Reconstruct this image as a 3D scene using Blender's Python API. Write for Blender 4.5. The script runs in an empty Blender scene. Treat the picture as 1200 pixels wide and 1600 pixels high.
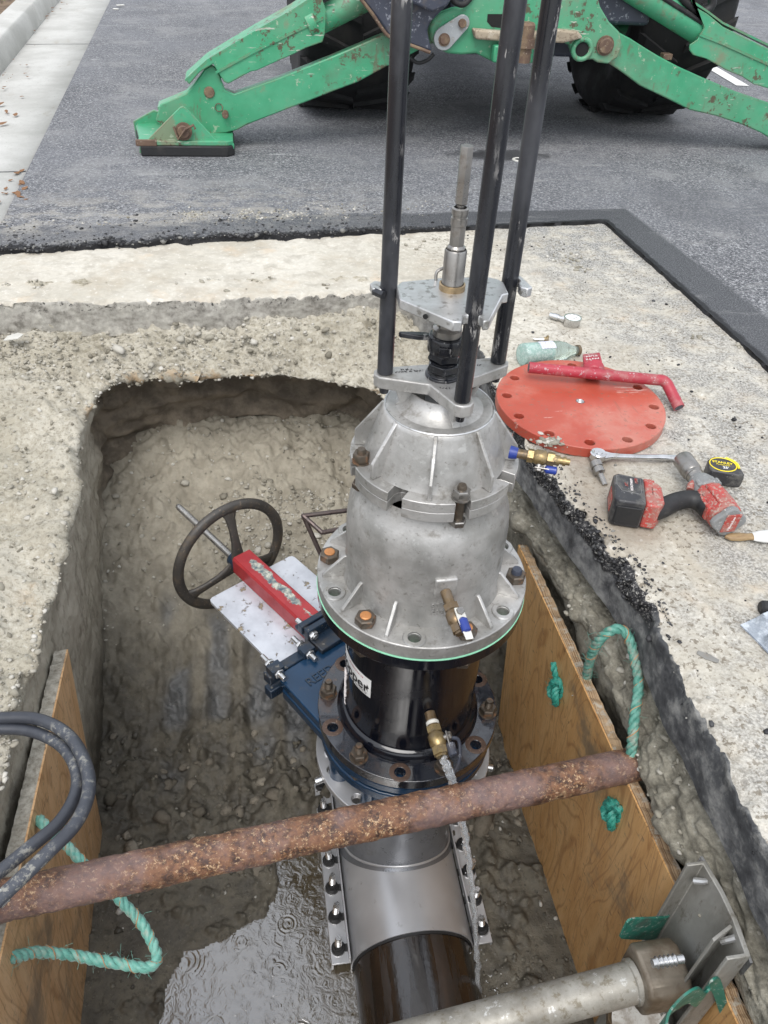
import bpy, bmesh, math, random
import numpy as np
from math import pi, sin, cos, radians, hypot, atan2
from mathutils import Vector, Matrix

sc = bpy.context.scene
C = sc.collection
random.seed(7)
rng = np.random.default_rng(11)

# ------------------------------------------------------------------ camera
EYE = 1.235                      # eye height above the old pavement
FPX = 1265.0                     # focal length for a 1600 px tall frame
_nad = np.array([-97.4, 1547.0, 1265.4])
_dn = _nad / np.linalg.norm(_nad)
_h = np.array([0, 0, 1.]) - _dn * _dn[2]
_h /= np.linalg.norm(_h)
_r = np.cross(_dn, _h)
_yaw = radians(11.0)


def _w(v):
    a, b, c = v @ _r, v @ _h, -(v @ _dn)
    return np.array([a * cos(_yaw) + b * sin(_yaw), -a * sin(_yaw) + b * cos(_yaw), c])


CAMR, CAMD, CAMF = _w(np.array([1., 0, 0])), _w(np.array([0, 1., 0])), _w(np.array([0, 0, 1.]))


def _ray(x, y):
    return CAMR * (x - 600) + CAMD * (y - 800) + CAMF * FPX


def at(x, y, z=0.0):             # where a sight line meets the level z
    v = _ray(x, y)
    return Vector(np.array([0, 0, EYE]) + v * ((z - EYE) / v[2]))


def atY(x, y, Y):
    v = _ray(x, y)
    return Vector(np.array([0, 0, EYE]) + v * (Y / v[1]))


def atX(x, y, X):
    v = _ray(x, y)
    return Vector(np.array([0, 0, EYE]) + v * (X / v[0]))


cd = bpy.data.cameras.new('camera')
cam = bpy.data.objects.new('camera', cd)
C.objects.link(cam)
R3 = Matrix((CAMR, -CAMD, -CAMF)).transposed()
cam.matrix_world = Matrix.Translation((0, 0, EYE)) @ R3.to_4x4()
cd.sensor_fit = 'VERTICAL'
cd.sensor_height = 36.0
cd.lens = 36.0 * FPX / 1600.0
cd.clip_start = 0.05
cd.clip_end = 600
sc.camera = cam

# ------------------------------------------------------------------ sky, sun, exposure (overcast)
SUN_EL, SUN_AZ = radians(58), radians(200)
world = bpy.data.worlds.new('World')
sc.world = world
world.use_nodes = True
nt = world.node_tree
nt.nodes.clear()
sky = nt.nodes.new('ShaderNodeTexSky')
sky.sky_type = 'NISHITA'
sky.sun_disc = False
sky.sun_elevation = SUN_EL
sky.sun_rotation = SUN_AZ
sky.air_density = 1.0
sky.dust_density = 3.0
hs = nt.nodes.new('ShaderNodeHueSaturation')
hs.inputs['Saturation'].default_value = 0.30
bgd = nt.nodes.new('ShaderNodeBackground')
bgd.inputs['Strength'].default_value = 0.15
wo = nt.nodes.new('ShaderNodeOutputWorld')
nt.links.new(sky.outputs[0], hs.inputs['Color'])
mxs = nt.nodes.new('ShaderNodeMix')          # even cloud cover over the clear-sky model
mxs.data_type = 'RGBA'
mxs.inputs[0].default_value = 0.55
mxs.inputs[7].default_value = (5.6, 5.9, 6.4, 1)
nt.links.new(hs.outputs[0], mxs.inputs[6])
nt.links.new(mxs.outputs[2], bgd.inputs['Color'])
nt.links.new(bgd.outputs[0], wo.inputs['Surface'])
sd = bpy.data.lights.new('sun', 'SUN')
sd.energy = 1.1
sd.angle = radians(35)
sd.color = (1.0, 0.97, 0.93)
sun = bpy.data.objects.new('sun', sd)
C.objects.link(sun)
sun.rotation_euler = (pi / 2 - SUN_EL, 0, pi - SUN_AZ)
sc.view_settings.view_transform = 'Standard'
sc.view_settings.look = 'None'
sc.view_settings.gamma = 1
sc.view_settings.use_curve_mapping = False
sc.view_settings.exposure = 0.78
sc.cycles.max_bounces = 6
sc.cycles.use_denoising = True


# ------------------------------------------------------------------ numpy noise
def _hash(i, j, k, s):
    h = (i.astype(np.int64) * 374761393 + j.astype(np.int64) * 668265263 + k.astype(np.int64) * 2147483647 + s * 974634777) & 0xffffffff
    h = ((h ^ (h >> 13)) * 1274126177) & 0xffffffff
    h = (h ^ (h >> 16)) & 0xffffffff
    return h / 4294967295.0


def vnoise(P, s=0):
    f = np.floor(P)
    t = P - f
    t = t * t * (3 - 2 * t)
    i, j, k = f[..., 0], f[..., 1], f[..., 2]
    r = 0
    for a in (0, 1):
        for b in (0, 1):
            for c in (0, 1):
                w = (t[..., 0] if a else 1 - t[..., 0]) * (t[..., 1] if b else 1 - t[..., 1]) * (t[..., 2] if c else 1 - t[..., 2])
                r = r + w * _hash(i + a, j + b, k + c, s)
    return r * 2 - 1


def fbm(P, sc_, octv=4, gain=0.5, s=0):
    r, a = 0, 1.0
    Q = P * sc_
    for o in range(octv):
        r = r + a * vnoise(Q, s + o * 17)
        Q = Q * 2.03 + 11.3
        a *= gain
    return r


def cell(P, sc_, s=0):           # distance to the nearest feature point: pebbles
    Q = P * sc_
    f = np.floor(Q)
    best = np.full(Q.shape[:-1], 9.0)
    for a in (-1, 0, 1):
        for b in (-1, 0, 1):
            for c in (-1, 0, 1):
                g = f + np.array([a, b, c])
                p = np.stack([g[..., 0] + _hash(g[..., 0], g[..., 1], g[..., 2], s), g[..., 1] + _hash(g[..., 0], g[..., 1], g[..., 2], s + 1), g[..., 2] + _hash(g[..., 0], g[..., 1], g[..., 2], s + 2)], -1)
                d = np.sqrt(((p - Q) ** 2).sum(-1))
                best = np.minimum(best, d)
    return best


def sstep(a, b, x):
    t = np.clip((x - a) / (b - a), 0, 1)
    return t * t * (3 - 2 * t)


# ------------------------------------------------------------------ mesh building
class MB:
    def __init__(s):
        s.v, s.f, s.m = [], [], []

    def add(s, vs, fs, mi=0):
        n = len(s.v)
        s.v += [tuple(v) for v in vs]
        s.f += [tuple(i + n for i in f) for f in fs]
        s.m += [mi] * len(fs)
        return s

    def box(s, c, d, M=None, mi=0):
        c, d = Vector(c), Vector(d) / 2
        vs = [Vector((x * d.x, y * d.y, z * d.z)) for x in (-1, 1) for y in (-1, 1) for z in (-1, 1)]
        vs = [(c + (M @ v if M is not None else v)) for v in vs]
        return s.add(vs, [(0, 1, 3, 2), (4, 6, 7, 5), (0, 4, 5, 1), (2, 3, 7, 6), (0, 2, 6, 4), (1, 5, 7, 3)], mi)

    def prism(s, poly, a, b, fr=None, mi=0):   # polygon (u, v) swept in w from a to b
        fr = fr or (lambda u, v, w: (u, v, w))
        ar = sum(poly[i][0] * poly[(i + 1) % len(poly)][1] - poly[(i + 1) % len(poly)][0] * poly[i][1] for i in range(len(poly)))
        if ar < 0:
            poly = poly[::-1]
        n = len(poly)
        vs = [fr(u, v, a) for u, v in poly] + [fr(u, v, b) for u, v in poly]
        fs = [tuple(range(n))[::-1], tuple(range(n, 2 * n))] + [(i, (i + 1) % n, n + (i + 1) % n, n + i) for i in range(n)]
        return s.add(vs, fs, mi)

    def tube(s, path, r, n=12, cap=True, mi=0, closed=False):
        P = [Vector(p) for p in path]
        L = len(P)
        rr = r if isinstance(r, (list, tuple)) else [r] * L
        T = []
        for i in range(L):
            if closed:
                t = P[(i + 1) % L] - P[i - 1]
            else:
                t = P[min(i + 1, L - 1)] - P[max(i - 1, 0)]
            T.append(t.normalized())
        u = T[0].orthogonal().normalized()
        vs = []
        for i in range(L):
            u = (u - T[i] * u.dot(T[i])).normalized()
            w = T[i].cross(u)
            vs += [P[i] + (u * cos(2 * pi * k / n) + w * sin(2 * pi * k / n)) * rr[i] for k in range(n)]
        fs = []
        for i in range(L if closed else L - 1):
            a, b = i * n, ((i + 1) % L) * n
            fs += [(a + k, a + (k + 1) % n, b + (k + 1) % n, b + k) for k in range(n)]
        if cap and not closed:
            fs += [tuple(range(n))[::-1], tuple(range((L - 1) * n, L * n))]
        return s.add(vs, fs, mi)

    def cyl(s, a, b, r, r2=None, n=24, mi=0, bev=0.0):
        a, b = Vector(a), Vector(b)
        r2 = r if r2 is None else r2
        if bev:
            t = (b - a).normalized() * bev
            return s.tube2([a, a + t, b - t, b], [r - bev, r, r2, r2 - bev], n, mi)
        return s.tube2([a, b], [r, r2], n, mi)

    def tube2(s, P, R, n=24, mi=0, caps=(True, True)):  # straight stack of rings on one axis
        ax = (Vector(P[-1]) - Vector(P[0])).normalized()
        u = ax.orthogonal().normalized()
        w = ax.cross(u)
        vs, fs = [], []
        for p, r in zip(P, R):
            vs += [Vector(p) + (u * cos(2 * pi * k / n) + w * sin(2 * pi * k / n)) * r for k in range(n)]
        for i in range(len(P) - 1):
            fs += [(i * n + k, i * n + (k + 1) % n, (i + 1) * n + (k + 1) % n, (i + 1) * n + k) for k in range(n)]
        if caps[0]:
            fs.append(tuple(range(n))[::-1])
        if caps[1]:
            fs.append(tuple(range((len(P) - 1) * n, len(P) * n)))
        return s.add(vs, fs, mi)

    def lathe(s, prof, o, ax=(0, 0, 1), n=64, mi=0, ph=0.0, caps=(False, False)):  # prof: (r, height along ax)
        ax = Vector(ax).normalized()
        u = ax.orthogonal().normalized() if abs(ax.z) < .99 else Vector((1, 0, 0))
        w = ax.cross(u)
        o = Vector(o)
        vs, fs = [], []
        for r, z in prof:
            vs += [o + ax * z + (u * cos(2 * pi * k / n + ph) + w * sin(2 * pi * k / n + ph)) * r for k in range(n)]
        for i in range(len(prof) - 1):
            fs += [(i * n + k, i * n + (k + 1) % n, (i + 1) * n + (k + 1) % n, (i + 1) * n + k) for k in range(n)]
        if caps[0]:
            fs.append(tuple(range(n))[::-1])
        if caps[1]:
            fs.append(tuple(range((len(prof) - 1) * n, len(prof) * n)))
        return s.add(vs, fs, mi)

    def hexa(s, o, ax, r, h, mi=0, n=6, ph=0.0):  # chamfered hex nut
        return s.lathe([(0.001, 0), (r * .93, 0), (r, h * .12), (r, h * .86), (r * .88, h), (0.001, h)], o, ax, n, mi, ph)

    def sphere(s, o, r, n=10, m=6, sq=(1, 1, 1), mi=0):
        prof = [(max(1e-4, r * sin(pi * i / m)), -r * cos(pi * i / m)) for i in range(m + 1)]
        k = len(s.v)
        s.lathe(prof, (0, 0, 0), (0, 0, 1), n, mi)
        o = Vector(o)
        for i in range(k, len(s.v)):
            v = s.v[i]
            s.v[i] = (o.x + v[0] * sq[0], o.y + v[1] * sq[1], o.z + v[2] * sq[2])
        return s

    def holed(s, R, ri, bc, hr, n, z0, z1, o, phase, mi=0, arc=6):  # flange disc with n bolt holes; phase = direction of hole 0
        o = Vector(o)
        def pt(r, a, z):
            return o + Vector((r * cos(a), r * sin(a), z))
        for k in range(n):
            a0 = phase + 2 * pi * k / n
            for sg in (-1, 1):
                st = pi / n
                out = [(R, a0 + sg * st * i / arc) for i in range(arc + 1)]
                inn = [(ri, a0 + sg * st * i / arc) for i in range(arc + 1)][::-1]
                hole = []
                for i in range(7):
                    q = pi * i / 6
                    x, y = bc + hr * cos(q), sg * hr * sin(q)
                    hole.append((hypot(x, y), a0 + atan2(y, x)))
                loop = out + inn + hole[::-1]      # out: at hole -> edge; inn: edge -> hole; hole: inner -> outer
                if sg < 0:
                    loop = loop[::-1]
                m = len(loop)
                s.add([pt(r, a, z1) for r, a in loop] + [pt(r, a, z0) for r, a in loop], [tuple(range(m)), tuple(range(m, 2 * m))[::-1]], mi)
                def wall(L, flip):
                    q = len(L)
                    f = [(i, i + 1, q + i + 1, q + i) for i in range(q - 1)]
                    if flip:
                        f = [t[::-1] for t in f]
                    s.add([pt(r, a, z0) for r, a in L] + [pt(r, a, z1) for r, a in L], f, mi)
                wall(out, sg < 0)
                wall(inn, sg < 0)
                wall(hole, sg > 0)
        return s


def origin_of(p):
    o = Vector((0, 0, 0))
    while p is not None:
        o += p.location
        p = p.parent
    return o


def finish(me, smooth=35):
    if smooth:
        me.shade_smooth()
        me.set_sharp_from_angle(angle=radians(smooth))


def obj(name, b, mats, parent=None, smooth=35, bevel=0, local=False, seg=2):
    me = bpy.data.meshes.new(name)
    off = Vector((0, 0, 0)) if (local or parent is None) else origin_of(parent)
    me.from_pydata([(v[0] - off.x, v[1] - off.y, v[2] - off.z) for v in b.v], [], b.f)
    if not isinstance(mats, (list, tuple)):
        mats = [mats]
    for m in mats:
        me.materials.append(m)
    if any(b.m):
        me.polygons.foreach_set('material_index', b.m)
    bm = bmesh.new()
    bm.from_mesh(me)
    bmesh.ops.remove_doubles(bm, verts=bm.verts, dist=1e-5)
    bmesh.ops.recalc_face_normals(bm, faces=bm.faces)
    bm.to_mesh(me)
    bm.free()
    finish(me, smooth)
    o = bpy.data.objects.new(name, me)
    C.objects.link(o)
    if parent is not None:
        o.parent = parent
    if bevel:
        md = o.modifiers.new('bevel', 'BEVEL')
        md.width = bevel
        md.segments = seg
        md.limit_method = 'ANGLE'
        md.angle_limit = radians(40)
        md.harden_normals = False
    return o


def npobj(name, V, F, mat, kind=None, smooth=True, attrs=None, parent=None):
    V = np.asarray(V, dtype=np.float32)
    F = np.asarray(F, dtype=np.int32)
    me = bpy.data.meshes.new(name)
    k = F.shape[1]
    me.vertices.add(len(V))
    me.vertices.foreach_set('co', V.ravel())
    me.loops.add(F.size)
    me.loops.foreach_set('vertex_index', F.ravel())
    me.polygons.add(len(F))
    me.polygons.foreach_set('loop_start', np.arange(0, F.size, k, dtype=np.int32))
    me.update(calc_edges=True)
    me.validate()
    if smooth:
        me.polygons.foreach_set('use_smooth', np.ones(len(me.polygons), dtype=bool))
    for an, av in (attrs or {}).items():
        at_ = me.attributes.new(an, 'FLOAT', 'POINT')
        at_.data.foreach_set('value', np.asarray(av, dtype=np.float32).ravel())
    me.materials.append(mat)
    o = bpy.data.objects.new(name, me)
    C.objects.link(o)
    if kind:
        o['kind'] = kind
    if parent is not None:
        o.parent = parent
    return o


def gridF(nu, nv):
    i = np.arange(nu - 1)[:, None] * nv + np.arange(nv - 1)[None, :]
    return np.stack([i, i + nv, i + nv + 1, i + 1], -1).reshape(-1, 4)


def gnormal(P):
    du = np.gradient(P, axis=0)
    dv = np.gradient(P, axis=1)
    n = np.cross(du, dv)
    return n / (np.linalg.norm(n, axis=-1, keepdims=True) + 1e-12)


def thing(name, label, cat, loc=(0, 0, 0), group=None):
    o = bpy.data.objects.new(name, None)
    C.objects.link(o)
    o.location = loc
    o.empty_display_size = 0.05
    o['label'], o['category'] = label, cat
    if group:
        o['group'] = group
    return o


def tag(o, label, cat, group=None):
    o['label'], o['category'] = label, cat
    if group:
        o['group'] = group
    return o


def part_copy(src, parent, loc, rot=None):    # a copy of a part that shares its mesh; src mesh is local
    o = src.copy()
    C.objects.link(o)
    o.parent = parent
    o.location = Vector(loc) - origin_of(parent)
    if rot is not None:
        o.rotation_euler = rot
    return o


BENT = {}


def text(name, body, size, M, mat, parent=None, depth=0.0004, off=0.0, bold=False):
    cu = bpy.data.curves.new(name, 'FONT')
    cu.body = body
    cu.size = size
    cu.extrude = depth
    cu.offset = off
    cu.align_x = 'CENTER'
    cu.align_y = 'CENTER'
    cu.resolution_u = 4
    cu.materials.append(mat)
    o = bpy.data.objects.new(name, cu)
    C.objects.link(o)
    if parent is not None:
        o.parent = parent
        M = Matrix.Translation(-origin_of(parent)) @ M
    o.matrix_local = M
    return o


def frameM(o, x, y):             # matrix with given x axis and approx y axis
    x = Vector(x).normalized()
    z = x.cross(Vector(y)).normalized()
    y = z.cross(x)
    M = Matrix((x, y, z)).transposed().to_4x4()
    M.translation = Vector(o)
    return M


def smooth_path(P, n=10, closed=False):  # Catmull-Rom
    P = [Vector(p) for p in P]
    out = []
    L = len(P)
    rng_ = range(L) if closed else range(L - 1)
    for i in rng_:
        p0 = P[i - 1] if (closed or i > 0) else P[0] * 2 - P[1]
        p1, p2 = P[i], P[(i + 1) % L]
        p3 = P[(i + 2) % L] if (closed or i + 2 < L) else P[-1] * 2 - P[-2]
        for k in range(n):
            t = k / n
            out.append(0.5 * ((2 * p1) + (p2 - p0) * t + (2 * p0 - 5 * p1 + 4 * p2 - p3) * t * t + (3 * p1 - p0 - 3 * p2 + p3) * t ** 3))
    if not closed:
        out.append(P[-1])
    return out


# ------------------------------------------------------------------ materials
class NT:
    def __init__(s, name):
        s.mat = bpy.data.materials.new(name)
        s.mat.use_nodes = True
        s.t = s.mat.node_tree
        s.t.nodes.clear()
        s.out = s.t.nodes.new('ShaderNodeOutputMaterial')
        s.bs = s.t.nodes.new('ShaderNodeBsdfPrincipled')
        s.t.links.new(s.bs.outputs[0], s.out.inputs[0])
        s.tc = s.t.nodes.new('ShaderNodeTexCoord').outputs['Object']

    def put(s, sock, v):
        if isinstance(v, bpy.types.NodeSocket):
            s.t.links.new(v, sock)
        elif v is not None:
            if isinstance(v, (tuple, list)) and len(v) == 3 and sock.type == 'RGBA':
                v = (*v, 1)
            sock.default_value = v

    def noise(s, scale, detail=4, rough=.55, vec=None, dist=0.0, col=False):
        n = s.t.nodes.new('ShaderNodeTexNoise')
        s.put(n.inputs['Vector'], vec or s.tc)
        n.inputs['Scale'].default_value = scale
        n.inputs['Detail'].default_value = detail
        n.inputs['Roughness'].default_value = rough
        n.inputs['Distortion'].default_value = dist
        return n.outputs['Color' if col else 'Fac']

    def vor(s, scale, out='Distance', feature='F1', vec=None, rnd=1.0):
        n = s.t.nodes.new('ShaderNodeTexVoronoi')
        n.feature = feature
        s.put(n.inputs['Vector'], vec or s.tc)
        n.inputs['Scale'].default_value = scale
        n.inputs['Randomness'].default_value = rnd
        return n.outputs[out]

    def map(s, sc=(1, 1, 1), rot=(0, 0, 0), loc=(0, 0, 0), vec=None):
        n = s.t.nodes.new('ShaderNodeMapping')
        s.put(n.inputs['Vector'], vec or s.tc)
        n.inputs['Scale'].default_value = sc
        n.inputs['Rotation'].default_value = rot
        n.inputs['Location'].default_value = loc
        return n.outputs[0]

    def ss(s, x, a, b, lo=0.0, hi=1.0):
        n = s.t.nodes.new('ShaderNodeMapRange')
        n.interpolation_type = 'SMOOTHSTEP'
        s.put(n.inputs['Value'], x)
        n.inputs['From Min'].default_value = a
        n.inputs['From Max'].default_value = b
        n.inputs['To Min'].default_value = lo
        n.inputs['To Max'].default_value = hi
        return n.outputs[0]

    def m(s, op, a, b=None, c=None):
        n = s.t.nodes.new('ShaderNodeMath')
        n.operation = op
        s.put(n.inputs[0], a)
        if b is not None:
            s.put(n.inputs[1], b)
        if c is not None:
            s.put(n.inputs[2], c)
        return n.outputs[0]

    def mix(s, f, a, b, mode='MIX'):
        n = s.t.nodes.new('ShaderNodeMix')
        n.data_type = 'RGBA'
        n.blend_type = mode
        s.put(n.inputs[0], f)
        s.put(n.inputs[6], a)
        s.put(n.inputs[7], b)
        return n.outputs[2]

    def ramp(s, f, stops, interp='LINEAR'):
        n = s.t.nodes.new('ShaderNodeValToRGB')
        n.color_ramp.interpolation = interp
        e = n.color_ramp.elements
        while len(e) < len(stops):
            e.new(0.5)
        for k, (p, c) in enumerate(stops):
            e[k].position = p
            e[k].color = (*c, 1) if len(c) == 3 else c
        s.put(n.inputs[0], f)
        return n.outputs[0]

    def xyz(s, vec=None):
        n = s.t.nodes.new('ShaderNodeSeparateXYZ')
        s.put(n.inputs[0], vec or s.tc)
        return n.outputs

    def attr(s, name):
        n = s.t.nodes.new('ShaderNodeAttribute')
        n.attribute_name = name
        return n.outputs['Fac']

    def bump(s, h, strength=.3, dist=.002, prev=None):
        n = s.t.nodes.new('ShaderNodeBump')
        n.inputs['Strength'].default_value = strength
        n.inputs['Distance'].default_value = dist
        s.put(n.inputs['Height'], h)
        if prev is not None:
            s.put(n.inputs['Normal'], prev)
        return n.outputs[0]

    def set(s, color=None, rough=None, metal=None, normal=None, **k):
        i = s.bs.inputs
        s.put(i['Base Color'], color)
        s.put(i['Roughness'], rough)
        s.put(i['Metallic'], metal)
        s.put(i['Normal'], normal)
        for a, v in k.items():
            s.put(i[a.replace('_', ' ')], v)
        return s.mat


def edge_wear(n, radius, lo=.0, hi=.12):   # 1 on worn corners: bevelled normal against true normal
    bv = n.t.nodes.new('ShaderNodeBevel')
    bv.samples = 4
    bv.inputs['Radius'].default_value = radius
    ge = n.t.nodes.new('ShaderNodeNewGeometry')
    dp = n.t.nodes.new('ShaderNodeVectorMath')
    dp.operation = 'DOT_PRODUCT'
    n.t.links.new(bv.outputs[0], dp.inputs[0])
    n.t.links.new(ge.outputs['Normal'], dp.inputs[1])
    return n.ss(n.m('SUBTRACT', 1.0, dp.outputs['Value']), lo, hi)


def g(v, w=0.0):                 # warm grey
    return (v * (1 + w), v, v * (1 - w))


def mat_paint(name, col, rough=.4, wear=None, wear_col=(.2, .2, .19), wear_amt=.62, scale=9, dirt=(.2, .17, .13), dirt_amt=.6, spec=.5, bump=.15):
    n = NT(name)
    f1 = n.noise(scale, 6, .65)
    f2 = n.noise(scale * 4.5, 5, .7)
    c = n.mix(n.ss(n.noise(scale * .6, 3), .3, .7), col, tuple(x * .8 for x in col))
    c = n.mix(n.ss(f1, dirt_amt - .06, dirt_amt + .12, 0, .75), c, dirt)
    w = n.ss(f2, wear_amt, wear_amt + .03)
    c = n.mix(w, c, wear_col)
    r = n.ss(f1, .3, .7, rough * .8, min(1, rough * 1.5))
    return n.set(c, r, 0.0, n.bump(n.m('ADD', f2, n.m('MULTIPLY', w, -.6)), bump, .001), Specular_IOR_Level=spec)


def mat_metal(name, col, rough=.4, metal=.9, dirt=(.18, .16, .13), dirt_amt=.62, scale=12, fine=120, bump=.12, streak=None, wet=None):
    n = NT(name)
    f1 = n.noise(scale, 6, .6)
    f2 = n.noise(fine, 3, .6)
    c = n.mix(n.ss(n.noise(scale * .45, 4, .6), .3, .7), col, tuple(x * .72 for x in col))
    if streak:
        c = n.mix(n.ss(n.noise(streak, 4, .6, n.map((1, 1, .12))), .48, .75, 0, .5), c, tuple(x * .55 for x in col))
    dm = n.ss(f1, dirt_amt - .05, dirt_amt + .1, 0, .85)
    c = n.mix(dm, c, dirt)
    mt = n.m('MULTIPLY', n.m('SUBTRACT', 1.0, dm), metal)
    r = n.m('ADD', n.ss(f1, .3, .7, rough * .75, rough * 1.25), n.m('MULTIPLY', n.m('SUBTRACT', f2, .5), .25))
    return n.set(c, r, mt, n.bump(n.m('ADD', f2, n.m('MULTIPLY', f1, 2.0)), bump, .0012))


# cast aluminium: dull grey casting with dark grime in blotches
n = NT('cast_aluminium')
f1 = n.noise(7, 7, .62)
f2 = n.noise(26, 6, .65)
f3 = n.noise(220, 2, .5)
c = n.mix(n.ss(f1, .35, .65), (.30, .295, .28), (.50, .49, .475))
c = n.mix(n.ss(n.noise(13, 5, .6, n.map((1, 1, .16))), .5, .75, 0, .55), c, (.27, .26, .235))
c = n.mix(n.ss(f2, .54, .72, 0, .7), c, (.19, .175, .15))
c = n.mix(n.ss(f2, .42, .34, 0, .35), c, (.68, .68, .66))
c = n.mix(n.ss(n.noise(90, 4, .7), .60, .68, 0, .5), c, (.12, .11, .09))
M_CAST = n.set(c, n.ss(f2, .3, .7, .36, .62), .62, n.bump(n.m('ADD', f3, n.m('MULTIPLY', f2, 1.5)), .22, .0014))
n = NT('machined_aluminium')
f1 = n.noise(14, 6, .6)
f2 = n.noise(60, 4, .6)
c = n.mix(n.ss(f1, .35, .7), (.62, .625, .63), (.42, .42, .41))
c = n.mix(n.ss(f2, .54, .66, 0, .7), c, (.19, .18, .16))
M_MACH = n.set(c, n.ss(f1, .3, .7, .27, .45), .72, n.bump(f2, .1, .0008))
# bare galvanised plate with mud on it
n = NT('zinc_plate_muddy')
f1 = n.noise(9, 6, .6)
f2 = n.noise(23, 6, .7)
c = n.mix(n.ss(f1, .35, .65), (.60, .625, .67), (.46, .48, .52))
mud = n.ss(f2, .58, .625)
c = n.mix(mud, c, (.28, .235, .165))
M_ZINC = n.set(c, n.mix(mud, (.3, .3, .3), (.9, .9, .9)), n.m('MULTIPLY', n.m('SUBTRACT', 1.0, mud), .3), n.bump(n.m('MULTIPLY', mud, f2), .8, .008))
# stainless
n = NT('stainless_sheet')
f1 = n.noise(5, 4, .5)
f2 = n.noise(80, 3, .5, n.map((1, .06, 1)))
c = n.mix(n.ss(f1, .3, .7), (.44, .445, .46), (.56, .56, .57))
c = n.mix(n.ss(n.noise(18, 5, .7), .62, .75, 0, .5), c, (.16, .14, .12))
M_STAIN = n.set(c, n.ss(f1, .3, .7, .30, .42), .55, n.bump(f2, .05, .0005))
M_STEELBAR = mat_metal('bright_worn_steel', (.36, .345, .325), .34, .9, (.12, .10, .08), .6, 20, 150, .1)
M_BOLT = mat_metal('dark_oxide_bolt_steel', (.15, .125, .10), .42, .75, (.17, .085, .04), .55, 45, 260, .2)
M_RUSTEND = mat_metal('orange_rusty_bolt_end', (.50, .22, .08), .6, .3, (.25, .09, .03), .55, 60, 300, .3)
M_GALV = mat_metal('zinc_plated_bolt', (.72, .72, .72), .25, .9, (.2, .18, .15), .66, 40, 200, .08)
M_CHROME = mat_metal('chrome_steel', (.70, .70, .70), .17, 1.0, (.22, .20, .17), .64, 30, 100, .04)
M_BRASS = mat_metal('old_brass', (.34, .25, .12), .42, .75, (.12, .09, .05), .5, 50, 200, .2)
M_BRONZE = mat_metal('tarnished_brass_nipple', (.20, .14, .08), .4, .7, (.12, .09, .06), .5, 50, 200, .15)
# black rods: rubbed black oxide pipes with scrapes
n = NT('black_rod_paint')
f1 = n.noise(8, 6, .65, n.map((1, 1, .35)))
f2 = n.noise(34, 6, .75, n.map((1, 1, .22)))
f3 = n.noise(10, 2, .5)
c = n.mix(n.ss(f1, .42, .7), (.010, .011, .015), (.05, .052, .06))
c = n.mix(n.m('MULTIPLY', n.ss(f2, .56, .60), n.ss(f3, .46, .6)), c, (.30, .29, .28))
M_ROD = n.set(c, n.ss(f1, .35, .65, .20, .42), .0, n.bump(f2, .05, .001), Specular_IOR_Level=.6)
# wet black bitumen paint
n = NT('wet_black_paint')
f1 = n.noise(9, 6, .6, n.map((1, 1, .3)))
f2 = n.noise(40, 5, .7)
c = n.mix(n.ss(f1, .45, .8), (.004, .005, .009), (.014, .011, .012))
c = n.mix(n.ss(f2, .68, .74, 0, .5), c, (.06, .045, .04))
M_WETBLK = n.set(c, n.ss(n.noise(16, 4), .35, .7, .06, .3), 0.0, n.bump(n.m('ADD', f1, f2), .08, .002), Specular_IOR_Level=.5, Coat_Weight=.25, Coat_Roughness=.05)
# wet lower flange: black with brown rust and standing water
n = NT('wet_flange_steel')
f1 = n.noise(11, 6, .65)
f2 = n.noise(45, 5, .7)
c = n.mix(n.ss(f1, .5, .66), (.012, .014, .020), (.040, .026, .022))
c = n.mix(n.ss(f2, .60, .72, 0, .7), c, (.11, .058, .034))
M_WETFL = n.set(c, n.ss(f1, .40, .58, .04, .34), 0.0, n.bump(n.m('MULTIPLY', f2, n.ss(f1, .4, .55)), .2, .002), Specular_IOR_Level=.8, Coat_Weight=.8, Coat_Roughness=.03)
n = NT('dark_wet_iron_main')
f1 = n.noise(6, 6, .65, n.map((1, .25, 1)))
f2 = n.noise(40, 5, .7)
c = n.mix(n.ss(f1, .4, .7), (.010, .008, .007), (.038, .022, .014))
c = n.mix(n.ss(f2, .6, .75, 0, .5), c, (.07, .038, .02))
M_MAIN = n.set(c, n.ss(n.noise(5, 5, .7, n.map((3, .25, 3))), .46, .54, .05, .5), 0.0, n.bump(n.m('ADD', f1, f2), .3, .004), Specular_IOR_Level=.9, Coat_Weight=.35, Coat_Roughness=.04)
M_BLUE = mat_paint('blue_enamel_casting', (.010, .038, .085), .16, wear_col=(.10, .12, .14), wear_amt=.68, scale=14, dirt=(.05, .05, .05), dirt_amt=.62, bump=.35)
M_BLUED = mat_paint('grimy_dark_blue_casting', (.014, .028, .05), .3, wear_col=(.16, .15, .13), wear_amt=.62, scale=14, dirt=(.05, .045, .04), dirt_amt=.55, bump=.3)
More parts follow.
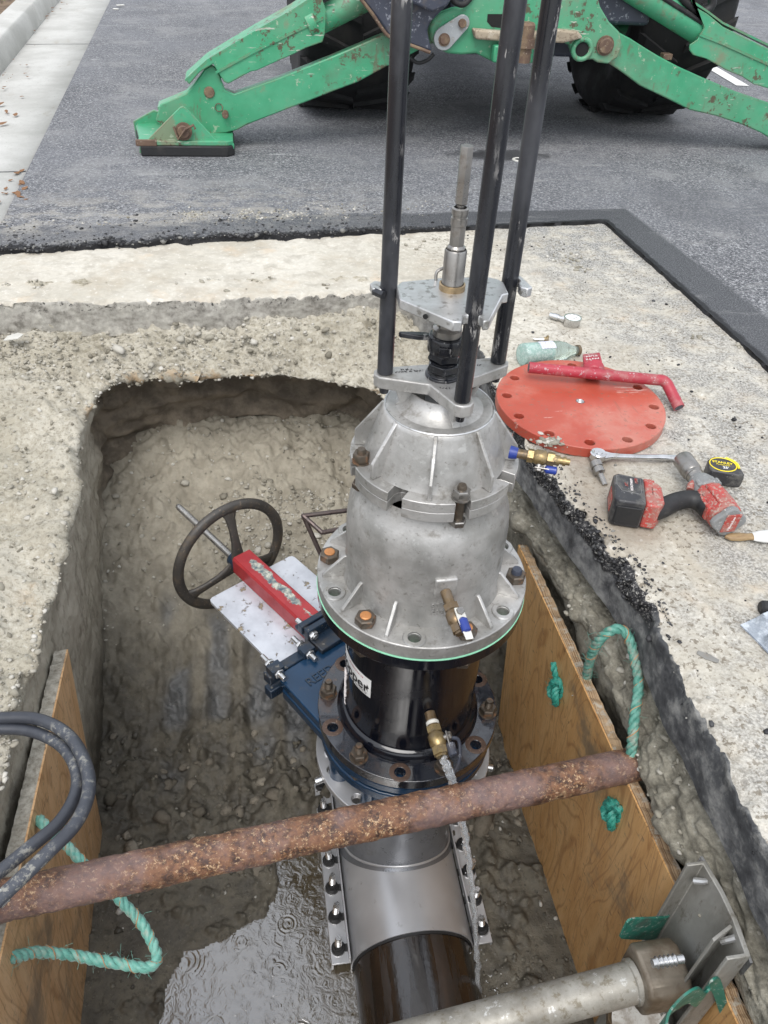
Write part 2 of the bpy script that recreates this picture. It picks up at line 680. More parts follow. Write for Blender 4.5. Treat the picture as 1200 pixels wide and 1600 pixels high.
# red yoke with the paint rubbed through along its top
n = NT('worn_red_yoke_paint')
f1 = n.noise(12, 6, .7)
f2 = n.noise(60, 5, .7)
w = n.m('ADD', n.m('MULTIPLY', n.attr('rub'), 1.0), n.m('MULTIPLY', n.m('SUBTRACT', f1, .5), 1.6))
wm = n.ss(w, .38, .46)
c = n.mix(n.ss(f1, .3, .7), (.36, .035, .038), (.27, .022, .028))
c = n.mix(n.ss(f2, .66, .7), c, (.05, .06, .08))
c = n.mix(wm, c, n.ramp(f2, [(.35, (.05, .09, .12)), (.5, (.22, .24, .22)), (.62, (.5, .5, .42))]))
M_YOKE = n.set(c, n.ss(f1, .3, .7, .3, .5), 0.0, n.bump(n.m('SUBTRACT', f2, wm), .3, .001))
M_WHEEL = mat_paint('dark_cast_iron_wheel', (.055, .05, .045), .45, wear_col=(.14, .11, .08), wear_amt=.6, scale=20, dirt=(.10, .075, .05), dirt_amt=.55, bump=.3)
M_REDPL = None
n = NT('red_oxide_primer')
f1 = n.noise(6, 6, .6)
f2 = n.noise(70, 5, .65)
c = n.mix(n.ss(f1, .3, .7), (.38, .065, .040), (.44, .095, .062))
c = n.mix(n.ss(n.noise(3.2, 7, .7), .48, .66, 0, .5), c, (.46, .24, .19))
c = n.mix(n.ss(n.noise(26, 5, .7, n.map((.2, 1, 1), rot=(0, 0, .7))), .63, .67, 0, .6), c, (.55, .38, .33))
c = n.mix(n.ss(n.noise(24, 4, .7, n.map((1, .14, 1), rot=(0, 0, .25))), .65, .68, 0, .5), c, (.25, .10, .07))
c = n.mix(n.m('MULTIPLY', edge_wear(n, .004), n.ss(f2, .45, .55)), c, (.24, .12, .085))
c = n.mix(n.ss(f2, .60, .66, 0, .8), c, (.22, .12, .09))
c = n.mix(n.m('MULTIPLY', n.ss(n.attr('muddy'), .3, .7), n.ss(f2, .38, .5)), c, (.27, .24, .19))
M_REDPL = n.set(c, n.ss(f1, .3, .7, .28, .42), 0.0, n.bump(f2, .12, .001), Specular_IOR_Level=.45)
M_REDPIPE = mat_paint('chalky_pinkish_red_paint', (.38, .035, .055), .42, wear_col=(.42, .28, .29), wear_amt=.60, scale=18, dirt=(.34, .16, .15), dirt_amt=.56)
M_GREEN = None
n = NT('faded_green_machine_paint')
f1 = n.noise(4.5, 7, .68)
f2 = n.noise(22, 6, .72)
f3 = n.noise(2.2, 4, .6)
c = n.mix(n.ss(f1, .3, .7), (.042, .27, .135), (.07, .35, .19))
c = n.mix(n.ss(f3, .42, .7, 0, .75), c, (.14, .27, .17))
c = n.mix(n.ss(f1, .56, .66, 0, .7), c, (.20, .19, .12))
c = n.mix(n.ss(n.noise(1.6, 6, .75), .52, .66, 0, .55), c, (.10, .16, .10))
cl_ = n.ss(n.noise(2.7, 5, .7), .46, .60)
c = n.mix(n.m('MULTIPLY', n.ss(n.m('ADD', f2, n.m('MULTIPLY', cl_, .05)), .60, .63, 0, .9), n.ss(cl_, 0, 1, .25, 1)), c, (.09, .055, .035))
c = n.mix(n.ss(f2, .375, .35, 0, .75), c, (.34, .42, .30))
c = n.mix(n.m('MULTIPLY', n.ss(n.noise(60, 3, .6, n.map((.15, 1, 1), rot=(0, .5, 0))), .64, .66), cl_), c, (.42, .46, .38))
c = n.mix(n.ss(n.noise(11, 5, .7, n.map((1, 1, .3))), .60, .66, 0, .6), c, (.14, .11, .07))
ew = n.m('MULTIPLY', edge_wear(n, .014), n.ss(n.noise(9, 6, .75), .44, .54))
c = n.mix(n.m('MULTIPLY', ew, .85), c, (.16, .115, .07))
M_GREEN = n.set(c, n.ss(f1, .3, .7, .33, .6), 0.0, n.bump(f2, .2, .003))
M_GRUST = mat_paint('rusty_brown_pin_steel', (.13, .08, .055), .7, wear_col=(.3, .24, .18), wear_amt=.62, scale=18, dirt=(.22, .16, .10), dirt_amt=.5, bump=.5)
M_DIRTLEDGE = mat_paint('dried_mud_crust', (.36, .30, .22), .95, wear_col=(.22, .17, .12), wear_amt=.55, scale=20, dirt=(.45, .4, .32), dirt_amt=.55, bump=1.0)
M_DARKST = mat_paint('scuffed_dark_blue_grey_steel', (.045, .052, .075), .4, wear_col=(.20, .21, .24), wear_amt=.59, scale=9, dirt=(.12, .10, .08), dirt_amt=.6, bump=.2)
M_TYRE = mat_paint('worn_tyre_rubber', (.012, .012, .013), .75, wear_col=(.03, .03, .03), wear_amt=.64, scale=6, dirt=(.03, .028, .026), dirt_amt=.55, bump=.3)
M_RUBBER = mat_paint('black_rubber', (.016, .016, .017), .55, wear_col=(.05, .05, .05), wear_amt=.66, scale=14, dirt=(.06, .055, .05), dirt_amt=.6)
# muddy hoses
n = NT('muddy_hose_rubber')
f1 = n.noise(8, 5, .6)
f2 = n.noise(75, 6, .75)
c = n.mix(n.ss(f1, .3, .7), (.028, .031, .04), (.06, .066, .08))
c = n.mix(n.m('MULTIPLY', n.ss(f2, .50, .60), n.ss(f1, .47, .6)), c, (.24, .235, .21))
M_HOSE = n.set(c, .45, 0.0, n.bump(f2, .2, .001))
# scaly rust with orange and cream flakes
n = NT('flaking_rust_scale')
f1 = n.noise(6, 6, .65)
f2 = n.noise(46, 8, .75)
f3 = n.noise(95, 6, .8)
c = n.mix(n.ss(f2, .38, .60), (.050, .026, .020), (.20, .095, .052))
f4 = n.noise(120, 4, .8)
fm = n.ss(n.noise(16, 5, .7), .38, .58, .25, 1)
c = n.mix(n.m('MULTIPLY', n.ss(f3, .53, .58), fm), c, (.28, .14, .06))
c = n.mix(n.m('MULTIPLY', n.ss(f4, .57, .61), fm), c, (.52, .36, .21))
c = n.mix(n.m('MULTIPLY', n.ss(f3, .61, .645), fm), c, (.62, .50, .38))
c = n.mix(n.m('MULTIPLY', n.ss(n.noise(6.5, 4, .6, n.map(loc=(3.1, 1, .4))), .62, .70), n.ss(f2, .40, .5)), c, (.40, .29, .17))
c = n.mix(n.ss(f1, .44, .60, 0, .6), c, (.21, .145, .14))
M_RUST = n.set(c, n.ss(f2, .3, .7, .32, .62), 0.0, n.bump(n.m('ADD', f2, f3), .75, .005), Specular_IOR_Level=.55)
# pale weathered aluminium shoring pipe
n = NT('weathered_shoring_pipe')
f1 = n.noise(9, 7, .7)
f2 = n.noise(48, 6, .75)
c = n.mix(n.ss(f1, .35, .65), (.36, .345, .305), (.21, .195, .165))
c = n.mix(n.ss(f2, .52, .64, 0, .8), c, (.17, .145, .10))
c = n.mix(n.ss(f2, .40, .34, 0, .6), c, (.66, .66, .64))
M_SHORE = n.set(c, n.ss(f2, .3, .7, .36, .62), .35, n.bump(f2, .25, .002))
n = NT('dull_extruded_aluminium_rail')
f1 = n.noise(6, 7, .7, n.map((1, 1, .5)))
f2 = n.noise(40, 6, .7, n.map((1, 1, .3)))
c = n.mix(n.ss(f1, .35, .65), (.38, .375, .35), (.22, .21, .185))
c = n.mix(n.ss(f2, .54, .66, 0, .7), c, (.13, .115, .09))
M_RAIL = n.set(c, n.ss(f2, .3, .7, .4, .65), .4, n.bump(f2, .2, .002))
M_JADE = mat_paint('scratched_jade_green_paint', (.022, .16, .115), .4, wear_col=(.25, .30, .26), wear_amt=.58, scale=22, dirt=(.06, .075, .06), dirt_amt=.55)
M_BALLBLUE = mat_paint('royal_blue_vinyl_handle', (.02, .045, .26), .3, wear_col=(.1, .1, .2), wear_amt=.7, scale=20, dirt_amt=.75)
M_WHITEPL = mat_paint('off_white_paint', (.66, .65, .60), .4, wear_col=(.4, .38, .33), wear_amt=.66, scale=22, dirt_amt=.7)
M_LABEL = mat_paint('white_sticker_vinyl', (.80, .80, .78), .35, wear_col=(.5, .48, .45), wear_amt=.70, scale=22, dirt=(.5, .48, .43), dirt_amt=.68, bump=.03)
M_INK = NT('black_ink').set((.012, .012, .014), .5, 0.0)
M_INKRED = NT('faded_red_ink').set((.45, .16, .17), .5, 0.0)
M_CHALK = NT('white_paint_pen').set((.75, .70, .68), .7, 0.0)
M_GASKET = NT('pale_green_gasket').set((.28, .62, .42), .5, 0.0)
M_LABELD = mat_paint('grimy_paper_label', (.42, .41, .38), .6, wear_col=(.25, .23, .2), wear_amt=.56, scale=22, dirt=(.16, .13, .10), dirt_amt=.5)
M_YELLOW = NT('yellow_print').set((.85, .68, .03), .4, 0.0)
M_TOOLBLK = mat_paint('dusty_black_tool_plastic', (.03, .03, .034), .42, wear_col=(.16, .16, .16), wear_amt=.62, scale=26, dirt=(.12, .115, .105), dirt_amt=.53)
M_TOOLRED = mat_paint('dusty_red_tool_plastic', (.40, .05, .04), .45, wear_col=(.34, .25, .21), wear_amt=.545, scale=30, dirt=(.30, .16, .13), dirt_amt=.50)
M_TOOLGRY = mat_paint('scuffed_grey_tool_alloy', (.22, .225, .225), .5, wear_col=(.42, .42, .40), wear_amt=.6, scale=28, dirt=(.15, .14, .12), dirt_amt=.58)
# plywood
def mat_ply(name, c1, c2, c3, yz=True, mud=0.0):
    n = NT(name)
    # grain runs along Y on the sheet, figure shows as stretched contour rings
    big = n.noise(1.5, 2, .45, n.map((.3, 3.6, .85)), 1.2)
    ring = n.m('FRACT', n.m('MULTIPLY', big, 11.0))
    line = n.ss(n.m('ABSOLUTE', n.m('SUBTRACT', ring, .5)), .0, .16, 1, 0)
    fine = n.noise(10, 5, .65, n.map((1, 26, 1.6)))
    fine2 = n.noise(3, 5, .6, n.map((1, 5, 1.0)))
    c = n.mix(n.ss(fine2, .3, .7), c1, c2)
    c = n.mix(n.m('MULTIPLY', line, .55), c, c3)
    c = n.mix(n.ss(fine, .50, .70, 0, .6), c, c3)
    c = n.mix(n.ss(n.noise(2.2, 6, .7), .56 - mud * .2, .68 - mud * .1, 0, .8), c, (.17, .135, .095))
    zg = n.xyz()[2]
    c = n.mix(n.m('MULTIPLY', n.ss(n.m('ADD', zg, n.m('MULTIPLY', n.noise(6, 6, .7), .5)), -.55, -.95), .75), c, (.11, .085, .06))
    c = n.mix(n.ss(n.noise(26, 7, .8), .58, .66, 0, .55), c, (.16, .125, .085))
    c = n.mix(n.ss(n.noise(95, 3, .5, n.map((1, .35, 1))), .66, .70, 0, .7), c, (.12, .06, .03))
    return n.set(c, n.ss(fine2, .3, .7, .32, .6), 0.0, n.bump(fine, .2, .002), Specular_IOR_Level=.45)


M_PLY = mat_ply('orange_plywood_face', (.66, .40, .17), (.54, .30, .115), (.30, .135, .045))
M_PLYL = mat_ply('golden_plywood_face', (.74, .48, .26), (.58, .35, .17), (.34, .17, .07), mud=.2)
n = NT('plywood_edge_layers')
f = n.noise(5, 5, .6, n.map((1, 60, 1)))
lay = n.noise(1, 1, .5, n.map((230, 1.5, 1)))
c = n.ramp(lay, [(.36, (.13, .07, .035)), (.5, (.42, .30, .18)), (.64, (.20, .12, .06))])
c = n.mix(n.ss(n.noise(40, 6, .7), .5, .62, 0, .8), c, (.40, .37, .31))
M_PLYEDGE = n.set(c, .8, 0.0, n.bump(n.noise(90, 5, .7), .5, .003))
n = NT('crusted_board_edge')
f = n.noise(60, 7, .75)
c = n.ramp(f, [(.3, (.17, .15, .12)), (.5, (.40, .37, .31)), (.7, (.60, .57, .50))])
M_CRUST = n.set(c, .9, 0.0, n.bump(f, .8, .006))
# rope
n = NT('teal_polyprop_rope')
f = n.noise(60, 5, .6)
c = n.mix(n.ss(f, .3, .7), (.10, .33, .27), (.20, .45, .38))
c = n.mix(n.ss(n.noise(30, 5, .7), .52, .66, 0, .7), c, (.30, .33, .27))
M_ROPE = n.set(c, .55, 0.0, n.bump(n.noise(160, 3, .5), .4, .001), Sheen_Weight=.3)
n = NT('damp_dark_teal_rope')
c = n.mix(n.ss(n.noise(50, 5, .6), .3, .7), (.02, .22, .17), (.06, .34, .27))
c = n.mix(n.ss(n.noise(30, 5, .7), .58, .7, 0, .6), c, (.16, .17, .12))
M_ROPED = n.set(c, .5, 0.0, n.bump(n.noise(160, 3, .5), .4, .001))
n = NT('weathered_grey_teal_rope')
c = n.mix(n.ss(n.noise(60, 5, .6), .3, .7), (.06, .22, .17), (.14, .33, .27))
c = n.mix(n.ss(n.noise(30, 5, .7), .48, .62, 0, .8), c, (.26, .28, .23))
M_ROPEG = n.set(c, .6, 0.0, n.bump(n.noise(160, 3, .5), .4, .001))
M_TRACER = NT('orange_tracer_yarn').set((.45, .22, .10), .6, 0.0)


# ---- ground materials (all in world metres)
def speck(n, scale, lo, hi, vec=None):
    return n.ss(n.noise(scale, 2, .6, vec), lo, hi)


# old concrete-like base: beige, worn, speckled; turns to grey exposed chippings away from the hole
n = NT('worn_concrete_slab')
X, Y, Z = n.xyz()
big = n.noise(2.6, 6, .6)
mid = n.noise(11, 6, .65)
fine = n.noise(70, 5, .7)
c = n.mix(n.ss(big, .35, .65), (.45, .42, .355), (.545, .515, .45))
c = n.mix(n.ss(n.noise(3.4, 7, .72), .50, .64, 0, .45), c, (.36, .30, .22))
c = n.mix(n.ss(mid, .50, .62, 0, .6), c, (.37, .34, .285))
c = n.mix(n.m('MULTIPLY', n.ss(n.noise(48, 6, .75), .50, .60, 0, .7), n.ss(X, .2, .9, .35, 1)), c, (.33, .30, .245))
c = n.mix(n.ss(n.noise(48, 6, .75), .43, .36, 0, .5), c, (.72, .70, .65))
c = n.mix(n.ss(n.noise(5, 5, .6), .58, .72, 0, .5), c, (.52, .41, .29))
grit = n.ss(n.m('ADD', n.m('MULTIPLY', Y, -.25), n.m('ADD', n.m('MULTIPLY', X, 1.0), n.m('MULTIPLY', big, .9))), .85, 1.25)
grit2 = n.m('MULTIPLY', n.ss(Y, 2.0, 3.2), n.ss(X, .9, 1.25))
gm = n.m('MAXIMUM', n.m('MULTIPLY', grit, .75), grit2)
vc = n.vor(120, 'Color')
sp = n.noise(150, 3, .7)
gc = n.ramp(sp, [(.40, (.10, .10, .10)), (.5, (.26, .255, .24)), (.60, (.48, .47, .44))])
c = n.mix(n.m('MULTIPLY', gm, n.ss(mid, .3, .6)), c, gc)
dk = n.m('MULTIPLY', n.ss(fine, .545, .60), n.ss(X, .55, .8))
dk = n.m('MULTIPLY', dk, n.ss(n.noise(4, 4, .6), .40, .58, .3, 1))
c = n.mix(n.m('MULTIPLY', dk, .85), c, (.16, .135, .10))
# damp brown patch by the tools
dx = n.m('SUBTRACT', X, .86)
dy = n.m('SUBTRACT', Y, 1.50)
dd = n.m('SQRT', n.m('ADD', n.m('MULTIPLY', dx, n.m('MULTIPLY', dx, 6.0)), n.m('MULTIPLY', dy, dy)))
damp = n.ss(n.m('ADD', dd, n.m('MULTIPLY', mid, .25)), .40, .28)
c = n.mix(n.m('MULTIPLY', damp, .55), c, (.24, .195, .15))
# side faces of the slab are dark cut asphalt
geo = n.t.nodes.new('ShaderNodeNewGeometry')
nz = n.xyz(geo.outputs['Normal'])[2]
edge = n.m('MAXIMUM', n.ss(n.m('ADD', n.attr('edge'), n.m('MULTIPLY', n.m('SUBTRACT', mid, .5), .5)), .45, .6), 0.0)
fc = n.ramp(n.noise(22, 6, .7), [(.3, (.03, .031, .034)), (.5, (.065, .067, .07)), (.6, (.15, .15, .145)), (.75, (.26, .255, .24))])
fcl = n.ramp(n.noise(16, 8, .75), [(.36, (.15, .14, .12)), (.46, (.29, .275, .245)), (.56, (.38, .365, .325)), (.68, (.52, .495, .44))])
pits = n.m('MULTIPLY', n.ss(n.noise(60, 5, .8), .56, .62), n.ss(n.m('ADD', Z, n.m('MULTIPLY', n.noise(5, 3, .5), .06)), -.02, .02))
fcl = n.mix(pits, fcl, (.035, .033, .03))
low = n.ss(n.m('ADD', Z, n.m('MULTIPLY', n.m('SUBTRACT', n.noise(9, 4, .6), .5), .07)), -.035, -.05)
lowc = n.ramp(n.noise(11, 7, .7), [(.36, (.035, .036, .038)), (.46, (.10, .10, .102)), (.56, (.21, .21, .205)), (.7, (.34, .335, .32))])
fc = n.mix(n.m('MULTIPLY', low, n.ss(Y, 1.0, 1.25, .35, 1)), fc, lowc)
crk = n.ramp(n.noise(170, 3, .8), [(.40, (.006, .006, .008)), (.54, (.028, .027, .028)), (.60, (.16, .155, .15)), (.68, (.5, .48, .44))])
fc = n.mix(n.ss(n.attr('crust'), .25, .6), fc, crk)
fc = n.mix(n.ss(X, .5, .68), fcl, fc)
c = n.mix(edge, c, fc)
bp = n.bump(n.m('ADD', n.m('MULTIPLY', fine, 1.0), n.m('MULTIPLY', sp, n.m('ADD', gm, .25))), .5, .004)
M_SLAB = n.set(c, n.m('SUBTRACT', .85, n.m('ADD', n.m('MULTIPLY', damp, .35), n.m('MULTIPLY', n.attr('crust'), .3))), 0.0, bp, Specular_IOR_Level=.35)

# road asphalt
n = NT('dark_road_asphalt')
X, Y, Z = n.xyz()
d = n.attr('d')
sp = n.noise(105, 4, .85)
sp2 = n.vor(95, 'Color')
big = n.noise(1.3, 5, .6)
c = n.ramp(sp, [(.38, (.032, .034, .041)), (.49, (.102, .104, .112)), (.56, (.22, .223, .232)), (.64, (.50, .50, .51))])
c = n.mix(n.ss(big, .3, .7, 0, .5), c, (.17, .176, .192))
c = n.mix(n.ss(n.noise(2.4, 7, .72), .48, .64, 0, .5), c, (.25, .25, .25))
c = n.mix(n.ss(n.noise(.9, 5, .6, n.map((1, .5, 1))), .54, .62, 0, .35), c, (.06, .062, .07))
dj = n.m('ADD', d, n.m('MULTIPLY', n.m('SUBTRACT', n.noise(9, 6, .7), .5), n.ss(X, .6, 1.0, .20, .03)))
fresh = n.ss(dj, .235, .20)
fr_c = n.ramp(n.noise(200, 2, .6), [(.4, (.030, .032, .036)), (.52, (.058, .060, .068)), (.66, (.16, .16, .165))])
c = n.mix(n.m('MULTIPLY', fresh, n.ss(X, .35, .75, .55, .92)), c, fr_c)
# pale dust along the cut and swept over the near road
dust = n.m('MULTIPLY', n.m('MULTIPLY', n.ss(dj, .85, .22), n.ss(dj, .10, .24, .25, 1)), n.ss(X, .9, .1))
dust = n.m('MULTIPLY', dust, n.ss(n.noise(9, 8, .75, n.map((.7, 1.2, 1))), .45, .58))
c = n.mix(n.m('MULTIPLY', dust, .6), c, (.36, .34, .30))
dl = n.m('MULTIPLY', n.ss(n.noise(3, 6, .7, n.map((.6, 2.6, 1))), .57, .70), .35)
c = n.mix(dl, c, (.34, .34, .33))
scr = n.m('MULTIPLY', n.ss(n.noise(5, 4, .7, n.map((.7, 6, 1))), .665, .70), n.ss(d, .4, 1.2))
c = n.mix(n.m('MULTIPLY', scr, .8), c, (.5, .5, .5))
# crumbly black tar lip next to the cut
tar = n.ss(n.m('ADD', n.m('ADD', d, n.ss(X, .7, 1.1, 0, .024)), n.m('MULTIPLY', n.noise(26, 6, .7), n.ss(X, .7, 1.1, .10, .04))), .078, .062)
c = n.mix(tar, c, (.012, .012, .014))
# oil patch on the road
ox = n.m('SUBTRACT', X, 1.35)
oy = n.m('SUBTRACT', Y, 4.36)
od = n.m('SQRT', n.m('ADD', n.m('MULTIPLY', ox, n.m('MULTIPLY', ox, .14)), n.m('MULTIPLY', oy, oy)))
oil = n.ss(n.m('ADD', od, n.m('MULTIPLY', n.noise(22, 6, .7), .16)), .20, .14)
c = n.mix(n.m('MULTIPLY', oil, .85), c, (.012, .012, .013))
M_ROAD = n.set(c, n.m('SUBTRACT', .82, n.m('MULTIPLY', n.m('MAXIMUM', oil, n.m('MULTIPLY', fresh, .5)), .4)), 0.0, n.bump(n.m('ADD', sp, n.m('MULTIPLY', n.noise(40, 4, .7), .6)), .6, .005), Specular_IOR_Level=.4)

n = NT('gutter_concrete')
f1 = n.noise(3, 6, .65)
f2 = n.noise(90, 4, .7)
c = n.mix(n.ss(f1, .35, .65), (.40, .395, .37), (.50, .495, .47))
c = n.mix(n.ss(f2, .6, .68, 0, .6), c, (.22, .21, .19))
c = n.mix(n.ss(n.noise(5, 6, .7, n.map((1, .4, 1))), .6, .72, 0, .5), c, (.30, .26, .20))
M_GUTTER = n.set(c, .85, 0.0, n.bump(f2, .3, .003))
n = NT('verge_soil')
c = n.ramp(n.noise(14, 6, .7), [(.35, (.10, .07, .05)), (.55, (.20, .14, .09)), (.75, (.30, .22, .14))])
M_VERGE = n.set(c, .95, 0.0, n.bump(n.noise(60, 5, .7), .6, .02))
M_LEAF = NT('dead_leaf_brown').set((.20, .10, .045), .8, 0.0)
n = NT('grass_blade_green')
c = n.mix(n.ss(n.noise(20, 2), .3, .7), (.05, .11, .02), (.14, .17, .05))
M_GRASS = n.set(c, .7, 0.0)


def soil_mat(name, wet_lo=-1.17, wet_hi=-.72):
    n = NT(name)
    X, Y, Z = n.xyz()
    big = n.noise(2.4, 6, .6)
    mid = n.noise(12, 6, .65)
    fine = n.noise(85, 5, .7)
    dry = n.mix(n.ss(big, .35, .65), (.375, .345, .275), (.475, .445, .375))
    dry = n.mix(n.ss(n.noise(34, 6, .7), .50, .60, 0, .55), dry, (.30, .27, .21))
    dry = n.mix(n.ss(fine, .52, .60, 0, .65), dry, (.22, .20, .155))
    dry = n.mix(n.ss(fine, .42, .36, 0, .4), dry, (.60, .59, .54))
    # clay layer just under the lip carries a little ochre
    ochre = n.m('MULTIPLY', n.attr('lip'), n.ss(mid, .48, .6))
    dry = n.mix(n.m('MULTIPLY', ochre, .8), dry, (.40, .24, .10))
    under = n.mix(n.ss(mid, .35, .65), (.45, .415, .34), (.33, .30, .24))
    under = n.mix(n.ss(n.noise(30, 6, .7, n.map((1, 1, .4))), .50, .62, 0, .5), under, (.16, .145, .11))
    under = n.mix(n.ss(fine, .42, .36, 0, .35), under, (.40, .38, .32))
    wet = n.mix(n.ss(mid, .35, .65), (.125, .112, .086), (.066, .059, .046))
    wet = n.mix(n.ss(n.noise(38, 6, .7), .52, .62, 0, .6), wet, (.045, .04, .03))
    wet = n.mix(n.ss(fine, .62, .68, 0, .5), wet, (.22, .21, .18))
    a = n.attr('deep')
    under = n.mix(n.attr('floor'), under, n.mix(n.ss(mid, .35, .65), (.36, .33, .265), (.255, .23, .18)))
    under = n.mix(n.attr('back_shade'), under, n.mix(n.ss(mid, .38, .62), (.24, .20, .15), (.13, .108, .082)))  # shade below the back lip, painted into the wall as darker brown
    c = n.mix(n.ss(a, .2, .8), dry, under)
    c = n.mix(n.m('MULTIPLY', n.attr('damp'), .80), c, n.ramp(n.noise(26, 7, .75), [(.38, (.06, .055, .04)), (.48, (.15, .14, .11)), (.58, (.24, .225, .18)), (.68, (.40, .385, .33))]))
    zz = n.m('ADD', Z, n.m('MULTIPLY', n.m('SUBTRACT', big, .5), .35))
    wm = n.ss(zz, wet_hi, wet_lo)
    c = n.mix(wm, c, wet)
    sl = n.attr('slick')
    c = n.mix(n.m('MULTIPLY', sl, .8), c, (.105, .11, .115))
    r = n.m('SUBTRACT', .92, n.m('ADD', n.m('MULTIPLY', wm, n.ss(mid, .35, .6, .1, .42)), n.m('MULTIPLY', sl, .35)))
    bp = n.bump(mid, .4, .014)
    bp = n.bump(n.noise(38, 6, .7), .5, .008, bp)
    bp = n.bump(fine, .7, .004, bp)
    return n.set(c, r, 0.0, bp, Specular_IOR_Level=.45)


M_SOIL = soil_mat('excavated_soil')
n = NT('loose_gravel_stone')
oi = n.t.nodes.new('ShaderNodeNewGeometry')
c = n.ramp(oi.outputs['Random Per Island'], [(0, (.17, .155, .12)), (.4, (.29, .27, .22)), (.8, (.39, .37, .32)), (1, (.52, .50, .45))])
M_STONE = n.set(c, .9, 0.0, n.bump(n.noise(120, 3, .6), .3, .002))
n = NT('wet_mud_clod')
oi = n.t.nodes.new('ShaderNodeNewGeometry')
c = n.ramp(oi.outputs['Random Per Island'], [(0, (.05, .045, .035)), (.6, (.11, .10, .08)), (.93, (.15, .14, .11)), (1, (.42, .41, .38))])
M_MUD = n.set(c, .55, 0.0, n.bump(n.noise(90, 3, .6), .4, .003))
n = NT('earth_clod')
oi = n.t.nodes.new('ShaderNodeNewGeometry')
c = n.ramp(oi.outputs['Random Per Island'], [(0, (.09, .08, .06)), (.6, (.16, .14, .11)), (1, (.26, .235, .19))])
c = n.mix(n.ss(n.noise(60, 5, .7), .5, .6, 0, .5), c, (.07, .062, .048))
M_CLODS = n.set(c, .9, 0.0, n.bump(n.noise(70, 5, .7), .8, .006))
n = NT('asphalt_crumb')
oi = n.t.nodes.new('ShaderNodeNewGeometry')
c = n.ramp(oi.outputs['Random Per Island'], [(0, (.008, .008, .009)), (.6, (.03, .03, .033)), (.9, (.07, .07, .07)), (1, (.3, .29, .26))])
M_CRUMB = n.set(c, .6, 0.0)
# muddy rain-rippled water
n = NT('muddy_puddle_water')
X, Y, Z = n.xyz()
def ripple(sc_, seed, k):
    v = n.map((1, 1, 0), loc=(seed, seed * 1.7, 0))
    dd_ = n.vor(sc_, 'Distance', vec=v)
    w = n.m('SINE', n.m('MULTIPLY', dd_, k))
    return n.m('MULTIPLY', w, n.ss(dd_, .42, .05))
h = n.m('ADD', ripple(9, 1.3, 70), n.m('MULTIPLY', ripple(5, 4.1, 110), .8))
calm = n.ss(n.noise(4, 3, .5), .40, .58)
h = n.m('ADD', n.m('MULTIPLY', n.m('MULTIPLY', h, calm), .55), n.m('MULTIPLY', n.noise(30, 4, .6, dist=1.2), 1.6))
c = n.mix(n.ss(n.noise(5, 4, .5), .3, .7), (.085, .068, .042), (.06, .047, .03))
M_WATER = n.set(c, .04, 0.0, n.bump(h, .40, .005), IOR=3.0)
n = NT('clear_running_water')
M_CLEAR = n.set((.90, .93, .96), .03, 0.0, n.bump(n.noise(70, 3, .6), .5, .005), IOR=1.33, Transmission_Weight=.80)
n = NT('sea_green_bottle_glass')
M_GLASS = n.set((.78, .93, .88), .05, 0.0, None, IOR=1.42, Transmission_Weight=.9)
n = NT('clear_crinkled_plastic')
M_CLRPL = n.set(n.mix(n.ss(n.noise(30, 5, .7), .45, .6), (.36, .40, .45), (.62, .67, .72)), .10, 0.0, n.bump(n.noise(60, 4, .6), .8, .008), IOR=1.5, Transmission_Weight=.25)
n = NT('raw_brown_wood')
c = n.mix(n.ss(n.noise(20, 5, .6, n.map((1, 6, 6))), .3, .7), (.34, .24, .12), (.22, .14, .07))
M_WOOD = n.set(c, .6, 0.0)
M_DIAL = NT('gauge_dial_white').set((.78, .78, .76), .3, 0.0)
M_LINE = NT('white_road_marking').set((.7, .7, .68), .7, 0.0)
M_DARKHOLE = NT('black_void').set((.01, .01, .01), .9, 0.0)


# ================================================================== THE SETTING
def resample(keys, n, dens=None):
    """keys: list of stations, each a list of 3-vectors -> (n, rows, 3), spaced by the length of the row `1`"""
    K = np.array(keys, dtype=float)
    ref = K[:, 1]
    seg = np.linalg.norm(np.diff(ref, axis=0), axis=1) + np.linalg.norm(np.diff(K[:, 0], axis=0), axis=1) * .25
    if dens is not None:
        seg = seg * np.array(dens)
    t = np.concatenate([[0], np.cumsum(seg)])
    t /= t[-1]
    u = np.linspace(0, 1, n)
    out = np.zeros((n, K.shape[1], 3))
    for r in range(K.shape[1]):
        for a in range(3):
            out[:, r, a] = np.interp(u, t, K[:, r, a])
    k = max(3, n // 150) | 1
    pad = np.concatenate([np.repeat(out[:1], k // 2, 0), out, np.repeat(out[-1:], k // 2, 0)])
    ker = np.hanning(k + 2)[1:-1]
    ker /= ker.sum()
    sm = np.zeros_like(out)
    for i in range(k):
        sm += pad[i:i + n] * ker[i]
    return sm


def span(rows, counts):
    """rows (n, r, 3) -> grid (n, sum, 3) linear between rows"""
    cols = []
    for j, cnt in enumerate(counts):
        t = np.linspace(0, 1, cnt, endpoint=(j == len(counts) - 1))[None, :, None]
        cols.append(rows[:, j:j + 1] * (1 - t) + rows[:, j + 1:j + 2] * t)
    return np.concatenate(cols, 1)


def vsmooth(P, k):
    for _ in range(k):
        Q = P.copy()
        Q[:, 1:-1] = (P[:, :-2] + P[:, 2:] + 2 * P[:, 1:-1]) / 4
        P = Q
    return P


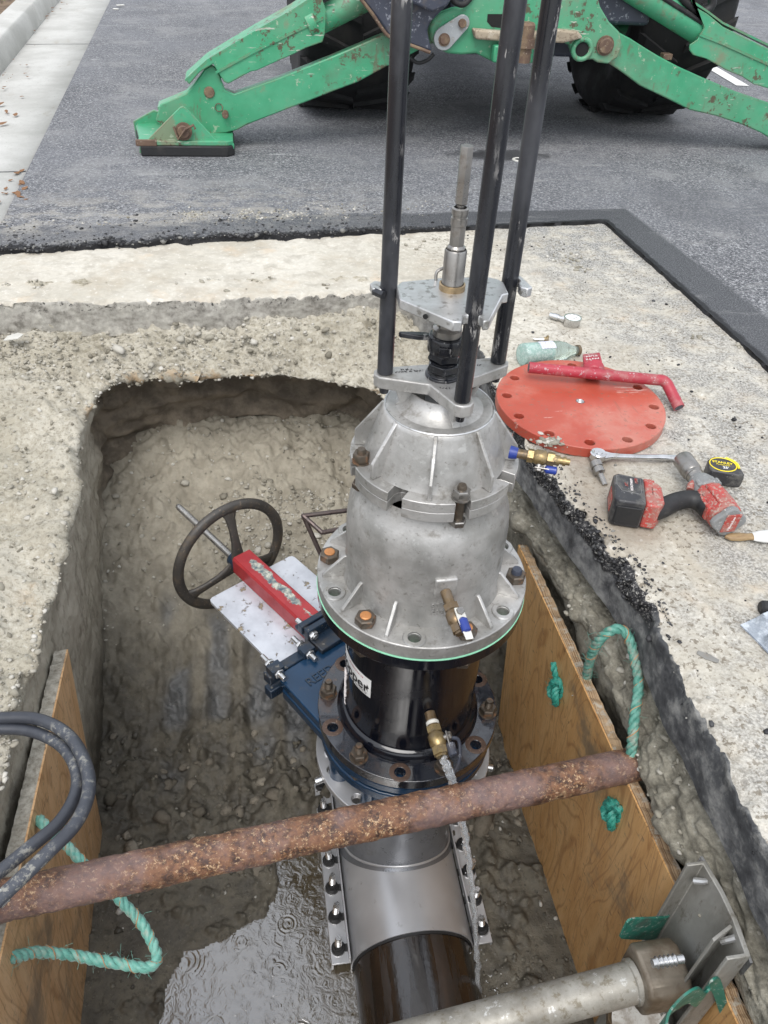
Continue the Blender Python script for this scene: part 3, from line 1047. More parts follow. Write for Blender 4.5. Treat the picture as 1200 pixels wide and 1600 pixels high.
# ---- dug bank: the rubble shelf under the slab, the lip, and the walls of the pit
zo = -.115
ST = [  # outer, rim, under the rim, foot
    [(-1.9, -.7, zo), (-.56, -.7, -.20), (-.57, -.7, -.36), (-.62, -.7, -1.5)],
    [(-1.9, .5, zo), (-.55, .5, -.21), (-.575, .5, -.36), (-.62, .5, -1.5)],
    [(-1.9, .95, zo), (-.545, .95, -.215), (-.57, .95, -.34), (-.61, .95, -1.5)],
    [(-1.9, 1.4, zo), (-.535, 1.38, -.22), (-.55, 1.38, -.33), (-.60, 1.4, -1.5)],
    [(-1.9, 1.85, zo), (-.525, 1.83, -.22), (-.55, 1.83, -.33), (-.60, 1.9, -1.5)],
    [(-1.9, 2.3, zo), (-.545, 2.25, -.22), (-.56, 2.27, -.34), (-.61, 2.35, -1.5)],
    [(-1.5, 2.86, -.05), (-.535, 2.46, -.215), (-.57, 2.61, -.31), (-.62, 2.70, -1.5)],
    [(-.8, 2.86, -.01), (-.44, 2.52, -.21), (-.42, 2.72, -.29), (-.44, 2.76, -1.5)],
    [(-.25, 2.86, -.02), (-.20, 2.54, -.215), (-.20, 2.77, -.29), (-.20, 2.79, -1.5)],
    [(.1, 2.86, .0), (.07, 2.53, -.22), (.07, 2.79, -.31), (.07, 2.82, -1.5)],
    [(.45, 2.86, -.01), (.38, 2.45, -.24), (.40, 2.78, -.33), (.42, 2.82, -1.5)],
    [(.85, 2.80, zo), (.60, 2.25, -.26), (.68, 2.45, -.42), (.75, 2.6, -1.5)],
    [(.93, 2.1, -.10), (.69, 1.95, -.26), (.76, 1.97, -.38), (.86, 2.0, -1.5)],
    [(.93, 1.6, -.08), (.755, 1.55, -.25), (.82, 1.55, -.38), (.89, 1.6, -1.5)],
    [(.93, 1.15, -.06), (.795, 1.15, -.24), (.83, 1.15, -.38), (.90, 1.15, -1.5)],
    [(.93, .82, -.06), (.775, .82, -.27), (.82, .82, -.38), (.90, .82, -1.5)],
    [(.93, .6, -.06), (.765, .6, -.25), (.82, .7, -.38), (.90, .7, -1.5)],
    [(.93, -.7, -.10), (.77, -.7, -.25), (.82, -.7, -.38), (.90, -.7, -1.5)],
]
rows = resample(ST, 620)
NT1, NU, NW = 110, 22, 95
G = span(rows, [NT1, NU, NW])
G = vsmooth(G, 4)
Nn = gnormal(G)
idx = np.arange(G.shape[1])[None, :].repeat(G.shape[0], 0)
top = 1 - sstep(NT1 - 3, NT1 + 4, idx)
wall = sstep(NT1 + 4, NT1 + 16, idx)
lip = np.exp(-((idx - NT1 - 2) / 5.0) ** 2)
rag = fbm(G, 4.0, 4, s=3)
peb = cell(G + fbm(G, 20, 2, s=5)[..., None] * .006, 46, 1)
peb2 = cell(G, 88, 9)
backm = sstep(2.35, 2.55, G[..., 1]) * top * sstep(-.75, -.5, G[..., 0]) + top * sstep(-.95, -.75, G[..., 0]) * (G[..., 0] < -.5) * sstep(-.1, .4, fbm(G, 2.2, 2, s=18)) * .7
amp = top * (.5 + .5 * sstep(-.2, .4, fbm(G, 3, 2, s=8)))
WG = G + np.stack([fbm(G, 25, 2, s=101), fbm(G, 25, 2, s=102), fbm(G, 25, 2, s=103)], -1) * .004
lw = np.where(G[..., 0] < -.45, .45, 1.0)
disp = rag * (.022 * top + .024 * wall * lw) + fbm(G, 17, 4, s=2) * (.013 * top + .008 * wall * lw) + fbm(G, 60, 2, s=14) * .003
disp += amp * ((.55 - peb) * .016 + (.5 - peb2) * .010) + top * np.abs(fbm(G, 12, 5, .62, s=201)) * .014
rightm = top * sstep(.58, .72, G[..., 0])
disp += rightm * ((.6 - cell(WG * np.array([1, 1, 1.2]), 44, 35)) * .022 + np.abs(fbm(G, 16, 4, .6, s=36)) * .018)
disp += backm * ((.62 - cell(WG * np.array([1, 1, 1.6]), 52, 31)) * .034 + fbm(G, 9, 3, s=19) * .012)
backwall = wall * sstep(2.3, 2.55, G[..., 1])
disp += backwall * (np.sin(G[..., 2] * 38 + fbm(G, 4, 3, s=28) * 3.2) * .016 + fbm(G * np.array([1, 1, 3.0]), 7, 4, s=27) * .028)
# long vertical bucket scrapes and slabby breaks on the walls
br = np.round(fbm(G * np.array([1, 1, .6]), 5.5, 2, s=21) * 3) / 3
disp += wall * lw * (br * .012 + (.5 - cell(G * np.array([1, 1, .45]), 14, 4)) * .014)
sgn = np.sign((Nn[5, 50] @ np.array([0, 0, 1.])))
G2 = G + Nn * sgn * disp[..., None]
# horizontal raggedness of the lip
G2[..., :2] += (lip * fbm(G, 9, 3, s=33) * .030)[..., None] * np.sign(Nn[..., :2] * sgn + 1e-9) * .7
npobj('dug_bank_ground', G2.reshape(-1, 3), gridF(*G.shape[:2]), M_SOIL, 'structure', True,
      {'back_shade': wall * sstep(2.35, 2.6, G[..., 1]), 'damp': rightm + wall * sstep(.58, .72, G[..., 0]), 'deep': wall, 'lip': lip * sstep(-.1, .3, fbm(G, 5, 2, s=61)) * np.where(G[..., 0] > .66, .2, 1)})

# ---- pit floor: flat muddy bottom, ramp of spoil with bucket tooth marks rising to the back wall
nx, ny = 300, 640
xs = np.linspace(-.78, 1.02, nx)
ys = np.linspace(-.75, 2.98, ny)
XX, YY = np.meshgrid(xs, ys, indexing='ij')
P0 = np.stack([XX, YY, np.zeros_like(XX)], -1)
zr = np.interp(YY, [-1, 1.15, 1.45, 1.66, 1.80, 2.0, 2.33, 2.55, 2.72, 3.0], [-1.245, -1.245, -1.215, -1.175, -1.12, -.97, -.79, -.69, -.60, -.52])
zr = zr + .05 * sstep(.2, -.7, XX) * sstep(1.6, 2.4, YY) + .03 * np.sin(XX * 5 + 1)*sstep(1.5,2.2,YY)
zr = zr + fbm(P0, 3.0, 4, s=40) * .028 + fbm(P0, 12, 5, .6, s=41) * .014 + fbm(P0, 45, 3, .65, s=42) * .0055
zr += np.clip(fbm(P0, 18, 4, .6, s=44) - .25, 0, 1) * .030 * sstep(2.7, 2.3, YY)
lump = (.5 - cell(P0, 13, 7))
zr += (lump * .040 + (.5 - cell(P0, 22, 77)) * .024) * sstep(1.85, 1.45, YY)
zr += (np.abs(fbm(P0, 4.5, 5, .62, s=78)) * .022 + (np.floor(fbm(P0, 9, 3, s=79) * 3) / 3) * .009) * sstep(1.9, 1.5, YY)
zr += (.5 - cell(P0, 34, 8)) * .018 * sstep(2.0, 2.3, YY)
zr += (.5 - cell(P0, 50, 6)) * .008
# tooth marks
slick = np.zeros_like(XX)
env = sstep(1.42, 1.62, YY) * sstep(2.28, 2.08, YY)
for x0, w, dp, y1 in [(-.34, .050, .026, 2.12), (-.19, .045, .018, 2.06), (-.045, .05, .020, 2.0), (.08, .04, .010, 1.92)]:
    xc = x0 + (YY - 1.8) * .045 + fbm(P0, 2, 2, s=50) * .01
    gr = np.exp(-(np.abs(XX - xc) / w) ** 4) * env * sstep(y1 + .06, y1 - .03, YY)
    zr -= gr * dp
    zr += np.exp(-((np.abs(XX - xc) - w * 1.15) / .012) ** 2) * env * .006 * (1 + fbm(P0, 30, 2, s=52))
    slick = np.maximum(slick, gr * sstep(-.5, .2, fbm(P0, 7, 2, s=54)) * sstep(1.5, 1.75, YY))
# puddle basin
PUD = np.array([(-.42, .60), (-.375, .83), (-.343, .985), (-.306, 1.075), (-.15, 1.09), (-.06, 1.13), (-.02, 1.24), (-.03, 1.33), (.12, 1.385), (.3, 1.3), (.3, .5), (.1, .3), (-.3, .35)])
def inside(px, py, poly):
    r = np.zeros(px.shape, bool)
    dmin = np.full(px.shape, 9.0)
    n_ = len(poly)
    for i in range(n_):
        a, b = poly[i], poly[(i + 1) % n_]
        cnd = ((a[1] > py) != (b[1] > py)) & (px < (b[0] - a[0]) * (py - a[1]) / (b[1] - a[1] + 1e-12) + a[0])
        r ^= cnd
        ab = b - a
        t = np.clip(((px - a[0]) * ab[0] + (py - a[1]) * ab[1]) / (ab @ ab), 0, 1)
        dmin = np.minimum(dmin, np.hypot(px - a[0] - t * ab[0], py - a[1] - t * ab[1]))
    return np.where(r, dmin, -dmin)
WATER = -1.262
sdp = inside(XX, YY, PUD) + fbm(P0, 7, 3, s=57) * .02
low = YY < 1.6
zp = np.where(low, np.maximum(zr, WATER + .006 + np.clip(-sdp, 0, .2) * .12 + .004 * fbm(P0, 25, 2, s=58)), zr)
zr = np.where(sdp > 0, WATER - .005 - np.clip(sdp, 0, .08) * .35 + fbm(P0, 30, 2, s=59) * .001, zp)
P0[..., 2] = zr
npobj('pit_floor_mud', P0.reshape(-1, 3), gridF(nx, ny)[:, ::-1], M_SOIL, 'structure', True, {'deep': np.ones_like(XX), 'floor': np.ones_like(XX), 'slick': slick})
wx = np.array([[-.6, .1, WATER], [.75, .1, WATER], [.75, 1.6, WATER], [-.6, 1.6, WATER]])
npobj('puddle_water', wx, [[0, 1, 2, 3]], M_WATER, 'structure', False)
b = MB().box((.13, -.72, -.8), (1.7, .04, 1.3))
o = obj('near_end_soil_wall', b, M_SOIL)
o['kind'] = 'structure'


def scatter(name, pts, size, mat, parent=None, flat=.65, kind='stuff', seed=1, nrm=None):
    """merged little broken stones: pts (n,3), size (n,)"""
    r = np.random.default_rng(seed)
    pts = np.asarray(pts, float)
    t = (1 + 5 ** .5) / 2
    V0 = np.array([(-1, t, 0), (1, t, 0), (-1, -t, 0), (1, -t, 0), (0, -1, t), (0, 1, t), (0, -1, -t), (0, 1, -t), (t, 0, -1), (t, 0, 1), (-t, 0, -1), (-t, 0, 1)])
    V0 /= np.linalg.norm(V0[0])
    F0 = np.array([(0, 11, 5), (0, 5, 1), (0, 1, 7), (0, 7, 10), (0, 10, 11), (1, 5, 9), (5, 11, 4), (11, 10, 2), (10, 7, 6), (7, 1, 8), (3, 9, 4), (3, 4, 2), (3, 2, 6), (3, 6, 8), (3, 8, 9), (4, 9, 5), (2, 4, 11), (6, 2, 10), (8, 6, 7), (9, 8, 1)])
    n_ = len(pts)
    V = V0[None] * r.uniform(.65, 1.25, (n_, 12, 1)) * r.uniform(.6, 1.3, (n_, 1, 3)) * np.array([1, 1, flat])
    a = r.uniform(0, 2 * pi, n_)
    til = r.uniform(-.5, .5, n_)
    ca, sa, ct, st_ = np.cos(a), np.sin(a), np.cos(til), np.sin(til)
    x, y, z = V[..., 0], V[..., 1] * ct[:, None] - V[..., 2] * st_[:, None], V[..., 1] * st_[:, None] + V[..., 2] * ct[:, None]
    V = np.stack([x * ca[:, None] - y * sa[:, None], x * sa[:, None] + y * ca[:, None], z], -1) * size[:, None, None] + pts[:, None]
    F = (F0[None] + np.arange(n_)[:, None, None] * 12).reshape(-1, 3)
    return npobj(name, V.reshape(-1, 3), F, mat, kind, False, parent=parent)


def grid_pick(Gr, w, n_, seed):
    r = np.random.default_rng(seed)
    w = np.clip(w, 0, None)
    w = (w / w.sum()).ravel()
    i = r.choice(len(w), n_, p=w)
    return Gr.reshape(-1, 3)[i] + r.normal(0, .004, (n_, 3)) * np.array([1, 1, .2])


area_ok = (idx < NT1 + 3)
w = area_ok * (.15 + sstep(-.15, .45, fbm(G, 2.5, 3, s=70))) * np.where(G[..., 0] < -1.15, 0, 1) * np.where(G[..., 1] < .3, .1, 1)
w = w * np.where(G[..., 0] > .55, .12, 1)
w = w * np.clip(1 - .75 * backm, .1, 1)
p = grid_pick(G2, w, 8000, 3)
scatter('loose_gravel', p, np.random.default_rng(5).gamma(2.0, .0016, len(p)) + .0016, M_STONE, seed=4)
w = (area_ok & (idx > 12)) * np.where(G[..., 0] < -1.15, 0, 1.0) * np.where(G[..., 0] > .5, .12, 1) * np.where(G[..., 1] < .6, 0, 1)
p = grid_pick(G2, w, 500, 13)
scatter('gravel_clods', p, np.random.default_rng(6).gamma(2.2, .0026, len(p)) + .004, M_STONE, seed=14)
wf = sstep(1.95, 2.3, YY) * (.2 + sstep(0, .5, fbm(P0, 3, 2, s=71))) * (np.abs(XX) < .62)
p = grid_pick(P0, wf, 3000, 23)
scatter('spoil_gravel', p, np.random.default_rng(7).gamma(1.6, .0020, len(p)) + .002, M_STONE, seed=24)
wf = sstep(1.95, 1.5, YY) * (sdp < -.01) * (.25 + sstep(0, .5, fbm(P0, 4, 2, s=72)))
p = grid_pick(P0, wf, 4200, 33)
cp = grid_pick(P0, (sstep(1.15, 1.35, YY) * sstep(1.8, 1.6, YY) * (sdp < -.03)), 220, 63)
scatter('dug_clods', cp, np.random.default_rng(64).gamma(2.2, .0050, len(cp)) + .004, M_CLODS, seed=65, flat=.55)
scatter('mud_clods', p, np.random.default_rng(8).gamma(1.2, .0026, len(p)) + .0018, M_MUD, seed=34)

# ---- the old pavement slab round the hole
ZS = .105
HOLE = [(-.951, 2.69), (-.55, 2.685), (-.2, 2.68), (.1, 2.70), (.43, 2.73), (.58, 2.72), (.68, 2.5), (.72, 2.3), (.715, 1.95), (.715, 1.72), (.73, 1.60), (.775, 1.32), (.80, 1.11), (.79, .92), (.78, .56), (.775, -.8)]
CUT = [(-.951, 3.11), (-.55, 3.165), (-.21, 3.21), (.2, 3.25), (.57, 3.29), (1.05, 3.335), (1.57, 3.39), (1.60, 2.74), (1.62, 2.30), (1.63, 1.98), (1.65, 1.7), (1.66, 1.4), (1.68, 1.15), (1.69, .92), (1.71, .56), (1.75, -.8)]
st = []
for (hx, hy), (cx_, cy_) in zip(HOLE, CUT):
    st.append([(cx_, cy_, 0), (hx, hy, 0), (hx, hy, -ZS), (hx * 1.0, hy, -ZS - .02)])
rows = resample(st, 700)
GS = span(rows, [150, 22, 3])
ii = np.arange(GS.shape[1])[None, :].repeat(GS.shape[0], 0)
edgeb = np.exp(-((ii - 150) / 5.0) ** 2)
face = sstep(148.5, 151, ii)
right = sstep(.55, .7, GS[..., 0]) * sstep(2.4, 2.0, GS[..., 1])
N0 = np.zeros_like(GS)
dirv = rows[:, 1] - rows[:, 0]
dirv[:, 2] = 0
dirv /= np.linalg.norm(dirv, axis=1, keepdims=True)
# ragged broken edge (pulls the arris back in bites), smoother where it was sawn
bite = np.clip(fbm(GS * np.array([1, 1, 0]), 16, 5, .6, s=80) + .15, 0, 1.2) * (.013 + .020 * right * sstep(.95, 1.35, GS[..., 1]))
lowr = np.interp(ii, [0, 120, 150, 156, 165, 175], [0, .05, 1, .55, .15, .0])
GS[..., :2] -= dirv[:, None, :2] * (bite * lowr)[..., None]
GS[..., 2] += fbm(GS, 22, 3, s=82) * .003 * (1 - face) - edgeb * np.clip(fbm(GS, 35, 4, .65, s=84) + .1, 0, 1) * .018
crust = right * sstep(1.02, 1.18, GS[..., 1]) * np.interp(ii, [141, 147, 156, 162], [0, 1, 1, 0])
GS[..., 2] += crust * fbm(GS, 55, 3, .7, s=81) * .006
jit = fbm(GS, 10, 5, .6, s=83) * .005 + (.5 - cell(GS, 60, 11)) * .004 * (1 - right) + crust * fbm(GS, 45, 3, .7, s=181) * .010
GS[..., :2] += dirv[:, None, :2] * (jit * face)[..., None]
npobj('old_pavement_slab', GS.reshape(-1, 3), gridF(*GS.shape[:2])[:, ::-1], M_SLAB, 'structure', True,
      {'crust': crust, 'edge': np.clip(face + np.interp(ii, [100, 141, 149], [0, 0, .55]) * right * (.55 + .45 * sstep(1.9, 1.5, GS[..., 1]) * sstep(1.0, 1.25, GS[..., 1])), 0, 1)})
# crumbs of black asphalt along the broken arris
m = (ii > 141) & (ii < 158) & (GS[..., 0] > .6) & (GS[..., 1] < 1.8) & (GS[..., 1] > .45)
wgt = m * (.1 + sstep(1.05, 1.3, GS[..., 1]) * sstep(1.85, 1.6, GS[..., 1]) + sstep(-.1, .5, fbm(GS, 6, 2, s=85)) * .5)
wgt = wgt * np.where(GS[..., 1] < 1.05, .15, 1)
p = grid_pick(GS, wgt.astype(float), 700, 43)
scatter('broken_asphalt_crumbs', p, np.random.default_rng(9).gamma(2.0, .0011, len(p)) + .0012, M_CRUMB, seed=44)
# stones and soil crumbs swept over the slab
r_ = np.random.default_rng(91)
px_ = r_.uniform(.62, 1.62, 900)
py_ = r_.uniform(.3, 3.3, 900)
keep = r_.random(900) < .2 + .8 * sstep(-.1, .4, fbm(np.stack([px_, py_, px_ * 0], -1), 4, 3, s=92))
keep &= (px_ > .84)
p = np.stack([px_, py_, np.full(900, .002)], -1)[keep]
scatter('slab_grit', p, r_.gamma(1.6, .0011, len(p)) + .0012, M_CRUMB, seed=94)
r_ = np.random.default_rng(93)
cl = [(at(880, 405, 0), 26, .05), (at(905, 420, 0), 12, .03), (at(1092, 528, 0), 8, .012), (at(1150, 542, 0), 9, .016), (at(985, 800, 0), 0, .1), (at(640, 385, 0), 10, .05), (at(680, 375, 0), 8, .02), (at(320, 440, 0), 6, .1), (at(490, 450, 0), 4, .05)]
pp, sz = [], []
for cpt, k, sp_ in cl:
    for _ in range(k):
        pp.append((cpt.x + r_.normal(0, sp_), cpt.y + r_.normal(0, sp_ * .6), .003))
        sz.append(abs(r_.normal(.004, .003)) + .002)
scatter('soil_crumbs', np.array(pp), np.array(sz), M_STONE, seed=95)

# ---- road outside the saw cut, 20 mm higher, running to the horizon
ZR = .015
gd = Vector((-.0695, 1, 0))
st = []
FAR = [(-3.60, 90), (0, 90), (5, 90), (12, 90), (30, 90), (60, 90), (90, 90), (90, 60), (90, 40), (90, 25), (90, 15), (90, 8), (90, 4), (90, 1), (90, -5), (90, -40)]
CUTR = [(-.953, 3.11)] + CUT[1:-1] + [(1.78, -2.0)]
for (cx_, cy_), (fx, fy) in zip(CUTR, FAR):
    st.append([(cx_, cy_, -.03), (cx_, cy_, ZR), (fx, fy, ZR)])
rows = resample(st, 420, dens=[1, 1, 1, 1, 1, 1, 1, 1, 1, 1, 1, 1, 1, 1, .6])
t = np.concatenate([np.linspace(0, 1, 26)[1:] * 1.0])
d0 = rows[:, 2] - rows[:, 1]
Ld = np.linalg.norm(d0, axis=1, keepdims=True)
dist = np.concatenate([np.linspace(0, .5, 60), np.geomspace(.52, 88, 40)])
dist = np.concatenate([[0, 0, 0], dist])
GR = np.zeros((420, len(dist), 3))
nrm = np.zeros((420, 3))
tan = np.gradient(rows[:, 1], axis=0)
nrm[:, 0], nrm[:, 1] = -tan[:, 1], tan[:, 0]
nrm /= np.linalg.norm(nrm, axis=1, keepdims=True)
u0 = d0 / Ld
for j, dd_ in enumerate(dist):
    GR[:, j] = rows[:, 1] + u0 * np.minimum(dd_ * Ld / 88.0 if dd_ > 3 else dd_, Ld)
GR[:, 0, 2] = -.03
GR[:, 1, 2] = -.002
# crumbly tar lip along the back cut, clean saw line on the right
leftness = sstep(1.0, .3, GR[..., 0])
rg = fbm(GR, 13, 5, .6, s=88) * .022 * leftness + fbm(GR, 40, 3, s=89) * .003
rg *= np.exp(-(np.arange(len(dist))[None] / 12.0) ** 2)
GR[..., :2] += u0[:, None, :2] * rg[..., None]
nearm = np.exp(-(np.concatenate([[0, 0, 0], dist[3:]])[None] / .14) ** 2)
GR[:, 3:, 2] += (leftness * (fbm(GR, 30, 4, s=87) * .008 + .006) * nearm)[:, 3:] + fbm(GR, 45, 2, s=86)[:, 3:] * .0012 * (dist[3:][None] < 1.0)
npobj('asphalt_road', GR.reshape(-1, 3), gridF(*GR.shape[:2]), M_ROAD, 'structure', True, {'d': np.repeat(dist[None], 420, 0)})
wgt = leftness * (np.exp(-(dist[None] / .03) ** 2) + .06 * (dist[None] < .3)) * (np.arange(len(dist))[None] > 0)
p = grid_pick(GR, wgt.astype(float) * (GR[..., 0] > -1.1), 2200, 53)
scatter('tar_crumbs', p, np.random.default_rng(10).gamma(1.6, .0015, len(p)) + .0014, M_CRUMB, seed=54)
wgt = leftness * np.exp(-((dist[None] - .27) / .07) ** 2) * (.15 + sstep(-.3, .5, fbm(GR, 9, 3, s=55))) * (.25 + sstep(-.4, .4, fbm(GR, 1.6, 2, s=155)))
p = grid_pick(GR, wgt.astype(float) * (GR[..., 0] > -1.1), 800, 56)
p[:, 1] += np.random.default_rng(57).normal(0, .02, len(p))
scatter('road_chippings', p, np.random.default_rng(12).gamma(1.4, .0013, len(p)) + .0012, M_STONE, seed=57)

# ---- gutter, kerb, verge: strips running along the street
def strip(name, offs, mat, y0=-4, y1=90, nseg=180):
    ys_ = np.concatenate([np.linspace(y0, 16, nseg), np.linspace(16.5, y1, 30)])
    A = np.array([-.952, 3.2])
    P = np.zeros((len(ys_), len(offs), 3))
    for j, (of, z) in enumerate(offs):
        P[:, j, 0] = A[0] - .0305 * (ys_ - A[1]) - of
        P[:, j, 1] = ys_
        P[:, j, 2] = z
    return P, npobj(name, P.reshape(-1, 3), gridF(len(ys_), len(offs)), mat, 'structure', False)


strip('gutter_pan', [(0, -.12), (0, .011), (.22, .006), (.45, -.002), (.47, -.01)], M_GUTTER)
# gutter joints and kerbstones: separate pieces of the kerb line
kerb = bpy.data.objects.new('kerb_line', None)
C.objects.link(kerb)
kerb['kind'] = 'structure'
def side(y, of, z):
    return Vector((-.952 - .0305 * (y - 3.2) - of, y, z))
kprof = [(.455, -.1), (.46, .02), (.485, .115), (.505, .135), (.64, .14), (.66, .13), (.66, -.1)]
yk = -1.2
kk = 0
while yk < 24:
    b = MB()
    L_ = 3.05
    vs = [side(yk + .006, o_, z_) for o_, z_ in kprof] + [side(yk + L_ - .006, o_, z_) for o_, z_ in kprof]
    n_ = len(kprof)
    b.add(vs, [tuple(range(n_)), tuple(range(n_, 2 * n_))[::-1]] + [(i, n_ + i, n_ + (i + 1) % n_, (i + 1) % n_) for i in range(n_)])
    obj('kerb_stone', b, M_GUTTER, kerb, bevel=.006)
    yk += L_
    kk += 1
b = MB()
for yj in (-.9, 1.2, at(30, 269, .01).y, 7.1, 10.1, 13.1, 16):
    vs = [side(yj, .004, .0125), side(yj + .010, .004, .0125), side(yj + .010, .448, .0005), side(yj, .448, .0005)]
    b.add(vs, [(0, 1, 2, 3)])
o = obj('gutter_joint', b, M_INK)
o['kind'] = 'structure'
P_, _ = strip('verge_ground', [(.64, .10), (.67, .125), (.95, .14), (1.5, .14), (60, .14)], M_VERGE)
# grass tufts and fallen leaves on the verge
V, F = [], []
r_ = np.random.default_rng(17)
for _ in range(1800):
    y = r_.uniform(5.5, 14)
    s0 = side(y, r_.uniform(.70, 1.6), .14)
    a = r_.uniform(0, 2 * pi)
    l_, w_ = r_.uniform(.03, .09), .003
    k = len(V)
    V += [(s0.x - w_ * sin(a), s0.y + w_ * cos(a), s0.z), (s0.x + w_ * sin(a), s0.y - w_ * cos(a), s0.z), (s0.x + l_ * .6 * cos(a), s0.y + l_ * .6 * sin(a), s0.z + l_)]
    F.append((k, k + 1, k + 2))
npobj('verge_grass', V, F, M_GRASS, 'stuff', False)
V, F = [], []
def leaf(x, y, z, s_, a):
    k = len(V)
    ca_, sa_ = cos(a), sin(a)
    for u_, v_, h_ in [(-1, 0, .1), (-.3, .5, .3), (.5, .35, .1), (1, 0, .35), (.4, -.45, .3), (-.4, -.4, .1)]:
        V.append((x + s_ * (u_ * ca_ - v_ * sa_), y + s_ * (u_ * sa_ + v_ * ca_), z + s_ * h_ + .002))
    F.append((k, k + 1, k + 2, k + 3, k + 4, k + 5))
lf = [((15, 300), 10, .03, .2), ((12, 130), 16, .02, .3), ((20, 120), 6, .02, .3), ((8, 185), 8, .03, .35), ((95, 15), 16, .025, .9), ((15, 60), 0, .02, .3), ((12, 315), 8, .02, .12)]
for (qx, qy), k_, s_, sp_ in lf:
    c0 = at(qx, qy, .01)
    for _ in range(k_):
        leaf(c0.x + r_.normal(0, .05), c0.y + r_.normal(0, sp_), .012, s_ * r_.uniform(.4, 1), r_.uniform(0, 6.3))
for _ in range(260):
    y = r_.uniform(6, 15)
    s0 = side(y, r_.uniform(.70, 1.4), .145)
    leaf(s0.x, s0.y, s0.z, r_.uniform(.012, .03), r_.uniform(0, 6.3))
npobj('fallen_leaves', V, F, M_LEAF, 'stuff', False)
# far street beyond the machine: the other gutter and a white line; ground to the horizon behind the viewer
b = MB()
p1, p2 = at(1078, 86, ZR), at(1122, 112, ZR)
d_ = (p2 - p1).normalized()
s_ = Vector((-d_.y, d_.x, 0)) * .05
q1, q2 = p1 - d_ * .1, p2 + d_ * .5
b.add([q1 - s_ + Vector((0, 0, .004)), q1 + s_ + Vector((0, 0, .004)), q2 + s_ + Vector((0, 0, .004)), q2 - s_ + Vector((0, 0, .004))], [(0, 1, 2, 3)])
o = obj('road_marking_line', b, M_LINE)
o['kind'] = 'structure'
b = MB()
b.add([(-60, -4, .01), (-.49, -4, .01), (1.77, -4, .01), (90, -4, .01), (90, -60, .01), (-60, -60, .01)], [(0, 5, 4, 3, 2, 1)])
b.add([(-.5, -.74, -.002), (1.76, -.74, -.002), (1.78, -4, -.002), (-.5, -4, -.002)], [(0, 1, 2, 3)])
b.add([(-2.2, -.74, .0), (-.5, -.74, .0), (-.5, -4, .0), (-2.2, -4, .0)], [(0, 1, 2, 3)])
o = obj('ground_behind', b, M_GUTTER)
o['kind'] = 'structure'


# ================================================================== THE STOPPING MACHINE ON ITS VALVE
AX = Vector((.356, 1.330, 0))
_c = Vector((-.356, -1.330, 0)).normalized()      # towards the viewer
_rr = Vector((-_c.y, _c.x, 0))                    # to the viewer's right
PH0 = atan2(_c.y, _c.x)


def dr(a):                       # horizontal direction, degrees: 0 = towards viewer, + = right
    a = radians(a)
    return _c * cos(a) + _rr * sin(a)


def ap(r, a, z):
    return AX + dr(a) * r + Vector((0, 0, z))


def lp(x, y, z):                 # local right / towards viewer / height
    return AX + _rr * x + _c * y + Vector((0, 0, z))


def lfr(u, v, w):
    return lp(u, v, w)


ZF = -.049
mach = thing('line_stopping_machine', 'tall cast aluminium stopping machine with three black rods standing over the pit', 'machine', (AX.x, AX.y, ZF))
# lower flange of the housing
b = MB().holed(.2415, .150, .216, .0145, 12, ZF - .036, ZF, AX, PH0)
fl = obj('flange', b, M_CAST, mach, bevel=.0025)
for k in range(0, 12, 2):
    b = MB()
    b.lathe([(.0148, ZF + .0005), (.0148, ZF + .0035), (.0235, ZF + .0035), (.0255, ZF + .0005)], AX + dr(30 * k) * .216, n=28)
    obj('spot_face', b, M_CAST, fl)
b = MB()
b.lathe([(.1835, ZF - .002), (.181, ZF + .012), (.178, ZF + .03), (.1775, .06), (.177, .115), (.173, .155), (.163, .187), (.152, .205), (.150, .236)], AX, n=96)
obj('housing', b, M_CAST, mach)
for a in (-15, -45, -75, -105, 45, 75, 105, 135, 165, -135):
    b = MB()
    b.prism([(.174, ZF - .001), (.231, ZF - .001), (.231, ZF + .006), (.183, ZF + .058), (.174, ZF + .060)], -.0042, .0042, lambda u, v, w, a=a: AX + dr(a) * u + dr(a + 90) * w + Vector((0, 0, v)))
    obj('gusset', b, M_CAST, mach, bevel=.0018)
# clamp ring in two plates with bolt slots
def ring_poly(R, ri=None):
    pts = []
    slots = [22.5 + 45 * k for k in range(8)]
    a = 0.0
    hw = .0155
    for s_ in slots:
        da = math.degrees(math.asin(hw / R))
        n_ = 6
        a0 = s_ - 45 + da
        for i in range(n_ + 1):
            q = a0 + (s_ - da - a0) * i / n_
            pts.append((R, q))
        # slot: straight in to R-.028 then round
        rin = R - .030
        pts.append((hypot(rin, hw), s_ - math.degrees(atan2(hw, rin))))
        for t in (60, 90, 120):
            x, y = rin - hw * sin(radians(t)), -hw * cos(radians(t))
            pts.append((hypot(x, y), s_ + math.degrees(atan2(y, x))))
        pts.append((hypot(rin, hw), s_ + math.degrees(atan2(hw, rin))))
        pts.append((R, s_ + da))
    return [(r_ * cos(radians(q)), r_ * sin(radians(q))) for r_, q in pts]


RG = ring_poly(.1735)
frg = lambda u, v, w: AX + _c * u + _rr * v + Vector((0, 0, w))
b = MB().prism(RG, .2595, .282, frg)
obj('clamp_ring_upper', b, M_CAST, mach, bevel=.0015)
b = MB().prism([(u * .995, v * .995) for u, v in RG], .236, .2590, frg)
obj('clamp_ring_lower', b, M_CAST, mach, bevel=.0015)
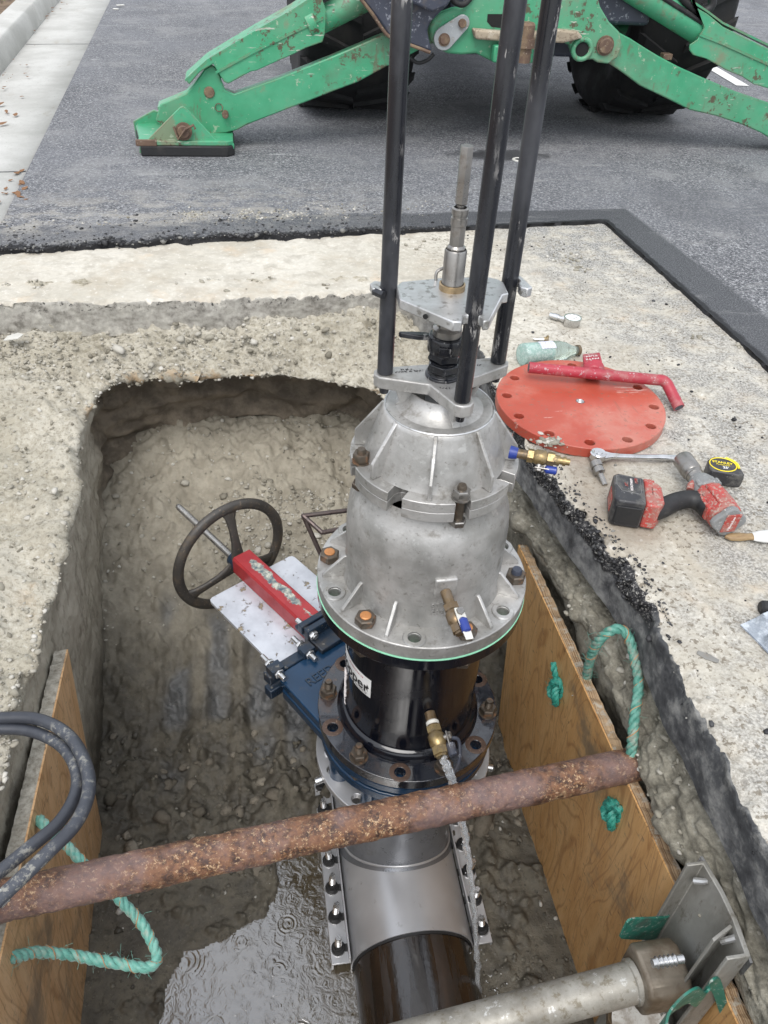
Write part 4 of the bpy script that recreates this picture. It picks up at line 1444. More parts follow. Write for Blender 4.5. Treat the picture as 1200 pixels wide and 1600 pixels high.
# cone
b = MB()
b.lathe([(.146, .2815), (.143, .288), (.140, .30), (.113, .384), (.110, .392), (.106, .395), (.100, .3955), (.001, .3965)], AX, n=96)
obj('cone', b, M_CAST, mach)
for k in range(8):
    a = 45 * k
    b = MB()
    b.prism([(.100, .285), (.166, .282), (.166, .318), (.1125, .3925), (.104, .3935)], -.004, .004, lambda u, v, w, a=a: AX + dr(a) * u + dr(a + 90) * w + Vector((0, 0, v)))
    obj('rib', b, M_CAST, mach, bevel=.0018)
b = MB()
b.tube([ap(.1075, q, .3945) for q in range(0, 360, 6)], .0022, 6, closed=True)
obj('rim_bead', b, M_MACH, mach)


# bolts: nut with a stud, local mesh, copied
def bolt_mesh(name, nut_r, nut_h, stud_r, up, down, mat, mat2=None, washer=0, parent=None, loc=(0, 0, 0)):
    b = MB()
    if washer:
        b.lathe([(.001, 0), (washer, 0), (washer, .003), (.001, .003)], (0, 0, 0), n=20)
    b.hexa((0, 0, .003 if washer else 0), (0, 0, 1), nut_r, nut_h)
    b.lathe([(stud_r, -down), (stud_r, nut_h + up * .55), (stud_r * .82, nut_h + up), (.0005, nut_h + up)], (0, 0, 0), n=14, mi=1)
    if down > 0:
        b.hexa((0, 0, -down - nut_h * .7), (0, 0, 1), nut_r, nut_h * .7)
    if up > .02:             # thread turns as fine ridges
        k = 0
        z = nut_h + .004 + (.003 if washer else 0)
        while z < nut_h + up - .005:
            b.lathe([(stud_r * .99, z - .0013), (stud_r * 1.09, z), (stud_r * .99, z + .0013)], (0, 0, 0), n=14, mi=1)
            z += .0042
    o = obj(name, b, [mat, mat2 or mat], None)
    o.parent = parent
    o.location = Vector(loc) - origin_of(parent)
    return o


p0 = ap(.156, 22.5, .282)
cb = bolt_mesh('clamp_bolt', .0175, .019, .0095, .012, .052, M_STEELBAR, M_BOLT, .019, mach, p0)
for a in (-67.5, 112.5, -157.5):
    o = part_copy(cb, mach, ap(.156, a, .282), (0, 0, radians(a * 1.7)))
    o['label'] = 'dark oxidised clamp bolt'
    if a == -67.5:
        o.data = o.data.copy()
        o.data.materials[0] = M_BOLT
        o.data.materials[1] = M_BOLT
fb = bolt_mesh('flange_bolt', .0235, .021, .0125, .0035, .075, M_BOLT, M_RUSTEND, .0, mach, ap(.216, -30, ZF))
for a in (30, -90, 150, -150):
    part_copy(fb, mach, ap(.216, a, ZF), (0, 0, radians(a * 1.3 + 12)))
fb2 = bolt_mesh('flange_bolt', .0235, .021, .0125, .012, .075, M_BOLT, M_DARKST, .0, mach, ap(.216, 90, ZF))
fb2['label'] = 'flange bolt with dark blue stud end'

# pedestal and three-armed rod plate
ROD = [(-.110, .012), (.0405, .086), (.106, -.074)]
b = MB()
b.lathe([(.088, .395), (.070, .404), (.060, .418), (.056, .431), (.068, .437)], AX, n=48)
for (x, y) in ROD:
    L_ = hypot(x, y)
    ux, uy = x / L_, y / L_
    b.prism([(.03, .3955), (.088, .3955), (.080, .405), (.092, .4375), (.03, .4375)], -.009, .009, lambda u, v, w, ux=ux, uy=uy: lp(ux * u - uy * w, uy * u + ux * w, v))
obj('pedestal', b, M_CAST, mach, bevel=.002)


def star(pr, rr_, inner):
    pts = []
    ang = [atan2(y, x) for x, y in ROD]
    order = [0, 1, 2]
    # clockwise/ccw walk: left -> front -> right
    seq = [0, 1, 2]
    for s_, k in enumerate(seq):
        x, y = ROD[k]
        a = atan2(y, x)
        for t in (100, 60, 20, -20, -60, -100):
            pts.append((x + rr_ * cos(a + radians(t)), y + rr_ * sin(a + radians(t))))
        nx_, ny_ = ROD[seq[(s_ + 1) % 3]]
        mx, my = x / hypot(x, y) + nx_ / hypot(nx_, ny_), y / hypot(x, y) + ny_ / hypot(nx_, ny_)
        q = hypot(mx, my)
        pts.append((mx / q * inner, my / q * inner))
    return pts


b = MB().prism(star(.1, .0225, .046), .436, .4615, lfr)
rp = obj('rod_plate', b, M_CAST, mach, bevel=.003, seg=3)
def punched(b, x0, y0, x1, y1, n_, seed):   # worn punch marks, no longer readable
    q = np.random.default_rng(seed)
    for i in range(n_):
        t = i / n_
        cx_, cy_ = x0 + (x1 - x0) * t, y0 + (y1 - y0) * t
        P = [lp(cx_ + q.uniform(-.003, .003), cy_ + q.uniform(-.004, .004), .4618) for _ in range(4)]
        b.tube(P, .0006, 4)
b = MB()
punched(b, -.088, .006, -.036, -.010, 11, 1)
punched(b, -.080, -.004, -.058, -.012, 5, 2)
punched(b, .060, -.050, .078, -.056, 3, 3)
punched(b, -.004, .050, .022, .046, 4, 4)
obj('punch_marks', b, M_INK, rp)['kind'] = 'stuff'
for k, (x, y) in enumerate(ROD):
    b = MB()
    lean = [(-.010, 0), (.006, 0), (-.006, 0)][k]
    z0, z1 = .4185, 1.62
    b.tube2([lp(x, y, z0), lp(x, y, .425), lp(x, y, .4625), lp(x, y, .4635), lp(x + lean[0] * .5, y, 1.0), lp(x + lean[0], y, z1)], [.0085, .0095, .0095, .0152, .0155, .0158], 24)
    ro = obj('guide_rod', b, M_ROD, mach)
# gland, clamp with lever, screw shaft
b = MB()
b.lathe([(.034, .4615), (.034, .466), (.030, .468), (.030, .4735)], AX, n=32)
b.hexa(AX + Vector((0, 0, .4735)), (0, 0, 1), .0325, .019, ph=.3)
b.lathe([(.026, .492), (.026, .497), (.031, .497)], AX, n=32)
b.hexa(AX + Vector((0, 0, .497)), (0, 0, 1), .031, .017, ph=.1)
obj('gland_nut', b, M_ROD, mach, bevel=.0008)
b = MB()
b.lathe([(.024, .514), (.0335, .515), (.035, .52), (.035, .541), (.033, .546), (.024, .547)], AX, n=40)
b.box(lp(.0, .036, .530), (.022, .010, .016), frameM((0, 0, 0), _rr, _c).to_3x3())
col = obj('clamp_collar', b, M_ROD, mach, bevel=.001)
b = MB()
b.prism([(-.028, .006), (-.052, .010), (-.086, .006), (-.090, .001), (-.086, -.002), (-.052, -.008), (-.028, -.008)], .534, .544, lfr)
obj('lever', b, M_ROD, col, bevel=.002)
b = MB()
b.cyl(lp(.036, .006, .530), lp(.047, .010, .530), .006, n=12)
obj('clamp_screw', b, M_BRASS, col)
b = MB()
b.lathe([(.0245, .546), (.027, .548), (.027, .560), (.0225, .563), (.0205, .565), (.0205, .624)], AX, n=32)
obj('lower_sleeve', b, M_STEELBAR, mach)
# travelling plate with forked ends
TP = [(-.099, .012), (-.087, .063), (.008, .131), (.022, .128), (.024, .104), (.030, .0985), (.051, .0985), (.056, .104), (.058, .118), (.068, .113), (.091, .004), (.101, -.003), (.0925, -.050), (.082, -.062), (.061, -.069), (-.022, -.044), (-.090, -.012), (-.094, -.004)]
b = MB().prism(TP, .618, .636, lfr)
tp = obj('travelling_plate', b, M_MACH, mach, bevel=.002)
b = MB()
b.prism([(.112, -.092), (.124, -.088), (.145, -.040), (.136, -.030), (.124, -.036), (.120, -.052), (.124, -.066)], .618, .636, lfr)
obj('fork_end', b, M_MACH, tp, bevel=.002)
b = MB()
b.prism([(-.147, .004), (-.140, -.010), (-.112, -.008), (-.128, .012), (-.122, .026), (-.140, .024)], .620, .634, lfr)
obj('fork_end', b, M_MACH, tp, bevel=.002)
b = MB()
b.cyl(lp(-.136, .020, .627), lp(-.118, .034, .627), .0075, n=6)
obj('fork_screw', b, M_ROD, tp)
b = MB()
b.cyl(lp(-.040, .1035, .627), lp(-.039, .1015, .627), .0045, n=14)
obj('side_hole', b, M_DARKHOLE, tp)
b = MB()
b.lathe([(.001, .636), (.0235, .636), (.0235, .646), (.0205, .647)], AX, n=32)
obj('bronze_bush', b, mat_metal('worn_bronze_bush', (.42, .31, .18), .4, .8, scale=60), mach)
b = MB()
b.lathe([(.0195, .646), (.0195, .706), (.0175, .709)], AX, n=32)
b.lathe([(.0165, .706), (.0165, .712), (.0130, .716), (.0130, .752), (.012, .753)], AX, n=8)
b.lathe([(.0125, .750), (.0142, .751), (.0142, .763), (.0125, .7635), (.0125, .768), (.0142, .769), (.0142, .778), (.011, .780)], AX, n=32)
b.lathe([(.0065, .778), (.0065, .786)], AX, n=16)
b.lathe([(.0095, .785), (.0112, .787), (.0112, .875), (.0105, .877), (.0005, .877)], AX, n=6, ph=.4)
obj('feed_screw', b, M_STEELBAR, mach)
b = MB()
b.tube(smooth_path([lp(-.030, -.030, .632), lp(-.030, -.034, .650), lp(-.016, -.040, .656), lp(-.004, -.036, .648)], 6), .003, 8)
obj('lifting_eye', b, M_STEELBAR, mach)


def ball_valve(parent, p, d, s, handle_up, body, hmat, hl, tipmat=None, hang=1.0, name='ball_valve'):
    """small ball valve: p start on the wall, d direction, s scale"""
    p, d = Vector(p), Vector(d).normalized()
    b = MB()
    b.tube2([p, p + d * .030 * s, p + d * .030 * s], [.010 * s, .010 * s, .0001], 16, mi=1)
    q = p + d * .028 * s
    b.tube2([q, q, q + d * .012 * s, q + d * .012 * s], [.0001, .0145 * s, .0145 * s, .012 * s], 6)
    b.tube2([q + d * .012 * s, q + d * .018 * s, q + d * .034 * s, q + d * .040 * s], [.012 * s, .0155 * s, .0155 * s, .012 * s], 20)
    q2 = q + d * .040 * s
    b.tube2([q2, q2, q2 + d * .014 * s, q2 + d * .014 * s, q2 + d * .018 * s], [.0001, .0148 * s, .0148 * s, .011 * s, .011 * s], 6)
    v = obj(name, b, [body, M_BRONZE], parent)
    h = Vector(handle_up).normalized()
    h = (h - d * h.dot(d)).normalized()
    qs = q + d * .026 * s
    b = MB().cyl(qs, qs + h * .026 * s, .006 * s, n=12)
    b.hexa(qs + h * .022 * s, h, .0075 * s, .006 * s)
    obj('valve_stem', b, M_STEELBAR, v)
    w = h.cross(d).normalized()
    hd = (d * hang + w * (0)).normalized()
    b = MB()
    def fr(u, vv, ww):
        return qs + h * (.020 * s + ww) + hd * u + w * vv
    b.prism([(-.008 * s, -.008 * s), (-.008 * s, .008 * s), (.012 * s, .009 * s), (hl, .007 * s), (hl, -.007 * s), (.012 * s, -.009 * s)], 0, .003 * s, fr)
    hh = obj('valve_handle', b, M_WHITEPL if tipmat else M_STEELBAR, v, bevel=.0008)
    b = MB()
    e = hl * (.74 if tipmat else 1.02)
    b.tube2([fr(.012 * s, 0, .0015 * s), fr(.016 * s, 0, .0015 * s), fr(e * .95, 0, .0015 * s), fr(e, 0, .0015 * s)], [.004 * s, .0085 * s, .0085 * s, .005 * s], 12)
    obj('handle_sleeve', b, hmat, hh)
    return v


# valve on the front of the housing with its cast boss
b = MB()
b.prism([(-.024, .028), (.024, .028), (.024, .080), (-.024, .080)], .170, .184, lambda u, v, w: AX + dr(17) * w + dr(107) * u + Vector((0, 0, v + .012)))
obj('cast_boss', b, M_CAST, mach, bevel=.004)
ball_valve(mach, ap(.182, 17, .058), dr(24) + Vector((0, 0, -.30)), 1.15, (.25, -.35, 1), M_BRONZE, M_BALLBLUE, .062, True)
for tx, zz in (('STP', .012), ('F30', -.008)):
    Mt = frameM(ap(.1795, 14, zz), dr(104), (0, 0, 1))
    text('cast_lettering', tx, .021, Mt, M_CAST, mach, .0014)
# brass valve pointing right from the cone
pv = ap(.128, 78, .318)
b = MB().tube2([pv, pv + Vector(_rr) * .052], [.014, .014], 16)
vv = ball_valve(mach, ap(.160, 78, .322), _rr + _c * .12, .98, -Vector((0, 0, 1)) + _c * .8, M_BRASS, M_BALLBLUE, .036, None)
b = MB().tube2([ap(.152, 78, .322), ap(.158, 78, .322), ap(.168, 78, .322)], [.0135, .0135, .0115], 12)
obj('pipe_bushing', b, M_BALLBLUE, vv)
q = ap(.160, 78, .322) + (_rr + _c * .12).normalized() * .083
b = MB()
dd_ = (_rr + _c * .12).normalized()
b.tube2([q - dd_ * .012, q + dd_ * .0, q, q + dd_ * .008, q + dd_ * .008, q + dd_ * .014, q + dd_ * .014, q + dd_ * .020, q + dd_ * .020, q + dd_ * .028], [.008, .008, .0105, .0105, .0075, .0075, .0095, .0095, .007, .007], 14)
obj('hose_tail', b, M_BRASS, vv)

# ---- black spool piece under the machine
Z1, Z2 = ZF - .0385, -.545
spool = thing('black_pipe_spool', 'glossy wet black flanged spool piece clamped below the aluminium machine', 'pipe spool', (AX.x, AX.y, Z2))
b = MB().lathe([(.20, Z1 + .0022), (.243, Z1 + .0022), (.243, Z1 - .0002), (.20, Z1 - .0002)], AX, n=96)
obj('green_gasket', b, M_GASKET, spool)
b = MB().holed(.2415, .15, .216, .0145, 12, Z1 - .034, Z1 - .0005, AX, PH0)
obj('upper_flange', b, M_WETBLK, spool, bevel=.002)
b = MB().lathe([(.180, Z1 - .033), (.172, Z1 - .045), (.170, Z1 - .06), (.170, Z2 + .055), (.172, Z2 + .03), (.180, Z2 + .026), (.188, Z2 + .012), (.190, Z2 - .001)], AX, n=96)
obj('barrel', b, M_WETBLK, spool)
b = MB().holed(.2415, .15, .216, .0145, 12, Z2 - .032, Z2, AX, PH0)
lf_ = obj('lower_flange', b, M_WETFL, spool, bevel=.002)
M_RUSTRING = mat_paint('rust_stained_hole_rim', (.075, .045, .032), .45, wear_col=(.2, .13, .09), wear_amt=.6, scale=30, dirt_amt=.7)
for k in range(0, 12, 2):
    b = MB().lathe([(.0146, Z2 + .0004), (.0150, Z2 + .0012), (.026, Z2 + .0012), (.0275, Z2 + .0004)], AX + dr(30 * k) * .216, n=24)
    obj('spot_face', b, M_RUSTRING, lf_)
b1 = bolt_mesh('flange_stud', .0225, .021, .0105, .030, .060, M_BOLT, M_BOLT, .0245, spool, ap(.216, -30, Z2))
for a in (30, -90, 90, 150, -150):
    part_copy(b1, spool, ap(.216, a, Z2), (0, 0, radians(a * 1.9)))
# sticker on the barrel, bent round it
RS = .1712
def stk(a, z, r=RS):
    return ap(r, a, z)
b = MB()
vs, fs = [], []
ZST = -.325
A0, A1_, ZA, ZB = -96, -32, ZST + .033, ZST - .033
for i in range(19):
    a = A0 + (A1_ - A0) * i / 18
    vs += [stk(a, ZB), stk(a, ZA)]
fs = [(2 * i, 2 * i + 2, 2 * i + 3, 2 * i + 1) for i in range(18)]
b.add(vs, fs)
st_ = obj('maker_sticker', b, M_LABEL, spool)
def bent_text(body, size, ang, z, mat, parent, off=0.0):
    o = text('lettering', body, size, Matrix.Identity(4), mat, parent, .0001, off)
    og_ = origin_of(parent)
    BENT[o.name] = lambda co: ap(RS + .0006 + co.z, ang + math.degrees(co.x / RS), z + co.y) - og_


bent_text('Stopper', .046, -59, ZST - .006, M_INK, st_, .0008)
b = MB()
r_ = np.random.default_rng(21)
def small_print(b, a0, a1, z, h, seed):
    q = np.random.default_rng(seed)
    a = a0
    while a < a1:
        w_ = q.uniform(.5, 1.6)
        k = len(b.v)
        b.add([ap(RS + .0006, a, z - h / 2), ap(RS + .0006, a + w_, z - h / 2), ap(RS + .0006, a + w_, z + h / 2), ap(RS + .0006, a, z + h / 2)], [(0, 1, 2, 3)])
        a += w_ + q.uniform(.4, 1.0)
small_print(b, -62, -40, ZST + .022, .0045, 3)
obj('red_small_print', b, M_INKRED, st_)
b = MB()
small_print(b, -80, -35, ZST - .0225, .0022, 4)
small_print(b, -76, -36, ZST - .0275, .0022, 5)
obj('black_small_print', b, M_INK, st_)
b = MB().prism([(.0, .014), (.005, .004), (.001, .0), (.003, -.012), (-.004, -.001), (-.001, .003)], 0, .0004, lambda u, v, w: ap(RS + .0006 + w, -36.0 + math.degrees(u / RS), ZST - .004 + v))
obj('sticker_emblem', b, M_INK, st_)
# white paint scribble running down the barrel's left side
b = MB()
r_ = np.random.default_rng(4)
for i in range(16):
    z0 = -.38 - i * .009
    a0 = -78 + r_.uniform(-5, 5)
    pth = [ap(.1713, a0 + 3.5 * sin(t * 2.3 + i), z0 - t * .004) for t in range(5)]
    b.tube(pth, .0011, 5)
obj('paint_pen_scribble', b, M_CHALK, spool)
bv = ball_valve(spool, ap(.170, 19, -.365), dr(20) + Vector((0, 0, -.22)), 1.30, dr(100) + Vector((0, 0, .5)), M_BRASS, M_DARKST, .050)
b = MB()
pA = ap(.170, 19, -.365)
dA = (dr(20) + Vector((0, 0, -.22))).normalized()
b.tube2([pA + dA * .022, pA + dA * .025, pA + dA * .030, pA + dA * .032], [.0135, .016, .016, .0135], 16)
obj('thread_tape', b, M_WHITEPL, bv)
b = MB()
q = pA + dA * .072
hs_ = [q + dr(100) * .030 + Vector((0, 0, .012)), q + dr(95) * .050 + Vector((0, 0, .004)), q + dr(85) * .056 + dr(0) * .02 + Vector((0, 0, -.03)), q + dr(70) * .046 + dr(0) * .03 + Vector((0, 0, -.075))]
b.tube(smooth_path(hs_, 6), .0045, 8)
obj('wire_handle', b, M_DARKST, bv)
# bent bar carrying frame behind the left of the flange
cf = MB()
zc = -.10
pts = [at(560, 795, zc), at(474, 806, zc), at(478, 818, zc)]
P1, P2, P3, P4 = at(556, 796, -.10), at(474, 806, -.10), at(503, 832, -.13), at(560, 822, -.13)
P5, P6 = at(502, 868, -.20), at(480, 822, -.12)
for a_, b_ in ((P1, P2), (P2, P3), (P3, P4), (P2, P5), (P3, P4)):
    cf.tube([a_, b_], .0062, 10)
cf.sphere(P2, .0064, 8, 6)
cf.sphere(P3, .0064, 8, 6)
cf.tube([P5, P5 + Vector((.05, -.03, -.03))], .0062, 8)
obj('carry_frame', cf, mat_metal('dark_bronzed_bar', (.10, .075, .07), .35, .6, (.06, .045, .04), .5, 50, 200, .15), spool)

# ---- water running out of the spool valve
pA2 = pA + dA * .112
end = at(748, 1560, -1.25)
N_ = 60
tt = [i / N_ for i in range(N_ + 1)]
vx = (end - pA2)
path, rad = [], []
T_ = math.sqrt(2 * (pA2.z + 1.25) / 9.8)
for i, t in enumerate(tt):
    z = pA2.z - .10 * t * (1 - t) - (pA2.z + 1.25) * (t ** 1.75)
    wob = .0022 * t
    path.append(Vector((pA2.x + vx.x * t + wob * sin(i * 1.1) + .002 * sin(i * 2.3), pA2.y + vx.y * t + wob * cos(i * .8), z)))
    rad.append((.0105 if t < .2 else .0105 - .0032 * min(1, (t - .2) * 3)) * (1 + .12 * sin(i * 1.9) + .09 * sin(i * 3.1)))
b = MB().tube(path, rad, 10)
ws = obj('water_stream', b, M_CLEAR)
tag(ws, 'clear water stream pouring from the lower brass valve into the pit', 'water stream')
b = MB()
r_ = np.random.default_rng(77)
for _ in range(70):
    q = Vector((end.x + r_.normal(0, .05), end.y + r_.normal(0, .05), WATER + abs(r_.normal(0, .03)) + .012))
    b.sphere(q, r_.uniform(.0012, .003), 6, 4)
for _ in range(40):
    i = int(r_.uniform(15, 59))
    q = path[i] + Vector((r_.normal(0, .01), r_.normal(0, .01), r_.normal(0, .01)))
    b.sphere(q, r_.uniform(.001, .0022), 6, 4)
o = obj('water_splash_drops', b, M_CLEAR)
o['kind'] = 'stuff'

# ================================================================== SLIDE GATE VALVE
ug = Vector((-.55, .835, 0)).normalized()
vg = Vector((ug.y, -ug.x, 0))


def gp(u, v, z):
    return AX + ug * u + vg * v + Vector((0, 0, z))


gfr = lambda u, v, w: gp(u, v, w)
ZG = Z2 - .034
gate = thing('slide_gate_valve', 'blue slide gate valve with red yoke and dark handwheel pulled open in the pit', 'valve', (AX.x, AX.y, ZG - .15))
pts = [(.238 * cos(radians(t)), .238 * sin(radians(t))) for t in range(-270 + 0, -89, 12)]
prof = [(u, v) for u, v in [(.238 * cos(radians(t)), .238 * sin(radians(t))) for t in range(60, 301, 10)]]
body = prof + [(.305, -.200), (.325, -.185), (.325, .185), (.305, .200)]
b = MB().prism(body, ZG - .032, ZG - .002, gfr)
b.prism([(u * .985, v * .985) for u, v in body], ZG - .082, ZG - .048, gfr)
b.prism([(u * .95, v * .93) for u, v in body], ZG - .050, ZG - .030, gfr)
obj('body', b, M_BLUE, gate, bevel=.005, seg=3)
text('cast_lettering', 'REED', .040, frameM(gp(.245, -.105, ZG - .0015), vg, ug), M_BLUED, gate, .0022)
for a in (-55, -20, 20, 55, 90, -90):
    b = MB().cyl(ap(.20, a, ZG - .165), ap(.20, a, ZG - .080), .030, n=16)
    obj('body_lug', b, M_BLUE, gate, bevel=.002)
b = MB()
b.prism([(.325, -.222), (.358, -.222), (.358, .222), (.325, .222)], ZG - .034, ZG + .002, gfr)
b.prism([(.325, -.222), (.358, -.222), (.358, .222), (.325, .222)], ZG - .096, ZG - .060, gfr)
obj('bonnet_bar', b, M_BLUED, gate, bevel=.004)
ZP = ZG - .047
b = MB()
R_ = .014
pl = [(.20, -.165), (.735 - R_, -.165), (.735 - .004, -.161), (.735, -.165 + R_), (.735, .165 - R_), (.731, .161), (.735 - R_, .165), (.20, .165)]
b.prism(pl, ZP - .006, ZP + .006, gfr)
obj('gate_plate', b, M_ZINC, gate, bevel=.0015)
# studs of the bonnet bar
for (u, v, l0, l1) in [(.342, -.195, -.06, .03), (.342, -.085, -.06, .03), (.342, .10, -.06, .03), (.342, .195, -.06, .03)]:
    b = MB().cyl(gp(.29, v, ZG + .010), gp(.40, v, ZG + .010), .0085, n=12)
    b.hexa(gp(.358, v, ZG + .010), ug, .0155, .012)
    b.hexa(gp(.312, v, ZG + .010), ug, .0155, .012)
    b.prism([(.318, v - .020), (.352, v - .020), (.352, v + .020), (.318, v + .020)], ZG - .002, ZG + .026, gfr, 1)
    obj('bonnet_stud', b, [M_GALV, M_BLUED], gate, bevel=.001)
b = MB()
b.prism([(.30, -.055), (.43, -.055), (.43, .055), (.30, .055)], ZG + .002, ZG + .018, gfr)
b.prism([(.355, -.062), (.375, -.062), (.375, .062), (.355, .062)], ZG - .02, ZG + .055, gfr)
b.prism([(.385, -.062), (.405, -.062), (.405, .062), (.385, .062)], ZG + .018, ZG + .050, gfr)
obj('yoke_bracket', b, M_BLUED, gate, bevel=.003)
b = MB()
for v in (-.045, .045):
    b.cyl(gp(.34, v, ZG + .034), gp(.43, v, ZG + .034), .008, n=10)
    b.hexa(gp(.345, v, ZG + .034), ug, .0145, .012)
obj('yoke_bolt', b, M_GALV, gate)
# red yoke: inverted channel
y0, y1_ = .365, .785
hw, zt, zb = .036, ZG + .024, ZG - .038
vs, rub = [], []
secs = [(-hw, zb, 0), (-hw, zt - .008, .0), (-hw + .006, zt, .1), (-.006, zt, .42), (0.004, zt, .62), (.012, zt, .45), (hw - .006, zt, .1), (hw, zt - .008, 0), (hw, zb, 0), (hw - .008, zb, 0), (hw - .008, zt - .010, 0), (-hw + .008, zt - .010, 0), (-hw + .008, zb, 0)]
NS = 24
for i in range(NS + 1):
    u = y0 + (y1_ - y0) * i / NS
    e = 1 if 2 < i < NS - 2 else .0
    for v, z, rb in secs:
        vs.append(gp(u, v, z))
        rub.append(rb * e)
m_ = len(secs)
fs = [(i * m_ + k, i * m_ + (k + 1) % m_, (i + 1) * m_ + (k + 1) % m_, (i + 1) * m_ + k) for i in range(NS) for k in range(m_)]
fs += [tuple(range(m_)), tuple(range(NS * m_, NS * m_ + m_))[::-1]]
me = bpy.data.meshes.new('yoke')
og = origin_of(gate)
me.from_pydata([tuple(Vector(v) - og) for v in vs], [], fs)
me.materials.append(M_YOKE)
at_ = me.attributes.new('rub', 'FLOAT', 'POINT')
at_.data.foreach_set('value', rub)
finish(me, 35)
o = bpy.data.objects.new('yoke', me)
C.objects.link(o)
o.parent = gate
# threaded stem
ZS2 = ZG - .034
b = MB()
b.tube2([gp(.745, 0, ZS2), gp(1.19, 0, ZS2)], [.0098, .0098], 14)
u = .845
while u < 1.185:
    b.tube2([gp(u - .0022, 0, ZS2), gp(u, 0, ZS2), gp(u + .0022, 0, ZS2)], [.0096, .0120, .0096], 12, caps=(False, False))
    u += .0062
obj('threaded_stem', b, mat_metal('bright_threaded_bar', (.55, .54, .52), .3, .85, (.22, .20, .17), .62, 30, 200, .1), gate)
# handwheel, dished three-spoke
ZH = ZS2
def wp(r, a, u):
    return gp(u, 0, ZH) + vg * (r * cos(radians(a))) + Vector((0, 0, r * sin(radians(a))))
b = MB()
RW = .196
b2 = []
NSG = 72
vs, fs = [], []
for i in range(NSG):
    a = 360 * i / NSG
    for (dr_, du) in [(-.017, -.005), (-.011, -.013), (.006, -.015), (.017, -.007), (.018, .005), (.008, .015), (-.008, .013), (-.017, .005)]:
        vs.append(wp(RW + dr_, a, .858 + du))
for i in range(NSG):
    for k in range(8):
        fs.append((i * 8 + k, ((i + 1) % NSG) * 8 + k, ((i + 1) % NSG) * 8 + (k + 1) % 8, i * 8 + (k + 1) % 8))
b.add(vs, fs)
wh = obj('handwheel', b, M_WHEEL, gate, smooth=60)
for a in (88, 207, 328):
    b = MB()
    P_ = []
    W_ = []
    for t in (0, .15, .35, .6, .82, 1.0):
        r = .022 + (RW - .026) * t
        P_.append((r, .812 + .046 * t ** 1.5))
        W_.append(.023 - .010 * sin(pi * min(1, t * .95)) + (.010 if t == 1 else 0))
    vs = []
    for (r, u), w_ in zip(P_, W_):
        c_ = wp(r, a, u)
        s_ = (vg * (-sin(radians(a))) + Vector((0, 0, cos(radians(a)))))
        for (x, y) in [(-1, -.004), (-.6, -.008), (.6, -.008), (1, -.004), (1, .004), (.6, .008), (-.6, .008), (-1, .004)]:
            vs.append(c_ + s_ * (w_ * x) + ug * y)
    n_ = 8
    fs = [(i * n_ + k, i * n_ + (k + 1) % n_, (i + 1) * n_ + (k + 1) % n_, (i + 1) * n_ + k) for i in range(len(P_) - 1) for k in range(n_)]
    b.add(vs, fs)
    obj('spoke', b, M_WHEEL, wh, smooth=60)
b = MB().tube2([gp(.786, 0, ZH), gp(.790, 0, ZH), gp(.838, 0, ZH), gp(.844, 0, ZH)], [.026, .032, .027, .014], 24)
obj('hub', b, M_BLUED, wh)

# ================================================================== STAINLESS SLEEVE ON THE MAIN
ZM = -1.25
MX = .353
ZSF = ZG - .158
slv = thing('stainless_tapping_sleeve', 'grey stainless tapping sleeve bolted round the buried main under the blue valve', 'pipe sleeve', (MX, 1.33, ZM))
b = MB().holed(.247, .158, .216, .0145, 12, ZSF - .022, ZSF, AX, PH0)
obj('neck_flange', b, M_STAIN, slv, bevel=.002)
for a in (-75, -15, 75, 100):
    b = MB().cyl(ap(.216, a, ZSF - .055), ap(.216, a, ZSF + .012), .0095, n=12)
    b.hexa(ap(.216, a, ZSF - .040), (0, 0, 1), .017, .016)
    obj('neck_bolt', b, M_GALV, slv)
for a in (88, -62):
    b = MB().cyl(ap(.236, a, ZSF - .045), ap(.262, a, ZSF - .048), .0105, n=14)
    obj('test_plug', b, M_GALV, slv)
# neck down to the saddle: bottom edge follows the barrel of the sleeve
RN, RSV = .166, .180
NY = AX.y - .022
vs, fs = [], []
NA = 72
for i in range(NA):
    a = 2 * pi * i / NA
    x, y = RN * cos(a), RN * sin(a)
    dxm = (AX.x + x) - MX
    zb_ = ZM + math.sqrt(max(1e-6, (RSV + .001) ** 2 - dxm ** 2)) - .002
    zb_ = max(zb_, ZM + .02)
    fx, fy = (RN + .016) * cos(a), (RN + .016) * sin(a)
    dfx = (AX.x + fx) - MX
    zf_ = ZM + math.sqrt(max(1e-6, (RSV + .003) ** 2 - min(dfx ** 2, .0315))) - .002
    vs += [(AX.x + x * .96, AX.y + y * .96, ZSF - .02), (AX.x + x, NY + y, zb_ + .022), (AX.x + x * 1.02, NY + y * 1.02, zb_ + .006), (AX.x + fx, NY + fy, zf_)]
for i in range(NA):
    j = (i + 1) % NA
    for k in range(3):
        fs.append((i * 4 + k, j * 4 + k, j * 4 + k + 1, i * 4 + k + 1))
nk = obj('neck', MB().add(vs, fs), mat_metal('darker_stainless_neck', (.24, .25, .27), .34, .6, (.12, .11, .10), .62, 12, 120, .06), slv, smooth=50)
obj('weld_bead', MB().tube([Vector(v) + Vector((0, 0, .001)) for v in vs[2::4]], .0042, 8, closed=True), M_STAIN, nk, smooth=60)
